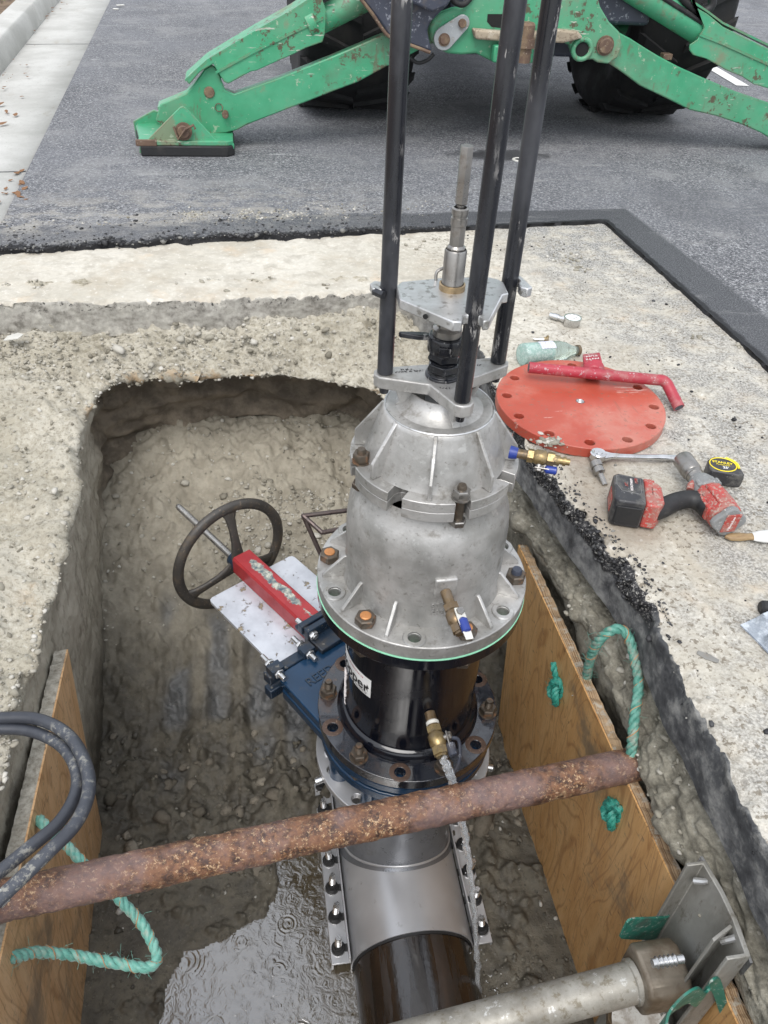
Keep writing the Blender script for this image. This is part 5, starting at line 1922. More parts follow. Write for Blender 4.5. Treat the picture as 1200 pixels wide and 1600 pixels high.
# sleeve shell
def shell(r0, r1, y0_, y1_, a0=0, a1=360, n_=96):
    vs, fs = [], []
    for i in range(n_ + 1):
        a = radians(a0 + (a1 - a0) * i / n_)
        for r, y in ((r0, y0_), (r1, y0_), (r1, y1_), (r0, y1_)):
            vs.append((MX + r * cos(a), y, ZM + r * sin(a)))
    for i in range(n_):
        for k in range(4):
            fs.append((i * 4 + k, (i + 1) * 4 + k, (i + 1) * 4 + (k + 1) % 4, i * 4 + (k + 1) % 4))
    return MB().add(vs, fs)
obj('shell', shell(.1765, .1805, .955, 1.665), M_STAIN, slv)
obj('rubber_gasket', shell(.173, .1762, .948, 1.672), M_RUBBER, slv)
# bolt bars on both sides with studs
for sx in (-1, 1):
    b = MB()
    y_ = .955
    b.box((MX + sx * .2085, 1.31, ZM + .035), (.054, .71, .006))
    b.box((MX + sx * .2325, 1.31, ZM + .020), (.006, .71, .034))
    b.box((MX + sx * .184, 1.31, ZM + .05), (.005, .71, .036))
    bar = obj('bolt_bar', b, M_STAIN, slv, bevel=.0015)
    for k in range(8):
        b = MB().box((MX + sx * .192, .995 + .0875 * k, ZM + .0415), (.028, .020, .005))
        obj('rubber_pad', b, M_RUBBER, bar)
    b = MB().box((MX + sx * .2085, 1.31, ZM - .045), (.054, .71, .006))
    obj('lower_lug_bar', b, M_STAIN, bar, bevel=.001)
ss_ = None
for sx in (-1, 1):
    for k in range(8):
        pos = Vector((MX + sx * .213, .995 + .0875 * k, ZM + .038))
        if ss_ is None:
            b = MB()
            b.lathe([(.001, 0), (.0215, 0), (.0215, .003), (.001, .003)], (0, 0, 0), n=20)
            b.lathe([(.001, .0031), (.0198, .0031), (.0198, .012), (.0165, .016), (.001, .016)], (0, 0, 0), n=20, mi=1)
            b.hexa((0, 0, .015), (0, 0, 1), .0145, .016, mi=1)
            b.lathe([(.0088, -.09), (.0088, .070), (.0072, .074), (.0005, .074)], (0, 0, 0), n=12)
            z = .034
            while z < .060:
                b.lathe([(.0087, z - .0012), (.0102, z), (.0087, z + .0012)], (0, 0, 0), n=12)
                z += .0050
            ss_ = obj('sleeve_stud', b, [M_GALV, M_RUBBER], None)
            ss_.parent = slv
            ss_.location = pos - origin_of(slv)
        else:
            o = part_copy(ss_, slv, pos, (radians(4 * ((k * 7) % 3 - 1)), radians(-5 * sx + 3 * ((k * 5) % 3 - 1)), k))
main = MB()
pr_ = []
main.tube2([(MX, -.7, ZM), (MX, 3.2, ZM)], [.1725, .1725], 96)
mo = obj('iron_water_main', main, M_MAIN)
tag(mo, 'dark wet rusty iron main lying half buried at the pit bottom', 'pipe')


# ================================================================== SHORING BOARDS, PIPES, ROPES, HOSES
def board(name, c, far_top, near_top, far_bot, near_bot, th, mat_f, mat_e, label, cat):
    """a sheet given by four corners of the face towards the pit; th = thickness away from the pit"""
    t = thing(name, label, cat, far_bot)
    A_, B_, C_, D_ = [Vector(p) for p in (far_top, near_top, near_bot, far_bot)]
    n_ = (B_ - A_).cross(D_ - A_).normalized()
    if n_.x * c < 0:
        n_ = -n_
    b = MB()
    NSEG = 40
    vs = []
    for i in range(NSEG + 1):
        t_ = i / NSEG
        p, q = A_.lerp(B_, t_), D_.lerp(C_, t_)
        vs += [p, q, p + n_ * th * .12, q + n_ * th * .12]
    fs = []
    for i in range(NSEG):
        k, l = i * 4, i * 4 + 4
        fs += [(k, l, l + 1, k + 1), (k + 2, k + 3, l + 3, l + 2), (k, k + 2, l + 2, l), (k + 1, l + 1, l + 3, k + 3)]
    fs += [(0, 1, 3, 2), (NSEG * 4, NSEG * 4 + 2, NSEG * 4 + 3, NSEG * 4 + 1)]
    b.add(vs, fs)
    obj('face_veneer', b, mat_f, t, smooth=0)
    b = MB()
    r = np.random.default_rng(31)
    vs = []
    o1 = n_ * th * .121
    for i in range(NSEG * 3 + 1):
        t_ = i / (NSEG * 3)
        p, q = A_.lerp(B_, t_), D_.lerp(C_, t_)
        up = Vector((0, 0, r.uniform(-.0035, .0015)))
        up2 = Vector((0, 0, r.uniform(-.006, .002)))
        vs += [p + o1 + up, q + o1, p + n_ * th + up2, q + n_ * th]
    fs = []
    M3 = NSEG * 3
    for i in range(M3):
        k, l = i * 4, i * 4 + 4
        fs += [(k, l, l + 1, k + 1), (k + 2, k + 3, l + 3, l + 2), (k, k + 2, l + 2, l), (k + 1, l + 1, l + 3, k + 3)]
    fs += [(0, 1, 3, 2), (M3 * 4, M3 * 4 + 2, M3 * 4 + 3, M3 * 4 + 1)]
    b.add(vs, fs)
    obj('board_core', b, mat_e, t, smooth=0)
    return t


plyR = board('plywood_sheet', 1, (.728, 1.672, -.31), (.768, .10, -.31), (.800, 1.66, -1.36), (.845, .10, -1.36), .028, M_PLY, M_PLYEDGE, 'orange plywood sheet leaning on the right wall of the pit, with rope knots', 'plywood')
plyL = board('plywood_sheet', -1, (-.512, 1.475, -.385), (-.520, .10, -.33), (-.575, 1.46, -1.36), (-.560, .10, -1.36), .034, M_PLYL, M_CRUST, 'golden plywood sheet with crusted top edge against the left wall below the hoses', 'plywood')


def rough_tube(path, r, n, amp, scale, seed=0, cap=True):
    b = MB().tube(path, r, n, cap)
    P = np.array([tuple(v) for v in b.v])
    cen = np.repeat(np.array([tuple(p) for p in path]), n, 0)
    d = P - cen
    d /= np.linalg.norm(d, axis=1, keepdims=True)
    P = P + d * (fbm(P, scale, 4, .6, s=seed) * amp)[:, None]
    b.v = [tuple(p) for p in P]
    return b


# rusty round bar lying across the pit
pR, pL = Vector((.80, .925, -.297)), Vector((-.74, .752, -.272))
path = [pL.lerp(pR, i / 260) for i in range(261)]
b = rough_tube(path, .0372, 40, .0018, 60, 5)
rp_ = obj('rusty_pipe', b, M_RUST, smooth=60)
tag(rp_, 'long flaking rusty brown pipe lying across the pit in front of the valve', 'pipe')
# aluminium shore at the bottom of the frame
sA, sB = Vector((-.672, .438, -.500)), Vector((.690, .532, -.382))
shore = thing('aluminium_shore', 'pale grey aluminium trench shore with green clips braced across the near end of the pit', 'trench shore', sB)
path = [sA.lerp(sB - (sB - sA).normalized() * .055, i / 60) for i in range(61)]
obj('cylinder_tube', MB().tube(path, .0365, 48), M_SHORE, shore, smooth=60)
sd_ = (sB - sA).normalized()
b = MB().tube2([sB - sd_ * .062, sB - sd_ * .060, sB - sd_ * .05, sB - sd_ * .05], [.037, .0405, .0405, .034], 40)
obj('end_collar', b, M_SHORE, shore)
b = MB()
cc = sB - sd_ * .012
b.prism([(-.052, -.036), (-.030, -.055), (.030, -.055), (.052, -.036), (.052, .036), (.030, .055), (-.030, .055), (-.052, .036)], -.040, .046, lambda u, v, w: cc + Vector((w, u, v)))
obj('socket_block', b, mat_metal('grimy_cast_socket', (.24, .205, .16), .45, .45, (.09, .065, .04), .47, 16, 120, .3), shore, bevel=.008, seg=3)
bp_ = atX(1052, 1503, .64)
b = MB().cyl(Vector((.60, bp_.y, bp_.z + .008)), Vector((.655, bp_.y, bp_.z + .008)), .0075, n=14)
for k in range(5):
    b.tube2([Vector((.605 + .008 * k, bp_.y, bp_.z + .008)), Vector((.608 + .008 * k, bp_.y, bp_.z + .008)), Vector((.611 + .008 * k, bp_.y, bp_.z + .008))], [.0075, .0105, .0075], 14)
obj('socket_screw', b, M_GALV, shore)
# rail: W shaped extrusion standing against the board
RX = .742
yf, yn = .628, .462
zt_, zb2 = -.150, -1.25
b = MB()
prof = [(.030, yf), (-.052, yf), (-.052, yf - .006), (.006, yf - .008), (.020, (yf + yn) / 2 + .03), (.020, (yf + yn) / 2 - .02), (.006, yn + .008), (-.052, yn + .006), (-.052, yn), (.030, yn), (.036, (yf + yn) / 2)]
# back plate with two side flanges
prof = [(-.026, yf), (-.026, yf - .0065), (.004, yf - .0065), (.010, yf - .06), (.010, yn + .06), (.004, yn + .0065), (-.030, yn + .0065), (-.030, yn), (.012, yn), (.019, yn + .055), (.019, yf - .055), (.012, yf)]
b.prism([(x + RX, y) for x, y in prof], zb2, zt_, lambda u, v, w: Vector((u, v, w)))
rail = obj('rail', b, M_RAIL, shore, bevel=.0015)
b = MB()
b.prism([(RX - .034, .496), (RX - .034, .502), (RX + .008, .520), (RX + .010, .514)], zb2, zt_ - .01, lambda u, v, w: Vector((u, v, w)))
obj('rail_web', b, M_RAIL, rail, bevel=.001)
# bright bent strap along the rail's back
b = MB()
sp_ = smooth_path([atX(1094, 1338, .765), atX(1108, 1362, .768), atX(1122, 1402, .772), atX(1146, 1450, .770), atX(1164, 1482, .765), atX(1172, 1505, .76)], 6)
for i in range(len(sp_) - 1):
    p, q = sp_[i], sp_[i + 1]
    hz = Vector((0, 0, -.05))
    ex = Vector((.005, 0, 0))
    b.add([p, q, q + hz, p + hz, p + ex, q + ex, q + hz + ex, p + hz + ex], [(0, 1, 2, 3), (4, 7, 6, 5), (0, 4, 5, 1), (3, 2, 6, 7)])
obj('rail_back_strap', b, M_MACH, rail)
for (qx, qy, qx2, qy2) in ((1085, 1376, 1108, 1378), (1127, 1471, 1150, 1465)):
    p, q = atX(qx, qy, .735), atX(qx2, qy2, .752)
    b = MB().tube([p, q], .006, 8)
    obj('rail_lip', b, M_MACH, rail)


def clip(name, pts, X0, th, parent, mat, ny=0):
    P = [atX(x, y, X0) for x, y in pts]
    b = MB()
    n_ = len(P)
    e = Vector((th, 0, 0))
    b.add([p for p in P] + [p + e for p in P], [tuple(range(n_)), tuple(range(n_, 2 * n_))[::-1]] + [(i, (i + 1) % n_, n_ + (i + 1) % n_, n_ + i) for i in range(n_)])
    return obj(name, b, mat, parent, bevel=.001)


def curve_plate(name, top, drop, th, parent, mat):
    """sheet standing on edge: follows the path `top`, hangs down by drop(t)"""
    P = smooth_path(top, 6)
    n_ = len(P)
    vs = []
    for i, p in enumerate(P):
        t_ = (P[min(i + 1, n_ - 1)] - P[max(i - 1, 0)]).normalized()
        s_ = Vector((-t_.y, t_.x, 0)).normalized() * th * .5
        h_ = drop(i / (n_ - 1))
        dz = Vector((0, 0, -h_))
        vs += [p - s_, p + s_, p + s_ + dz, p - s_ + dz]
    fs = [(i * 4 + k, (i + 1) * 4 + k, (i + 1) * 4 + (k + 1) % 4, i * 4 + (k + 1) % 4) for i in range(n_ - 1) for k in range(4)]
    fs += [(0, 1, 2, 3), ((n_ - 1) * 4, (n_ - 1) * 4 + 3, (n_ - 1) * 4 + 2, (n_ - 1) * 4 + 1)]
    return obj(name, MB().add(vs, fs), mat, parent, smooth=50)


top = [atY(979, 1441, .60), atY(990, 1435, .605), atY(1042, 1432, .62), atY(1043, 1422, .625), atY(1050, 1418, .63), atY(1058, 1420, .635), atY(1062, 1402, .645)]
curve_plate('spring_clip', top, lambda t: .024 + .075 * math.sqrt(max(0, 1 - abs(t * 2.4 - 1) ** 2)) if t < .83 else .030, .004, shore, M_JADE)
top = [atY(1040, 1605, .405), atY(1047, 1580, .42), atY(1068, 1556, .43), atY(1090, 1543, .44), atY(1101, 1550, .445), atY(1108, 1545, .45), atY(1112, 1532, .455), atY(1125, 1530, .46), atY(1137, 1568, .45)]
curve_plate('spring_clip', top, lambda t: .075 - .03 * t, .004, shore, M_JADE)

# two looped hoses on the left bank
def hose(name, pts, r, label):
    P = smooth_path(pts, 14)
    o = obj(name, MB().tube(P, r, 20), M_HOSE, smooth=60)
    tag(o, label, 'hose')
    return o


zz = -.16
h1 = [(-1.35, 1.6, -.10), (-1.0, 1.30, -.13), at(-130, 1150, -.19), at(-60, 1128, -.19), at(0, 1122, -.18), at(60, 1124, -.17), at(108, 1150, -.16), at(134, 1195, -.15), at(138, 1240, -.14), at(118, 1287, -.135), at(75, 1332, -.13), at(25, 1380, -.13), at(-30, 1432, -.13), at(-90, 1490, -.145), (-.80, .42, -.155), (-1.25, .25, -.10)]
h2 = [(-1.35, 1.52, -.10), (-1.0, 1.24, -.13), at(-130, 1170, -.19), at(-60, 1146, -.2), at(0, 1139, -.195), at(50, 1143, -.19), at(95, 1165, -.18), at(118, 1200, -.17), at(118, 1240, -.165), at(92, 1285, -.16), at(45, 1325, -.155), at(0, 1362, -.15), at(-50, 1402, -.15), at(-100, 1440, -.15), (-.85, .50, -.155), (-1.25, .36, -.10)]
hose('rubber_hose', h1, .0125, 'outer mud-splashed black hose of the pair looping over the left board')
hose('rubber_hose', h2, .0120, 'inner black hose of the pair looping over the left board')
b = MB().tube2([at(6, 1397, -.132), at(-6, 1409, -.132)], [.0145, .0145], 18)
obj('hose_band', b, M_GALV, bpy.data.objects['rubber_hose'])


def rope_into(b, P, r, pitch=4.6, n=6, mi=0, tracer=None):
    P = [Vector(p) for p in P]
    # resample evenly
    L = [0]
    for i in range(1, len(P)):
        L.append(L[-1] + (P[i] - P[i - 1]).length)
    n_ = max(8, int(L[-1] / (r * .55)))
    Q = []
    j = 0
    for i in range(n_ + 1):
        s = L[-1] * i / n_
        while j < len(L) - 2 and L[j + 1] < s:
            j += 1
        t = (s - L[j]) / max(1e-9, L[j + 1] - L[j])
        Q.append(P[j].lerp(P[j + 1], t))
    u = (Q[1] - Q[0]).orthogonal().normalized()
    st_ = [[], [], []]
    tr = []
    for i, q in enumerate(Q):
        t = (Q[min(i + 1, n_)] - Q[max(i - 1, 0)]).normalized()
        u = (u - t * u.dot(t)).normalized()
        w = t.cross(u)
        a = 2 * pi * (L[-1] * i / n_) / (pitch * r)
        for k in range(3):
            aa = a + 2 * pi * k / 3 + .22 * sin(i * .37 + k * 2.1) + .15 * sin(i * .11)
            st_[k].append(q + (u * cos(aa) + w * sin(aa)) * r * (.50 + .05 * sin(i * .23 + k)))
        if tracer is not None:
            aa = a + .25
            tr.append(q + (u * cos(aa) + w * sin(aa)) * r * 1.0)
    for k in range(3):
        b.tube(st_[k], [r * (.56 + .035 * sin(i * .61 + k * 1.7) + .025 * sin(i * .19)) for i in range(len(st_[k]))], n, mi=mi)
    q_ = np.random.default_rng(int(L[-1] * 1000))
    for _ in range(int(L[-1] * 260)):       # loose broken fibres
        s0 = st_[int(q_.integers(3))][int(q_.integers(n_))]
        d1 = Vector(q_.normal(0, 1, 3)).normalized()
        d2 = Vector(q_.normal(0, .6, 3))
        l_ = r * q_.uniform(.8, 1.5)
        b.tube([s0, s0 + d1 * l_, s0 + (d1 + d2 * .6) * l_ * 1.25], .00035, 3, mi=mi)
    if tracer is not None:
        b.tube(tr, r * .09, 4, mi=tracer)
    return b


# left rope handle
P = smooth_path([at(60, 1280, -.41), at(72, 1292, -.405), at(100, 1318, -.43), at(140, 1358, -.47), at(186, 1404, -.52), at(222, 1445, -.56), at(243, 1485, -.585), at(243, 1505, -.59), at(225, 1512, -.585), at(170, 1503, -.57), at(110, 1492, -.54), at(60, 1488, -.49), at(12, 1498, -.42)], 10)
b = rope_into(MB(), P, .0118, mi=0, tracer=1)
r_ = np.random.default_rng(5)
for _ in range(14):
    d_ = Vector((r_.normal(-.012, .006), r_.normal(0, .006), r_.normal(0, .006)))
    b.tube([P[-1], P[-1] + d_ * 1.6], .0013, 4)
o = obj('teal_rope', b, [M_ROPE, M_TRACER], smooth=60)
tag(o, 'light teal rope loop hanging from the left plywood sheet under the rusty pipe', 'rope')
# right rope: loop behind the board
P = smooth_path([at(916, 1062, -.33), at(922, 1030, -.22), at(934, 1004, -.135), at(950, 988, -.095), at(968, 983, -.085), at(982, 997, -.10), at(992, 1030, -.13), at(998, 1070, -.16), at(993, 1110, -.19), at(989, 1145, -.215), at(985, 1190, -.28)], 10)
o = obj('teal_rope', rope_into(MB(), P, .0118, mi=0, tracer=1), [M_ROPEG, M_TRACER], smooth=60)
tag(o, 'greyish teal rope loop standing up behind the right plywood sheet', 'rope')


def knot(px, py, X0, label, s, flip):
    c0 = atX(px, py, X0)
    th_ = thing('rope_knot', label, 'rope knot', c0)
    K = []
    for i in range(30):
        t = 2 * pi * i / 30
        # trefoil
        x = .018 * (2 + cos(3 * t)) * cos(2 * t) * .42
        y = .018 * (2 + cos(3 * t)) * sin(2 * t) * .5
        z = .018 * sin(3 * t) * .55
        K.append(c0 + Vector((-.018 + z, x * s, y * s * 1.5)))
    K.append(K[0])
    obj('knot_coil', rope_into(MB(), smooth_path(K, 3), .0105, n=5), M_ROPED, th_, smooth=60)
    P = smooth_path([c0 + Vector((-.016, flip * .014, .026)), c0 + Vector((-.024, flip * .028, .046)), c0 + Vector((-.022, flip * .044, .058))], 5)
    obj('rope_tail', rope_into(MB(), P, .0095, n=5), M_ROPED, th_, smooth=60)
    return th_


knot(880, 1077, .763, 'small dark teal knot high on the right board beside a splinter', 1.15, 1)
knot(969, 1268, .772, 'small dark teal knot on the right board below the rusty pipe', 1.15, -.6)
p, q = atX(894, 1086, .745), atX(911, 1084, .758)
o = obj('wood_splinter', MB().prism([(0, 0), (1, .08), (1.02, -.06), (0, -.12)], -.001, .001, lambda u, v, w: p + (q - p) * u + Vector((w, 0, v * .03))), M_WHITEPL)
tag(o, 'pale wood splinter sticking out beside the upper rope knot', 'splinter')

# labelled canister and a fitting half hidden under the shore
ca = at(1018, 1592, -.60)
can = thing('labelled_canister', 'canister with a hand lettered white label and brown rims under the shore', 'canister', ca)
ax_ = Vector((.55, .25, -.75)).normalized()
b = MB().tube2([ca - ax_ * .10, ca + ax_ * .03], [.055, .055], 40)
obj('label_wrap', b, M_LABELD, can)
b = MB()
for k in (.032, .042, .052):
    b.tube2([ca + ax_ * (k - .003), ca + ax_ * k, ca + ax_ * (k + .003)], [.055, .0585, .055], 40)
b.tube2([ca + ax_ * .03, ca + ax_ * .07], [.054, .054], 40)
obj('rolled_rim', b, M_GRUST, can)
v_ = (Vector((0, 0, EYE)) - ca).normalized()
nr = (v_ - ax_ * v_.dot(ax_)).normalized()
for i_, s_ in enumerate(('by water', 'The')):
    text('handwriting', s_, .020, frameM(ca + nr * .0562 - ax_ * (.02 + i_ * -.024), nr.cross(ax_), -ax_), M_INK, can, .0003)
fc_ = at(968, 1594, -.58)
fit_ = thing('pipe_fitting', 'tarnished brass fitting beside the labelled canister under the shore', 'pipe fitting', fc_)
b = MB().tube2([fc_ + Vector((0, 0, -.04)), fc_ + Vector((0, 0, -.01)), fc_ + Vector((0, 0, -.01)), fc_ + Vector((0, 0, .012)), fc_ + Vector((0, 0, .012)), fc_ + Vector((0, 0, .02))], [.02, .02, .027, .027, .016, .016], 8)
obj('fitting_body', b, M_BRONZE, fit_, bevel=.001)
b = MB().hexa(fc_ + Vector((.035, .02, -.02)), (0, 0, 1), .014, .02)
obj('fitting_plug', b, M_BRASS, fit_)

# ================================================================== THINGS LYING ON THE SLAB
# blind flange
bc = at(906.7, 626.4, .031)
h0 = at(804, 590, .031)
bph = atan2(h0.y - bc.y, h0.x - bc.x)
bf = thing('blind_flange', 'large orange red round blind flange with twelve holes lying on the slab', 'flange', (bc.x, bc.y, 0))
b = MB().holed(.2425, .012, .212, .0145, 12, .001, .031, (bc.x, bc.y, 0), bph, arc=8)
o = obj('disc', b, M_REDPL, bf, bevel=.0022)
b = MB().lathe([(.0116, .0305), (.0116, .004)], (bc.x, bc.y, 0), n=24)
z = .006
while z < .029:
    b.lathe([(.0118, z), (.0108, z + .0012), (.0118, z + .0024)], (bc.x, bc.y, 0), n=20)
    z += .003
obj('threaded_centre_hole', b, M_GALV, bf)
mc = at(860, 690, .031)
b = MB()
r_ = np.random.default_rng(3)
pts_ = np.array([(mc.x + r_.normal(0, .018), mc.y + r_.normal(0, .012), .032) for _ in range(60)])
scatter('dried_mud_splash', pts_, r_.gamma(2, .0018, 60) + .0015, M_STONE, seed=8, flat=.4)

# red socket key
key = thing('red_socket_key', 'pinkish red tee handled socket key lying over the orange flange', 'wrench', at(925, 580, .05))
kA, kB, kC = at(826, 574, .075), at(1040, 595, .060), at(1061, 637, .018)
path = [kA, kA.lerp(kB, .5)] + smooth_path([kA.lerp(kB, .93), kB.lerp(kA, .02), kB.lerp(kC, .12)], 5) + [kC]
b = MB().tube(path, .0165, 24)
obj('handle_bar', b, M_REDPIPE, key, smooth=60)
b = MB().tube2([kA - (kB - kA).normalized() * .0005, kA + (kB - kA).normalized() * .004], [.0125, .0125], 20)
b.tube2([kC - (kC - kB).normalized() * .004, kC + (kC - kB).normalized() * .0008], [.0125, .0125], 20)
obj('bar_bore', b, M_DARKST, key)
km = at(928, 582, .070)
ks = at(921, 549, .035)
kd = (ks - km).normalized()
ku = Vector((0, 0, 1))
kx = kd.cross(ku).normalized()
kz = kx.cross(kd).normalized()
fk = lambda u, v, w: km + kd * w + (kx * cos(.25) + kz * sin(.25)) * u + (kz * cos(.25) - kx * sin(.25)) * v
b = MB()
b.prism([(-.026, -.026), (.026, -.026), (.026, .026), (-.026, .026)], .022, .105, fk)
b.tube2([km + kd * .0, km + kd * .026], [.020, .034], 20)
sk = obj('square_socket', b, M_REDPIPE, key, bevel=.003)
text('handwriting', 'STEM', .017, frameM(fk(0, .0268, .048), (kx * cos(.25) + kz * sin(.25)), -kd), M_CHALK, sk, .0003)
text('handwriting', 'NUT', .017, frameM(fk(0, .0268, .074), (kx * cos(.25) + kz * sin(.25)), -kd), M_CHALK, sk, .0003)
b = MB()
b.prism([(-.020, -.020), (.020, -.020), (.020, .020), (-.020, .020)], .1045, .1058, fk)
obj('socket_opening', b, M_STEELBAR, sk)

# green glass bottle
g0, g1 = at(812, 554, .034), at(905, 547, .020)
gd_ = (g1 - g0).normalized()
bt = thing('glass_bottle', 'pale green glass bottle lying behind the orange flange with a faded label', 'bottle', g0)
b = MB()
L_ = (g1 - g0).length
prof = [(.001, .004), (.026, .002), (.033, .006), (.035, .016), (.035, L_ * .62), (.030, L_ * .74), (.018, L_ * .86), (.014, L_ * .92), (.0135, L_ * .96), (.016, L_ * .965), (.016, L_ * .99), (.0125, L_)]
b.lathe(prof, g0, gd_, 40)
obj('glass_body', b, M_GLASS, bt, smooth=50)
b = MB().lathe([(.001, .012), (.030, .012), (.0325, .05), (.0325, L_ * .5), (.001, L_ * .5)], g0, gd_, 32)
obj('pale_residue', b, mat_paint('milky_residue', (.55, .72, .68), .6, wear_col=(.75, .8, .78), wear_amt=.5, scale=30, dirt=(.4, .6, .55), dirt_amt=.6), bt)
upv = (Vector((0, 0, 1)) - gd_ * gd_.z).normalized()
sdv = gd_.cross(upv)
b = MB()
vs = []
for i in range(9):
    a = radians(-40 + 10 * i)
    n__ = upv * cos(a) + sdv * sin(a) * -1
    for j in range(2):
        vs.append(g0 + gd_ * (L_ * (.28 if j == 0 else .52)) + n__ * .0355)
b.add(vs, [(2 * i, 2 * i + 1, 2 * i + 3, 2 * i + 2) for i in range(8)])
obj('faded_label', b, mat_paint('violet_white_label', (.60, .60, .74), .6, wear_col=(.8, .82, .82), wear_amt=.52, scale=40, dirt_amt=.8), bt)
b = MB().tube2([g0 + gd_ * (L_ * .955), g0 + gd_ * (L_ * 1.0)], [.0168, .0168], 20)
obj('screw_cap', b, M_BRONZE, bt)

# pressure gauge
gc_ = at(894, 502, .016)
ga = thing('pressure_gauge', 'round steel pressure gauge with white dial lying far back on the slab', 'gauge', (gc_.x, gc_.y, 0))
b = MB().lathe([(.001, .001), (.026, .001), (.028, .004), (.028, .024), (.030, .025), (.030, .031), (.0265, .031), (.026, .028)], (gc_.x, gc_.y, 0), n=40)
obj('case', b, M_CHROME, ga)
b = MB().lathe([(.001, .0285), (.0262, .0285)], (gc_.x, gc_.y, 0), n=36)
dial = obj('dial', b, M_DIAL, ga)
b = MB()
for k in range(11):
    a = radians(225 - 27 * k)
    b.box((gc_.x + .022 * cos(a), gc_.y + .022 * sin(a), .0291), (.004, .0010, .0004), Matrix.Rotation(a, 3, 'Z'))
b.box((gc_.x + .006, gc_.y - .004, .0296), (.024, .0012, .0004), Matrix.Rotation(radians(215), 3, 'Z'))
obj('dial_marks', b, M_INK, dial)
gn = at(862, 493, .014)
gdir = (Vector((gn.x, gn.y, .014)) - Vector((gc_.x, gc_.y, .014))).normalized()
b = MB()
q = Vector((gc_.x, gc_.y, .014)) + gdir * .027
b.tube2([q, q + gdir * .010], [.010, .010], 6)
b.tube2([q + gdir * .010, q + gdir * .022, q + gdir * .022, q + gdir * .040, q + gdir * .040, q + gdir * .056], [.008, .008, .0115, .0115, .0095, .0095], 16)
obj('threaded_nipple', b, M_GALV, ga)
# small brass fitting
q = at(848, 531, .008)
sm = thing('hose_fitting', 'tiny brass hose fitting lying between the bottle and the gauge', 'hose fitting', q)
b = MB().tube2([q + Vector((-.030, .008, 0)), q + Vector((-.012, .003, 0)), q + Vector((-.012, .003, 0)), q + Vector((.004, 0, 0))], [.004, .004, .007, .007], 10)
obj('barbed_stem', b, M_GALV, sm)
b = MB().tube2([q + Vector((.004, 0, 0)), q + Vector((.018, -.003, 0))], [.010, .010], 6)
b.tube2([q + Vector((.012, .0, .004)), q + Vector((.022, .014, .004))], [.006, .005], 10)
obj('fitting_nut', b, M_BRASS, sm)

# ratchet wrench
rA, rB = at(934, 712, .022), at(1052, 715, .016)
rd = (rB - rA).normalized()
rat = thing('ratchet_wrench', 'chrome ratchet wrench with a socket extension lying in front of the orange flange', 'wrench', rA)
rs = Vector((-rd.y, rd.x, 0)).normalized()
b = MB()
path = [rA + rd * t for t in (.0, .02, .035, .06, .10, .14, .18, .225)]
vs = []
wd = [.019, .017, .011, .0095, .0085, .0095, .011, .010]
ht = [.012, .012, .009, .007, .006, .0065, .0075, .006]
n_ = 12
for p_, w_, h_ in zip(path, wd, ht):
    for k in range(n_):
        a = 2 * pi * k / n_
        vs.append(p_ + rs * (w_ * cos(a)) + Vector((0, 0, h_ * sin(a))))
fs = [(i * n_ + k, i * n_ + (k + 1) % n_, (i + 1) * n_ + (k + 1) % n_, (i + 1) * n_ + k) for i in range(len(path) - 1) for k in range(n_)] + [tuple(range(n_)), tuple(range((len(path) - 1) * n_, len(path) * n_))[::-1]]
obj('handle', MB().add(vs, fs), M_CHROME, rat, smooth=60)
b = MB().lathe([(.001, -.010), (.019, -.010), (.0215, -.006), (.0215, .009), (.019, .012), (.012, .0125), (.011, .0145), (.001, .0145)], rA, n=36)
obj('ratchet_head', b, M_CHROME, rat)
e0, e1 = at(930, 722, .028), at(941, 748, .010)
ed = (e1 - e0).normalized()
b = MB().tube2([e0 - ed * .002, e0, e0 + ed * .016, e0 + ed * .016, e0 + ed * .022, e0 + ed * .022, e0 + ed * .034, e0 + ed * .036, e0 + ed * .040, e1 + ed * .02], [.012, .0155, .0155, .013, .013, .0145, .0145, .011, .0078, .0072], 24)
obj('extension_bar', b, M_STEELBAR, rat)

# cordless impact wrench lying on its side
imp = thing('impact_wrench', 'dusty red and black cordless impact wrench lying on the slab with a deep socket', 'power tool', at(1080, 790, 0))
nose, tail = at(1080, 736, .052), at(1133, 808, .048)
ad = (nose - tail).normalized()            # towards the socket
Lh = (nose - tail).length
def pz(px, py, z):
    return at(px, py, z)
hup = Vector((0, 0, 1))
hs2 = ad.cross(hup).normalized()
b = MB()
b.tube2([tail - ad * .006, tail, tail + ad * .030, tail + ad * .075, tail + ad * .092], [.034, .039, .0405, .038, .034], 28)
b.box(tail + ad * .046 + hup * .030 - hs2 * .004, (.036, .070, .020), frameM((0, 0, 0), hs2, ad).to_3x3())
b.box(tail + ad * .046 - hs2 * .030, (.022, .064, .040), frameM((0, 0, 0), hs2, ad).to_3x3())
obj('motor_housing', b, M_TOOLRED, imp, bevel=.004)
b = MB()
pol = [(.040 * cos(radians(t)) * (1.0 + .10 * cos(radians(4 * t))), .038 * sin(radians(t)) * (1 + .10 * cos(radians(4 * t)))) for t in range(0, 360, 15)]
tb = tail - ad * .006
fr_t = lambda u, v, w: tb - ad * w + hs2 * u + hup * v
b.prism(pol, .0, .016, fr_t)
cap = obj('end_cap', b, M_TOOLGRY, imp, bevel=.004)
b = MB()
b.prism([(-.018, -.026), (.020, -.026), (.024, .026), (-.014, .026)], .0155, .0185, fr_t)
bd = obj('cap_badge', b, M_TOOLRED, cap, bevel=.002)
text('lettering', 'Milwaukee', .0095, frameM(fr_t(.003, 0, .0190), hup * 1.0 + hs2 * .12, -hs2), M_CHALK, bd, .0003)
b = MB()
b.tube2([tail + ad * .086, tail + ad * .094, tail + ad * .118, tail + ad * .138, tail + ad * .150], [.030, .0365, .0345, .027, .019], 28)
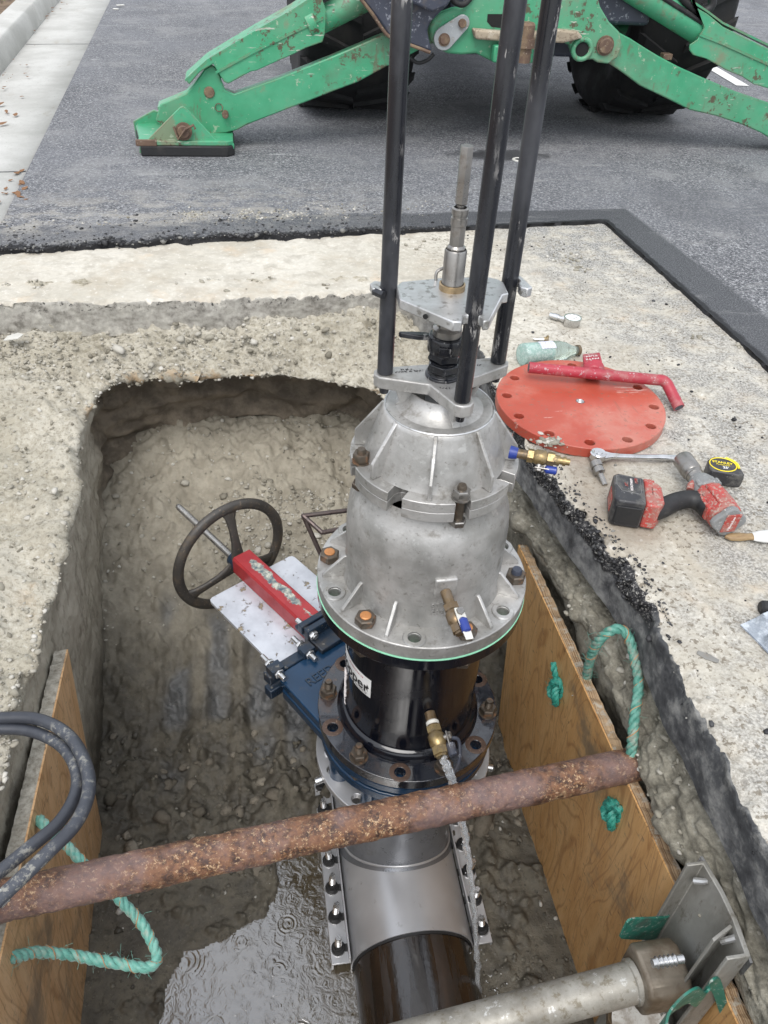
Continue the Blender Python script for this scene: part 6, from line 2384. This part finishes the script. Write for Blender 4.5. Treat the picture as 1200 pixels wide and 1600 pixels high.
for k in (-1, 1):
    b.cyl(tail + ad * .090 + hs2 * .024 * k + hup * .024, tail + ad * .112 + hs2 * .024 * k + hup * .024, .0065, n=10)
obj('nose_casting', b, M_TOOLGRY, imp, bevel=.0015)
b = MB()
s0 = tail + ad * .146
b.tube2([s0, s0 + ad * .008, s0 + ad * .014, s0 + ad * .015, s0 + ad * .020, s0 + ad * .023, s0 + ad * .030, s0 + ad * .082, s0 + ad * .085, s0 + ad * .085, s0 + ad * .060], [.018, .018, .0205, .0225, .0225, .0215, .0255, .0255, .0240, .0185, .0180], 32)
obj('deep_socket', b, M_STEELBAR, imp)
# grip: curved dark rubber handle
gpts = [pz(1110, 797, .046), pz(1097, 786, .046), pz(1078, 780, .046), pz(1056, 784, .044), pz(1036, 793, .044), pz(1018, 798, .044)]
P = smooth_path(gpts, 6)
rr2 = [.027 - .0045 * sin(pi * min(1, i / (len(P) - 1) * 1.05)) for i in range(len(P))]
obj('rubber_grip', MB().tube(P, rr2, 20), M_RUBBER, imp, smooth=60)
tg = [pz(1077, 762, .052), pz(1066, 766, .052), pz(1060, 772, .050)]
b = MB().tube(smooth_path([pz(1088, 752, .058), pz(1080, 758, .060), pz(1078, 766, .056)], 4), .009, 10)
obj('trigger', b, M_TOOLRED, imp, smooth=60)
b = MB().tube(smooth_path([pz(1104, 752, .066), pz(1098, 760, .07), pz(1100, 770, .066)], 4), .008, 10)
obj('direction_switch', b, M_TOOLRED, imp, smooth=60)
# base and battery
gx = (pz(945, 776, .04) - pz(1026, 788, .04)).normalized()   # from grip towards the battery end
gy = Vector((0, 0, 1)).cross(gx).normalized()
b0 = pz(1022, 790, .042)
fb_ = lambda u, v, w: Vector((b0.x, b0.y, 0)) + gx * u + gy * v + Vector((0, 0, w))
b = MB()
b.prism([(-.012, -.030), (-.004, -.045), (.030, -.050), (.030, .050), (-.002, .052), (-.014, .030)], .008, .078, fb_)
b.prism([(.002, -.064), (.030, -.064), (.030, -.046), (.002, -.046)], .030, .074, fb_)
base = obj('tool_base', b, M_TOOLRED, imp, bevel=.005, seg=3)
for k in range(5):
    bb = MB().box(fb_(.012, -.02 + .006 * k, .0783), (.0022, .0022, .0012))
    obj('vent_hole', bb, M_INK, base)
b = MB()
b.prism([(.0305, -.052), (.092, -.058), (.104, -.050), (.104, .044), (.094, .054), (.0305, .052)], .004, .082, fb_)
bat = obj('battery_pack', b, M_TOOLBLK, imp, bevel=.006, seg=3)
b = MB().prism([(.1035, -.030), (.1055, -.030), (.1055, .022), (.1035, .022)], .020, .060, fb_)
obj('red_stripe', b, M_TOOLRED, bat, bevel=.001)
Mx = -gx * 1.0
b = MB()
ol = [(.040, -.046), (.088, -.050), (.097, -.044), (.097, -.010), (.086, .012), (.044, .018), (.040, .010)]
b.tube([fb_(u, v, .0821) for u, v in ol] , .0005, 5, closed=True)
obj('badge_outline', b, M_TOOLGRY, bat)
text('lettering', 'M18', .011, frameM(fb_(.050, -.034, .0825), -gy, gx), M_TOOLRED, bat, .0003)
text('lettering', 'REDLITHIUM', .0085, frameM(fb_(.062, -.016, .0825), -gy, gx), M_CHALK, bat, .0003)
text('lettering', 'XC', .011, frameM(fb_(.074, -.014, .0825), -gy, gx), M_TOOLRED, bat, .0003)
b = MB()
b.prism([(.034, .0525), (.098, .0535), (.094, .057), (.038, .056)], .016, .066, fb_)
obj('release_latch', b, M_RUBBER, bat, bevel=.0015)

# tape measure
tp0 = at(1123, 748, 0)
tm = thing('tape_measure', 'black and yellow tape measure standing behind the impact wrench nose', 'tape measure', (tp0.x, tp0.y, 0))
rot = radians(-14)
ft = lambda u, v, w: Vector((tp0.x, tp0.y, 0)) + Vector((cos(rot) * u - sin(rot) * v, sin(rot) * u + cos(rot) * v, w))
pol = [(-.040, -.028), (.028, -.037), (.044, -.037), (.046, -.030), (.041, .010), (.030, .030), (.008, .040), (-.018, .038), (-.036, .022), (-.042, -.004)]
b = MB().prism(pol, .001, .044, ft)
obj('case', b, M_TOOLBLK, tm, bevel=.006, seg=3)
b = MB()
el = [ft(-.002 + .034 * cos(radians(t)), .002 + .030 * sin(radians(t)), .0443) for t in range(0, 360, 10)]
b.tube(el, .0014, 6, closed=True)
ring_ = obj('yellow_ring', b, M_YELLOW, tm)
b = MB()
b.tube(smooth_path([ft(.036, -.010, .0445), ft(.036, .008, .0445), ft(.028, .022, .0445), ft(.012, .034, .0445)], 5), .0032, 6)
obj('yellow_grip', b, M_YELLOW, ring_)
Mr = lambda u, v: frameM(ft(u, v, .0447), ft(1, -.12, 0) - ft(0, 0, 0), ft(.12, 1, 0) - ft(0, 0, 0))
text('lettering', 'STANLEY', .0125, Mr(-.002, .010), M_YELLOW, ring_, .0002, .0002)
text('lettering', 'PowerLock', .0075, Mr(-.002, .000), M_YELLOW, ring_, .0002)
text('lettering', "25'", .013, Mr(.002, -.012), M_LABEL, ring_, .0002, .0003)
b = MB().box(ft(.0455, -.026, .020), (.003, .007, .024))
obj('tape_mouth', b, M_INK, tm)

# wooden handled brush at the edge of the frame
w0, w1 = at(1133, 839, .010), at(1235, 838, .014)
wd_ = (w1 - w0).normalized()
ws_ = Vector((-wd_.y, wd_.x, 0))
br_ = thing('paint_brush', 'wooden handled brush with a white ferrule at the right edge of the slab', 'brush', w0)
b = MB()
vs = []
sec = [(0, .003, .004), (.012, .012, .007), (.035, .013, .008), (.055, .010, .007), (.066, .011, .007)]
for t_, w_, h_ in sec:
    for k in range(12):
        a = 2 * pi * k / 12
        vs.append(w0 + wd_ * t_ + ws_ * (w_ * cos(a)) + Vector((0, 0, h_ * sin(a))))
fs = [(i * 12 + k, i * 12 + (k + 1) % 12, (i + 1) * 12 + (k + 1) % 12, (i + 1) * 12 + k) for i in range(4) for k in range(12)] + [tuple(range(12)), tuple(range(48, 60))[::-1]]
obj('wooden_handle', MB().add(vs, fs), M_WOOD, br_, smooth=60)
b = MB()
vs = []
for t_, w_, h_ in [(.066, .012, .008), (.085, .018, .010), (.12, .024, .011), (.17, .026, .008)]:
    for k in range(12):
        a = 2 * pi * k / 12
        vs.append(w0 + wd_ * t_ + ws_ * (w_ * cos(a)) + Vector((0, 0, h_ * sin(a))))
fs = [(i * 12 + k, i * 12 + (k + 1) % 12, (i + 1) * 12 + (k + 1) % 12, (i + 1) * 12 + k) for i in range(3) for k in range(12)] + [tuple(range(12)), tuple(range(36, 48))[::-1]]
obj('white_bristles', MB().add(vs, fs), M_LABEL, br_, smooth=60)

# blister pack and a black cap
bp0 = at(1188, 985, 0)
bl = thing('plastic_blister_pack', 'clear crinkled plastic pack with round pockets lying at the right frame edge', 'packaging', bp0)
b = MB()
n1 = 26
vs = []
U_ = (at(1230, 1050, 0) - at(1156, 975, 0))
V_ = (at(1225, 945, 0) - at(1156, 975, 0))
o0 = at(1156, 978, 0)
for i in range(n1):
    for j in range(n1):
        u, v = i / (n1 - 1), j / (n1 - 1)
        h_ = .0
        for (cu_, cv_) in ((.16, .40), (.42, .72), (.50, .22), (.78, .55), (.22, .86)):
            d_ = hypot((u - cu_) / .14, (v - cv_) / .17)
            h_ = max(h_, .018 * (1 - sstep(.75, 1.0, d_)) + (.004 if .5 < d_ < .9 else 0))
        h_ += .010 * math.exp(-((u - .4) / .4) ** 2 - ((v - .6) / .5) ** 2)
        vs.append(o0 + U_ * u + V_ * v + Vector((0, 0, .003 + h_)))
obj('clear_shell', MB().add(vs, [(i * n1 + j, (i + 1) * n1 + j, (i + 1) * n1 + j + 1, i * n1 + j + 1) for i in range(n1 - 1) for j in range(n1 - 1)]), M_CLRPL, bl, smooth=60)
b = MB().add([o0 + Vector((0, 0, .0018)), o0 + U_ + Vector((0, 0, .0018)), o0 + U_ + V_ + Vector((0, 0, .0018)), o0 + V_ + Vector((0, 0, .0018))], [(0, 1, 2, 3)])
obj('backing_card', b, mat_paint('blue_grey_card', (.42, .46, .52), .5, wear_col=(.6, .62, .65), wear_amt=.55, scale=22, dirt_amt=.75), bl, smooth=0)
kc = at(1194, 950, .014)
b = MB().tube2([kc + Vector((-.008, .004, 0)), kc + Vector((-.003, .002, 0)), kc + Vector((.05, -.01, 0))], [.011, .0155, .0155], 20)
o = obj('black_cap', b, M_RUBBER)
tag(o, 'small black ribbed cap above the clear plastic pack at the right edge', 'cap')
# scraps
b = MB().prism([(-.03, -.012), (.02, -.018), (.034, .0), (.012, .016), (-.022, .010)], -.002, .001, lambda u, v, w: at(22, 530, -.095) + Vector((u, v * 1.3, w + .01 + u * .2)))
o = obj('paper_scrap', b, M_WHITEPL)
tag(o, 'torn white paper scrap on the gravel at the left frame edge', 'paper scrap')
b = MB().lathe([(.036, 0), (.036, .004), (.026, .006), (.022, .003)], at(811, 250, ZR), n=24)
o = obj('plastic_ring', b, M_WHITEPL)
tag(o, 'white plastic ring lying on the asphalt behind the right black rod', 'ring')
b = MB().prism([(-.02, -.004), (-.006, -.010), (.018, -.006), (.021, .003), (.004, .008), (-.016, .006)], 0, .004, lambda u, v, w: at(1105, 1027, 0) + Vector((u * .9 + v * .3, -u * .7 + v, w)))
o = obj('flat_pebble', b, mat_paint('grey_slate', (.22, .215, .20), .8, scale=40), bevel=.0015)
tag(o, 'flat grey pebble embedded in the slab left of the plastic pack', 'pebble')
b = MB().box(at(188, 8, .03), (.07, .03, .008), Matrix.Rotation(.5, 3, 'Z'))
b.box(at(181, 14, .02), (.05, .03, .006), Matrix.Rotation(-.3, 3, 'Z'))
o = obj('crumpled_wrapper', b, M_WHITEPL, bevel=.002)
tag(o, 'crumpled white wrapper in the far gutter', 'wrapper')


# ================================================================== GREEN BACKHOE BEHIND THE PIT
YB = 4.45
bh = thing('backhoe_loader', 'green backhoe loader standing on the road with both stabiliser legs down', 'backhoe', (1.55, 5.6, ZR))


def traced(name, pts, Y0, th, mat, parent, bevel=.006, seg=2):
    P = [atY(x, y, Y0) for x, y in pts]
    b = MB().prism([(p.x, p.z) for p in P], Y0, Y0 + th, lambda u, v, w: Vector((u, w, v)))
    return obj(name, b, mat, parent, bevel=bevel, seg=seg)


def pin(name, px, py, Y0, r, l_, mat, parent, head=0, n=20):
    c0 = atY(px, py, Y0)
    b = MB().tube2([c0 + Vector((0, .02, 0)), c0 + Vector((0, -l_ + .004, 0)), c0 + Vector((0, -l_, 0))], [r, r, r * .86], n)
    if head:
        b.tube2([c0 + Vector((0, .004, 0)), c0 + Vector((0, -l_ * .4, 0)), c0 + Vector((0, -l_ * .4, 0))], [r * head, r * head, r], n)
    return obj(name, b, mat, parent)


# ---- left stabiliser
ARM_L = [(250, 163), (290, 146), (303, 132), (320, 108), (331, 101), (339, 108), (352, 141), (366, 147), (392, 137), (432, 123), (480, 104), (520, 88), (560, 71), (590, 58), (640, 38), (700, 20), (700, 55), (640, 86), (602, 105), (560, 128), (520, 143), (482, 158), (430, 178), (388, 194), (372, 203), (352, 208), (330, 210), (300, 212), (262, 208), (243, 188)]
armL = traced('stabiliser_leg', ARM_L, YB, .018, M_GREEN, bh)
armL['label'] = 'left stabiliser leg'
traced('rear_plate', [(x, y) for x, y in ARM_L], YB + .14, .018, M_GREEN, armL)
# box top/bottom webs between the plates
def web(name, pts, Y0, Y1, th, mat, parent):
    P = [atY(x, y, Y0 - .0) for x, y in pts]
    b = MB()
    vs = []
    for p in P:
        vs += [Vector((p.x, Y0, p.z)), Vector((p.x, Y1, p.z)), Vector((p.x, Y1, p.z - th)), Vector((p.x, Y0, p.z - th))]
    n_ = len(P)
    fs = [(i * 4 + k, (i + 1) * 4 + k, (i + 1) * 4 + (k + 1) % 4, i * 4 + (k + 1) % 4) for i in range(n_ - 1) for k in range(4)] + [(0, 1, 2, 3), ((n_ - 1) * 4, (n_ - 1) * 4 + 3, (n_ - 1) * 4 + 2, (n_ - 1) * 4 + 1)]
    b.add(vs, fs)
    return obj(name, b, mat, parent)
web('top_web', [(352, 146), (366, 151), (392, 142), (432, 128), (480, 109), (520, 93), (560, 76), (590, 63), (640, 43), (700, 25)], YB + .0185, YB + .1395, .012, M_GREEN, armL)
web('bottom_web', [(352, 200), (388, 190), (430, 173), (482, 153), (520, 138), (560, 122), (602, 99), (640, 80), (700, 50)], YB + .0185, YB + .1395, .012, M_GREEN, armL)
web('toe_web', [(246, 168), (250, 166), (290, 149), (303, 135), (320, 111), (331, 104)], YB + .0185, YB + .1395, .010, M_GREEN, armL)
pin('pivot_pin', 327, 144, YB, .026, .010, M_GRUST, armL)
pin('lock_pin', 352, 177, YB, .016, .045, M_GRUST, armL)
b = MB()
c0 = atY(342, 168, YB - .006)
b.tube([c0 + Vector((.018 * cos(radians(t)), 0, .018 * sin(radians(t)))) for t in range(0, 360, 20)], .0022, 6, closed=True)
obj('spring_ring', b, M_GRUST, armL)
# cylinder with its guard
GUARD = [(290, 126), (322, 96), (400, 49), (455, 18), (486, -2), (500, -10), (510, 16), (508, 52), (504, 66), (478, 75), (458, 85), (424, 100), (402, 110), (392, 112), (357, 131), (350, 128), (345, 120), (333, 100), (312, 113), (296, 132)]
gl = traced('cylinder_guard', GUARD, YB - .03, .010, M_GREEN, armL, bevel=.004)
web('guard_top', [(289, 124), (322, 94), (400, 47), (455, 16), (486, -4), (520, -22)], YB - .03, YB + .14, .010, M_GREEN, gl)
web('guard_fold', [(336, 112), (400, 77), (455, 50), (505, 26)], YB - .036, YB - .0305, .012, M_GREEN, gl)
cA, cB = atY(330, 118, YB + .06), atY(560, 2, YB + .06)
cD = (cB - cA).normalized()
b = MB().tube2([cA, cA + cD * .10, cA + cD * .10, cB + cD * .9], [.03, .03, .058, .058], 28)
obj('hydraulic_cylinder', b, M_GREEN, armL)
b = MB().tube2([atY(480, 38, YB + .03), atY(492, 32, YB + .03)], [.074, .074], 28)
obj('gland_band', b, M_GREEN, armL)
# foot pad
foot = [(218, 231), (228, 221), (281, 168), (286, 166), (292, 170), (340, 221), (366, 225), (366, 233), (218, 240)]
YP = 4.32
pd = traced('foot_lug', foot, YP, .016, M_GREEN, bh, bevel=.003)
traced('rear_lug', [(208, 190), (240, 172), (262, 180), (250, 214), (238, 222), (214, 222)], YP + .30, .016, M_GREEN, pd, bevel=.003)
pA_, pB_ = at(217, 249, ZR), at(366, 244, ZR)
YB0, YB = YB, YP + .055
b = MB()
b.prism([(pA_.x, YB - .075), (pB_.x - .03, YB - .075), (pB_.x, YB - .05), (pB_.x, YB + .18), (pB_.x - .02, YB + .34), (pA_.x - .02, YB + .34), (pA_.x - .03, YB + .2), (pA_.x, YB)], ZR + .050, ZR + .072)
obj('pad_plate', b, M_GREEN, pd, bevel=.004)
b = MB()
b.prism([(pA_.x + .01, YB - .08), (pB_.x - .03, YB - .08), (pB_.x + .003, YB - .05), (pB_.x + .003, YB + .18), (pB_.x - .02, YB + .345), (pA_.x - .025, YB + .345), (pA_.x - .035, YB + .2), (pA_.x + .003, YB)], ZR + .0005, ZR + .0495)
obj('rubber_sole', b, M_RUBBER, pd, bevel=.006)
b = MB()
b.box(((pA_.x + .04), YB - .074, ZR + .063), (.10, .014, .030))
obj('worn_corner', b, M_GRUST, pd, bevel=.004)
pin('foot_pin', 287, 205, YB - .07, .030, .022, M_GRUST, pd, 1.35)
b = MB()
c0 = atY(287, 205, YB - .09)
b.tube([c0 + Vector((-.045, 0, .02)), c0 + Vector((-.03, -.01, -.035)), c0 + Vector((.01, -.012, .012)), c0 + Vector((.05, -.008, .03)), c0 + Vector((.055, -.006, .012))], .006, 8)
obj('cotter_pin', b, M_GRUST, pd)
b = MB().cyl(atY(352, 222, YB - .0), atY(352, 222, YB + .0) + Vector((0, 0, .02)), .018, n=6)
obj('pad_bolt', b, M_GRUST, pd)

YB = YB0
# ---- right stabiliser
ARM_R = [(905, -14), (920, -12), (931, 12), (944, 32), (966, 50), (985, 60), (1010, 76), (1030, 88), (1060, 104), (1100, 122), (1150, 143), (1200, 160), (1280, 192), (1360, 226), (1360, 290), (1280, 252), (1212, 222), (1190, 208), (1160, 195), (1118, 181), (1078, 172), (1040, 153), (1000, 134), (972, 113), (948, 97), (930, 96), (915, 80), (900, 40)]
armR = traced('stabiliser_leg', ARM_R, YB, .018, M_GREEN, bh)
armR['label'] = 'right stabiliser leg with scratched paint'
traced('rear_plate', ARM_R, YB + .14, .018, M_GREEN, armR)
web('top_web', [(945, 40), (985, 66), (1010, 82), (1030, 94), (1060, 110), (1100, 128), (1150, 149), (1200, 166), (1280, 198), (1360, 232)], YB + .0185, YB + .1395, .012, M_GREEN, armR)
web('bottom_web', [(948, 90), (972, 106), (1000, 127), (1040, 146), (1078, 165), (1118, 174), (1160, 188), (1190, 201), (1212, 215), (1280, 245)], YB + .0185, YB + .1395, .012, M_GREEN, armR)
b = MB().box(atY(1040, 92, YB + .06) + Vector((0, 0, .012)), (.05, .05, .03))
obj('grease_block', b, M_GRUST, armR, bevel=.005)
GR_ = [(1073, -30), (1085, 10), (1106, 22), (1130, 42), (1200, 76), (1300, 124), (1300, 186), (1200, 138), (1178, 132), (1160, 120), (1135, 110), (1104, 92), (1083, 86), (1077, 78), (1078, 70), (1090, 62), (1100, 44)]
gr_ = traced('cylinder_guard', GR_, YB - .03, .010, M_GREEN, armR, bevel=.004)
web('guard_top', [(1073, -32), (1085, 2), (1106, 16), (1130, 34), (1200, 68), (1300, 118)], YB - .03, YB + .14, .010, M_GREEN, gr_)
web('guard_fold', [(1094, 52), (1130, 66), (1200, 98), (1300, 146)], YB - .036, YB - .0305, .012, M_GREEN, gr_)
cA, cB = atY(1098, 50, YB + .05), atY(1000, -12, YB + .05)
cD = (cB - cA).normalized()
b = MB().tube2([cA - cD * .02, cA, cA + cD * .02, cA + cD * .021, cB + cD * .8], [.070, .076, .076, .066, .066], 28)
obj('hydraulic_cylinder', b, M_GREEN, armR)
b = MB().tube([cA + cD * .05 + Vector((.0, -.062, .03)), cB + cD * .8 + Vector((.0, -.062, .03))], .012, 10)
obj('hydraulic_pipe', b, M_RUBBER, armR)
b = MB().tube(smooth_path([atY(1058, -20, YB + .02), atY(1072, 2, YB), atY(1096, 18, YB), atY(1112, 8, YB), atY(1112, -20, YB)], 5), .022, 10)
obj('hydraulic_hose', b, M_RUBBER, armR, smooth=60)

# ---- main frame casting between the legs
FR1 = [(672, 42), (678, 30), (692, 20), (708, 14), (722, 12), (736, -4), (748, -20), (900, -20), (900, 20), (888, 44), (900, 54), (912, 64), (905, 80), (880, 66), (845, 60), (842, 98), (830, 99), (770, 97), (744, 84), (722, 86), (700, 84), (684, 76), (673, 62)]
fr1 = traced('rear_frame_casting', FR1, YB - .04, .06, M_GREEN, bh, bevel=.012, seg=3)
wnd = traced('frame_pocket', [(762, 22), (800, 22), (802, 46), (768, 42), (761, 34)], YB - .0415, .01, M_DARKHOLE, fr1, bevel=0)
FR2 = [(740, 46), (790, 50), (830, 52), (870, 46), (905, 50), (912, 60), (880, 68), (850, 66), (838, 80), (800, 66), (744, 62)]
traced('mud_covered_ledge', FR2, YB - .10, .058, M_DIRTLEDGE, fr1, bevel=.01, seg=3)
FR3 = [(880, -20), (931, -20), (938, 10), (952, 34), (968, 50), (972, 70), (966, 90), (950, 100), (934, 98), (926, 93), (916, 94), (904, 94), (896, 86), (890, 70), (868, 62), (868, 40)]
fr3 = traced('right_hinge_plate', FR3, YB - .055, .05, M_GREEN, fr1, bevel=.008, seg=3)
c0 = atY(909, 77, YB - .056)
b = MB().tube2([c0, c0 + Vector((0, -.003, 0))], [.038, .038], 24)
obj('lug_hole', b, M_DARKHOLE, fr3)
b = MB()
b.tube([c0 + Vector((.046 * cos(radians(t)), -.004, .044 * sin(radians(t)))) for t in range(0, 360, 12)], .012, 8, closed=True)
obj('lug_rim', b, M_GREEN, fr3, smooth=60)
pin('hinge_pin', 945, 71, YB - .055, .036, .022, M_GRUST, fr3, 1.25)
# pin link on the left of the casting
l1, l2 = atY(694, 60, YB - .06), atY(722, 36, YB - .06)
b = MB()
pol = []
for c_, r_l, a0, a1 in ((l1, .052, 125, 305), (l2, .036, -55, 125)):
    for k in range(9):
        t = radians(a0 + (a1 - a0) * k / 8)
        pol.append((c_.x + r_l * cos(t + .0), c_.z + r_l * sin(t + .0)))
b.prism(pol, YB - .066, YB - .052, lambda u, v, w: Vector((u, w, v)))
lk = obj('pin_link', b, mat_paint('worn_grey_link', (.33, .35, .36), .4, wear_col=(.5, .5, .48), scale=18, dirt_amt=.56), fr1, bevel=.003)
pin('link_pin', 694, 62, YB - .066, .022, .012, M_GRUST, lk, 1.3)
pin('link_bolt', 722, 36, YB - .066, .019, .018, M_GRUST, lk)
# rusty vertical king pin
kp = atY(820, 70, YB - .13)
b = MB().tube2([kp + Vector((0, 0, -.075)), kp + Vector((0, 0, -.01)), kp + Vector((0, 0, -.01)), kp + Vector((0, 0, .03)), kp + Vector((0, 0, .03)), kp + Vector((0, 0, .085)), kp + Vector((0, 0, .095))], [.036, .036, .05, .05, .038, .038, .03], 24)
obj('king_pin', b, M_GRUST, fr1)
b = MB().box(atY(800, 84, YB - .09), (.20, .05, .075))
b.box(atY(822, 90, YB - .10), (.035, .04, .05))
obj('lower_yoke', b, M_GREEN, fr1, bevel=.008)
b = MB().tube2([atY(800, 22, YB + .10), atY(850, 10, YB + .10)], [.07, .07], 24)
b.tube2([atY(828, 8, YB + .02), atY(828, 8, YB + .12)], [.085, .085], 24)
b.tube2([atY(828, 8, YB + .01), atY(828, 8, YB + .12)], [.045, .045], 24)
obj('swing_cylinder', b, M_GRUST, bh)
# folded dark boom foot / bucket side, left of the casting
BK = [(548, -30), (566, 0), (580, 18), (590, 30), (600, 44), (606, 56), (634, 68), (664, 79), (676, 81), (672, 66), (668, 48), (674, 34), (690, 18), (700, 8), (706, -6), (700, -30)]
bk = traced('boom_foot', BK, YB - .10, .05, M_DARKST, bh, bevel=.012, seg=3)
traced('boom_side', [(600, -30), (640, 4), (676, 20), (700, 10), (720, -30)], YB - .16, .05, M_DARKST, bk, bevel=.012, seg=3)
traced('boom_rear_wall', BK, YB + .10, .05, M_DARKST, bk, bevel=.012)
b = MB().tube(smooth_path([atY(560, -6, YB - .11), atY(582, 22, YB - .11), atY(598, 46, YB - .11), atY(610, 58, YB - .11), atY(640, 70, YB - .11), atY(672, 82, YB - .11)], 6), .008, 8)
obj('boom_edge_weld', b, M_GRUST, bk, smooth=60)
b = MB().tube(smooth_path([atY(636, 86, YB), atY(652, 98, YB), atY(668, 94, YB), atY(678, 84, YB)], 6), .009, 8)
obj('grease_hose', b, M_RUBBER, bk, smooth=60)
b = MB().tube(smooth_path([atY(700, -10, YB - .05), atY(712, 4, YB - .06), atY(726, 6, YB - .06), atY(740, -10, YB - .04)], 6), .014, 8)
obj('swing_hose', b, M_RUBBER, bk, smooth=60)

# ---- rear tyres
def tyre(cx_, cy_, R, W, label):
    b = MB()
    zc_ = ZR + R - .012
    prof = [(R * .56, -W * .34), (R * .62, -W * .46), (R * .80, -W * .52), (R * .93, -W * .49), (R * .965, -W * .44), (R * .975, -W * .2), (R * .98, 0), (R * .975, W * .2), (R * .965, W * .44), (R * .93, W * .49), (R * .80, W * .52), (R * .62, W * .46), (R * .56, W * .34)]
    b.lathe(prof, (cx_, cy_, zc_), (1, 0, 0), 72)
    ty = obj('tyre', b, M_TYRE, bh, smooth=50)
    ty['label'] = label
    N_ = 22
    lug = None
    for k in range(N_):
        for sx in (-1, 1):
            a = 2 * pi * (k + (.5 if sx > 0 else 0)) / N_
            vs = []
            for (xx, da, hw_) in ((.01, .17, .030), (.46, -.02, .040), (.515, -.03, .042)):
                for r_, s_ in ((.955, 1.25), (1.012 if xx < .5 else .955, 1.0)):
                    for e in (-1, 1):
                        aa = a + da + e * hw_ * s_
                        vs.append(Vector((cx_ + sx * xx * W, cy_ + cos(aa) * R * r_, zc_ + sin(aa) * R * r_)))
            fs = []
            for j in (0, 4):
                fs += [(j, j + 1, j + 5, j + 4), (j + 2, j + 6, j + 7, j + 3), (j, j + 4, j + 6, j + 2), (j + 1, j + 3, j + 7, j + 5)]
            fs += [(0, 2, 3, 1), (8, 9, 11, 10)]
            lug = obj('tread_lug', MB().add(vs, fs), M_TYRE, ty, bevel=0, smooth=0)
    b = MB().lathe([(.001, -W * .05), (R * .30, -W * .05), (R * .34, -W * .20), (R * .52, -W * .24), (R * .57, -W * .36)], (cx_, cy_, zc_), (1, 0, 0), 48)
    b.lathe([(R * .57, W * .36), (R * .52, W * .30), (R * .50, -W * .24)], (cx_, cy_, zc_), (1, 0, 0), 48)
    obj('rim', b, M_GREEN, ty)


tyre(2.46, 5.42, .66, .53, 'right rear tyre')
tyre(.66, 5.44, .66, .62, 'left rear tyre')
# body over the axle: what shades the road and shows from a step aside
b = MB().tube2([Vector((.80, 5.44, .66)), Vector((1.2, 5.44, .66)), Vector((1.3, 5.44, .66)), Vector((1.9, 5.44, .66)), Vector((2.0, 5.44, .66)), Vector((2.4, 5.44, .66))], [.09, .11, .20, .20, .11, .09], 24)
obj('rear_axle', b, M_GRUST, bh)
b = MB()
b.box((1.58, 6.6, .86), (.62, 4.0, .34))
b.box((1.58, 4.78, .80), (1.05, .50, .40))
b.box((1.58, 6.0, .60), (.80, 2.6, .36))
obj('chassis', b, M_DARKST, bh, bevel=.02)
b = MB()
b.prism([(4.62, 1.06), (8.7, 1.04), (8.75, 1.5), (7.0, 1.62), (6.9, 1.18), (5.0, 1.18), (4.62, 1.12)], 1.10, 2.06, lambda u, v, w: Vector((w, u, v)))
obj('bonnet', b, M_GREEN, bh, bevel=.03)
for x0, x1 in ((.32, 1.0), (2.12, 2.80)):
    b = MB()
    pol = [(5.44 + .80 * cos(radians(t)), .70 + .80 * sin(radians(t))) for t in range(20, 161, 14)] + [(5.44 + .75 * cos(radians(t)), .70 + .75 * sin(radians(t))) for t in range(160, 19, -14)]
    b.prism(pol, x0, x1, lambda u, v, w: Vector((w, u, v)))
    obj('mudguard', b, M_GREEN, bh, bevel=.006)
for x0 in (.95, 2.20):
    for y0 in (5.0, 6.75):
        b = MB().box((x0, y0, 1.95), (.07, .07, 1.6))
        obj('cab_post', b, M_GREEN, bh, bevel=.008)
b = MB().box((1.58, 5.88, 2.78), (1.50, 2.0, .10))
obj('canopy_roof', b, M_GREEN, bh, bevel=.03)
for x0 in (.85, 2.30):
    b = MB().lathe([(.16, -.10), (.26, -.13), (.37, -.11), (.385, 0), (.37, .11), (.26, .13), (.16, .10)], (x0, 8.15, ZR + .38), (1, 0, 0), 40)
    o = obj('front_tyre', b, M_TYRE, bh)
    b = MB().lathe([(.001, .0), (.16, .02), (.17, -.1)], (x0, 8.15, ZR + .38), (1, 0, 0), 32)
    obj('front_rim', b, M_GREEN, o)
b = MB().box((1.58, 8.15, .46), (1.5, .14, .14))
obj('front_axle', b, M_GRUST, bh, bevel=.01)
b = MB().prism([(4.9, 1.2), (5.4, 1.2), (5.45, 1.26), (5.45, 1.36), (5.0, 1.40), (4.95, 1.9), (4.85, 1.9)], 1.35, 1.8, lambda u, v, w: Vector((w, u, v)))
obj('seat', b, M_RUBBER, bh, bevel=.03)


# ------------------------------------------------------------------ lettering curves become meshes
bpy.context.view_layer.update()
dg = bpy.context.evaluated_depsgraph_get()
for o in [o for o in bpy.data.objects if o.type == 'FONT']:
    me = bpy.data.meshes.new_from_object(o.evaluated_get(dg))
    bend = BENT.get(o.name)
    if bend:
        for v in me.vertices:
            v.co = bend(v.co)
    n_ = bpy.data.objects.new('tmp', me)
    nm = o.name
    n_.parent = o.parent
    n_.matrix_local = Matrix.Identity(4) if bend else o.matrix_local.copy()
    C.objects.link(n_)
    bpy.data.objects.remove(o)
    n_.name = nm
    me.name = nm
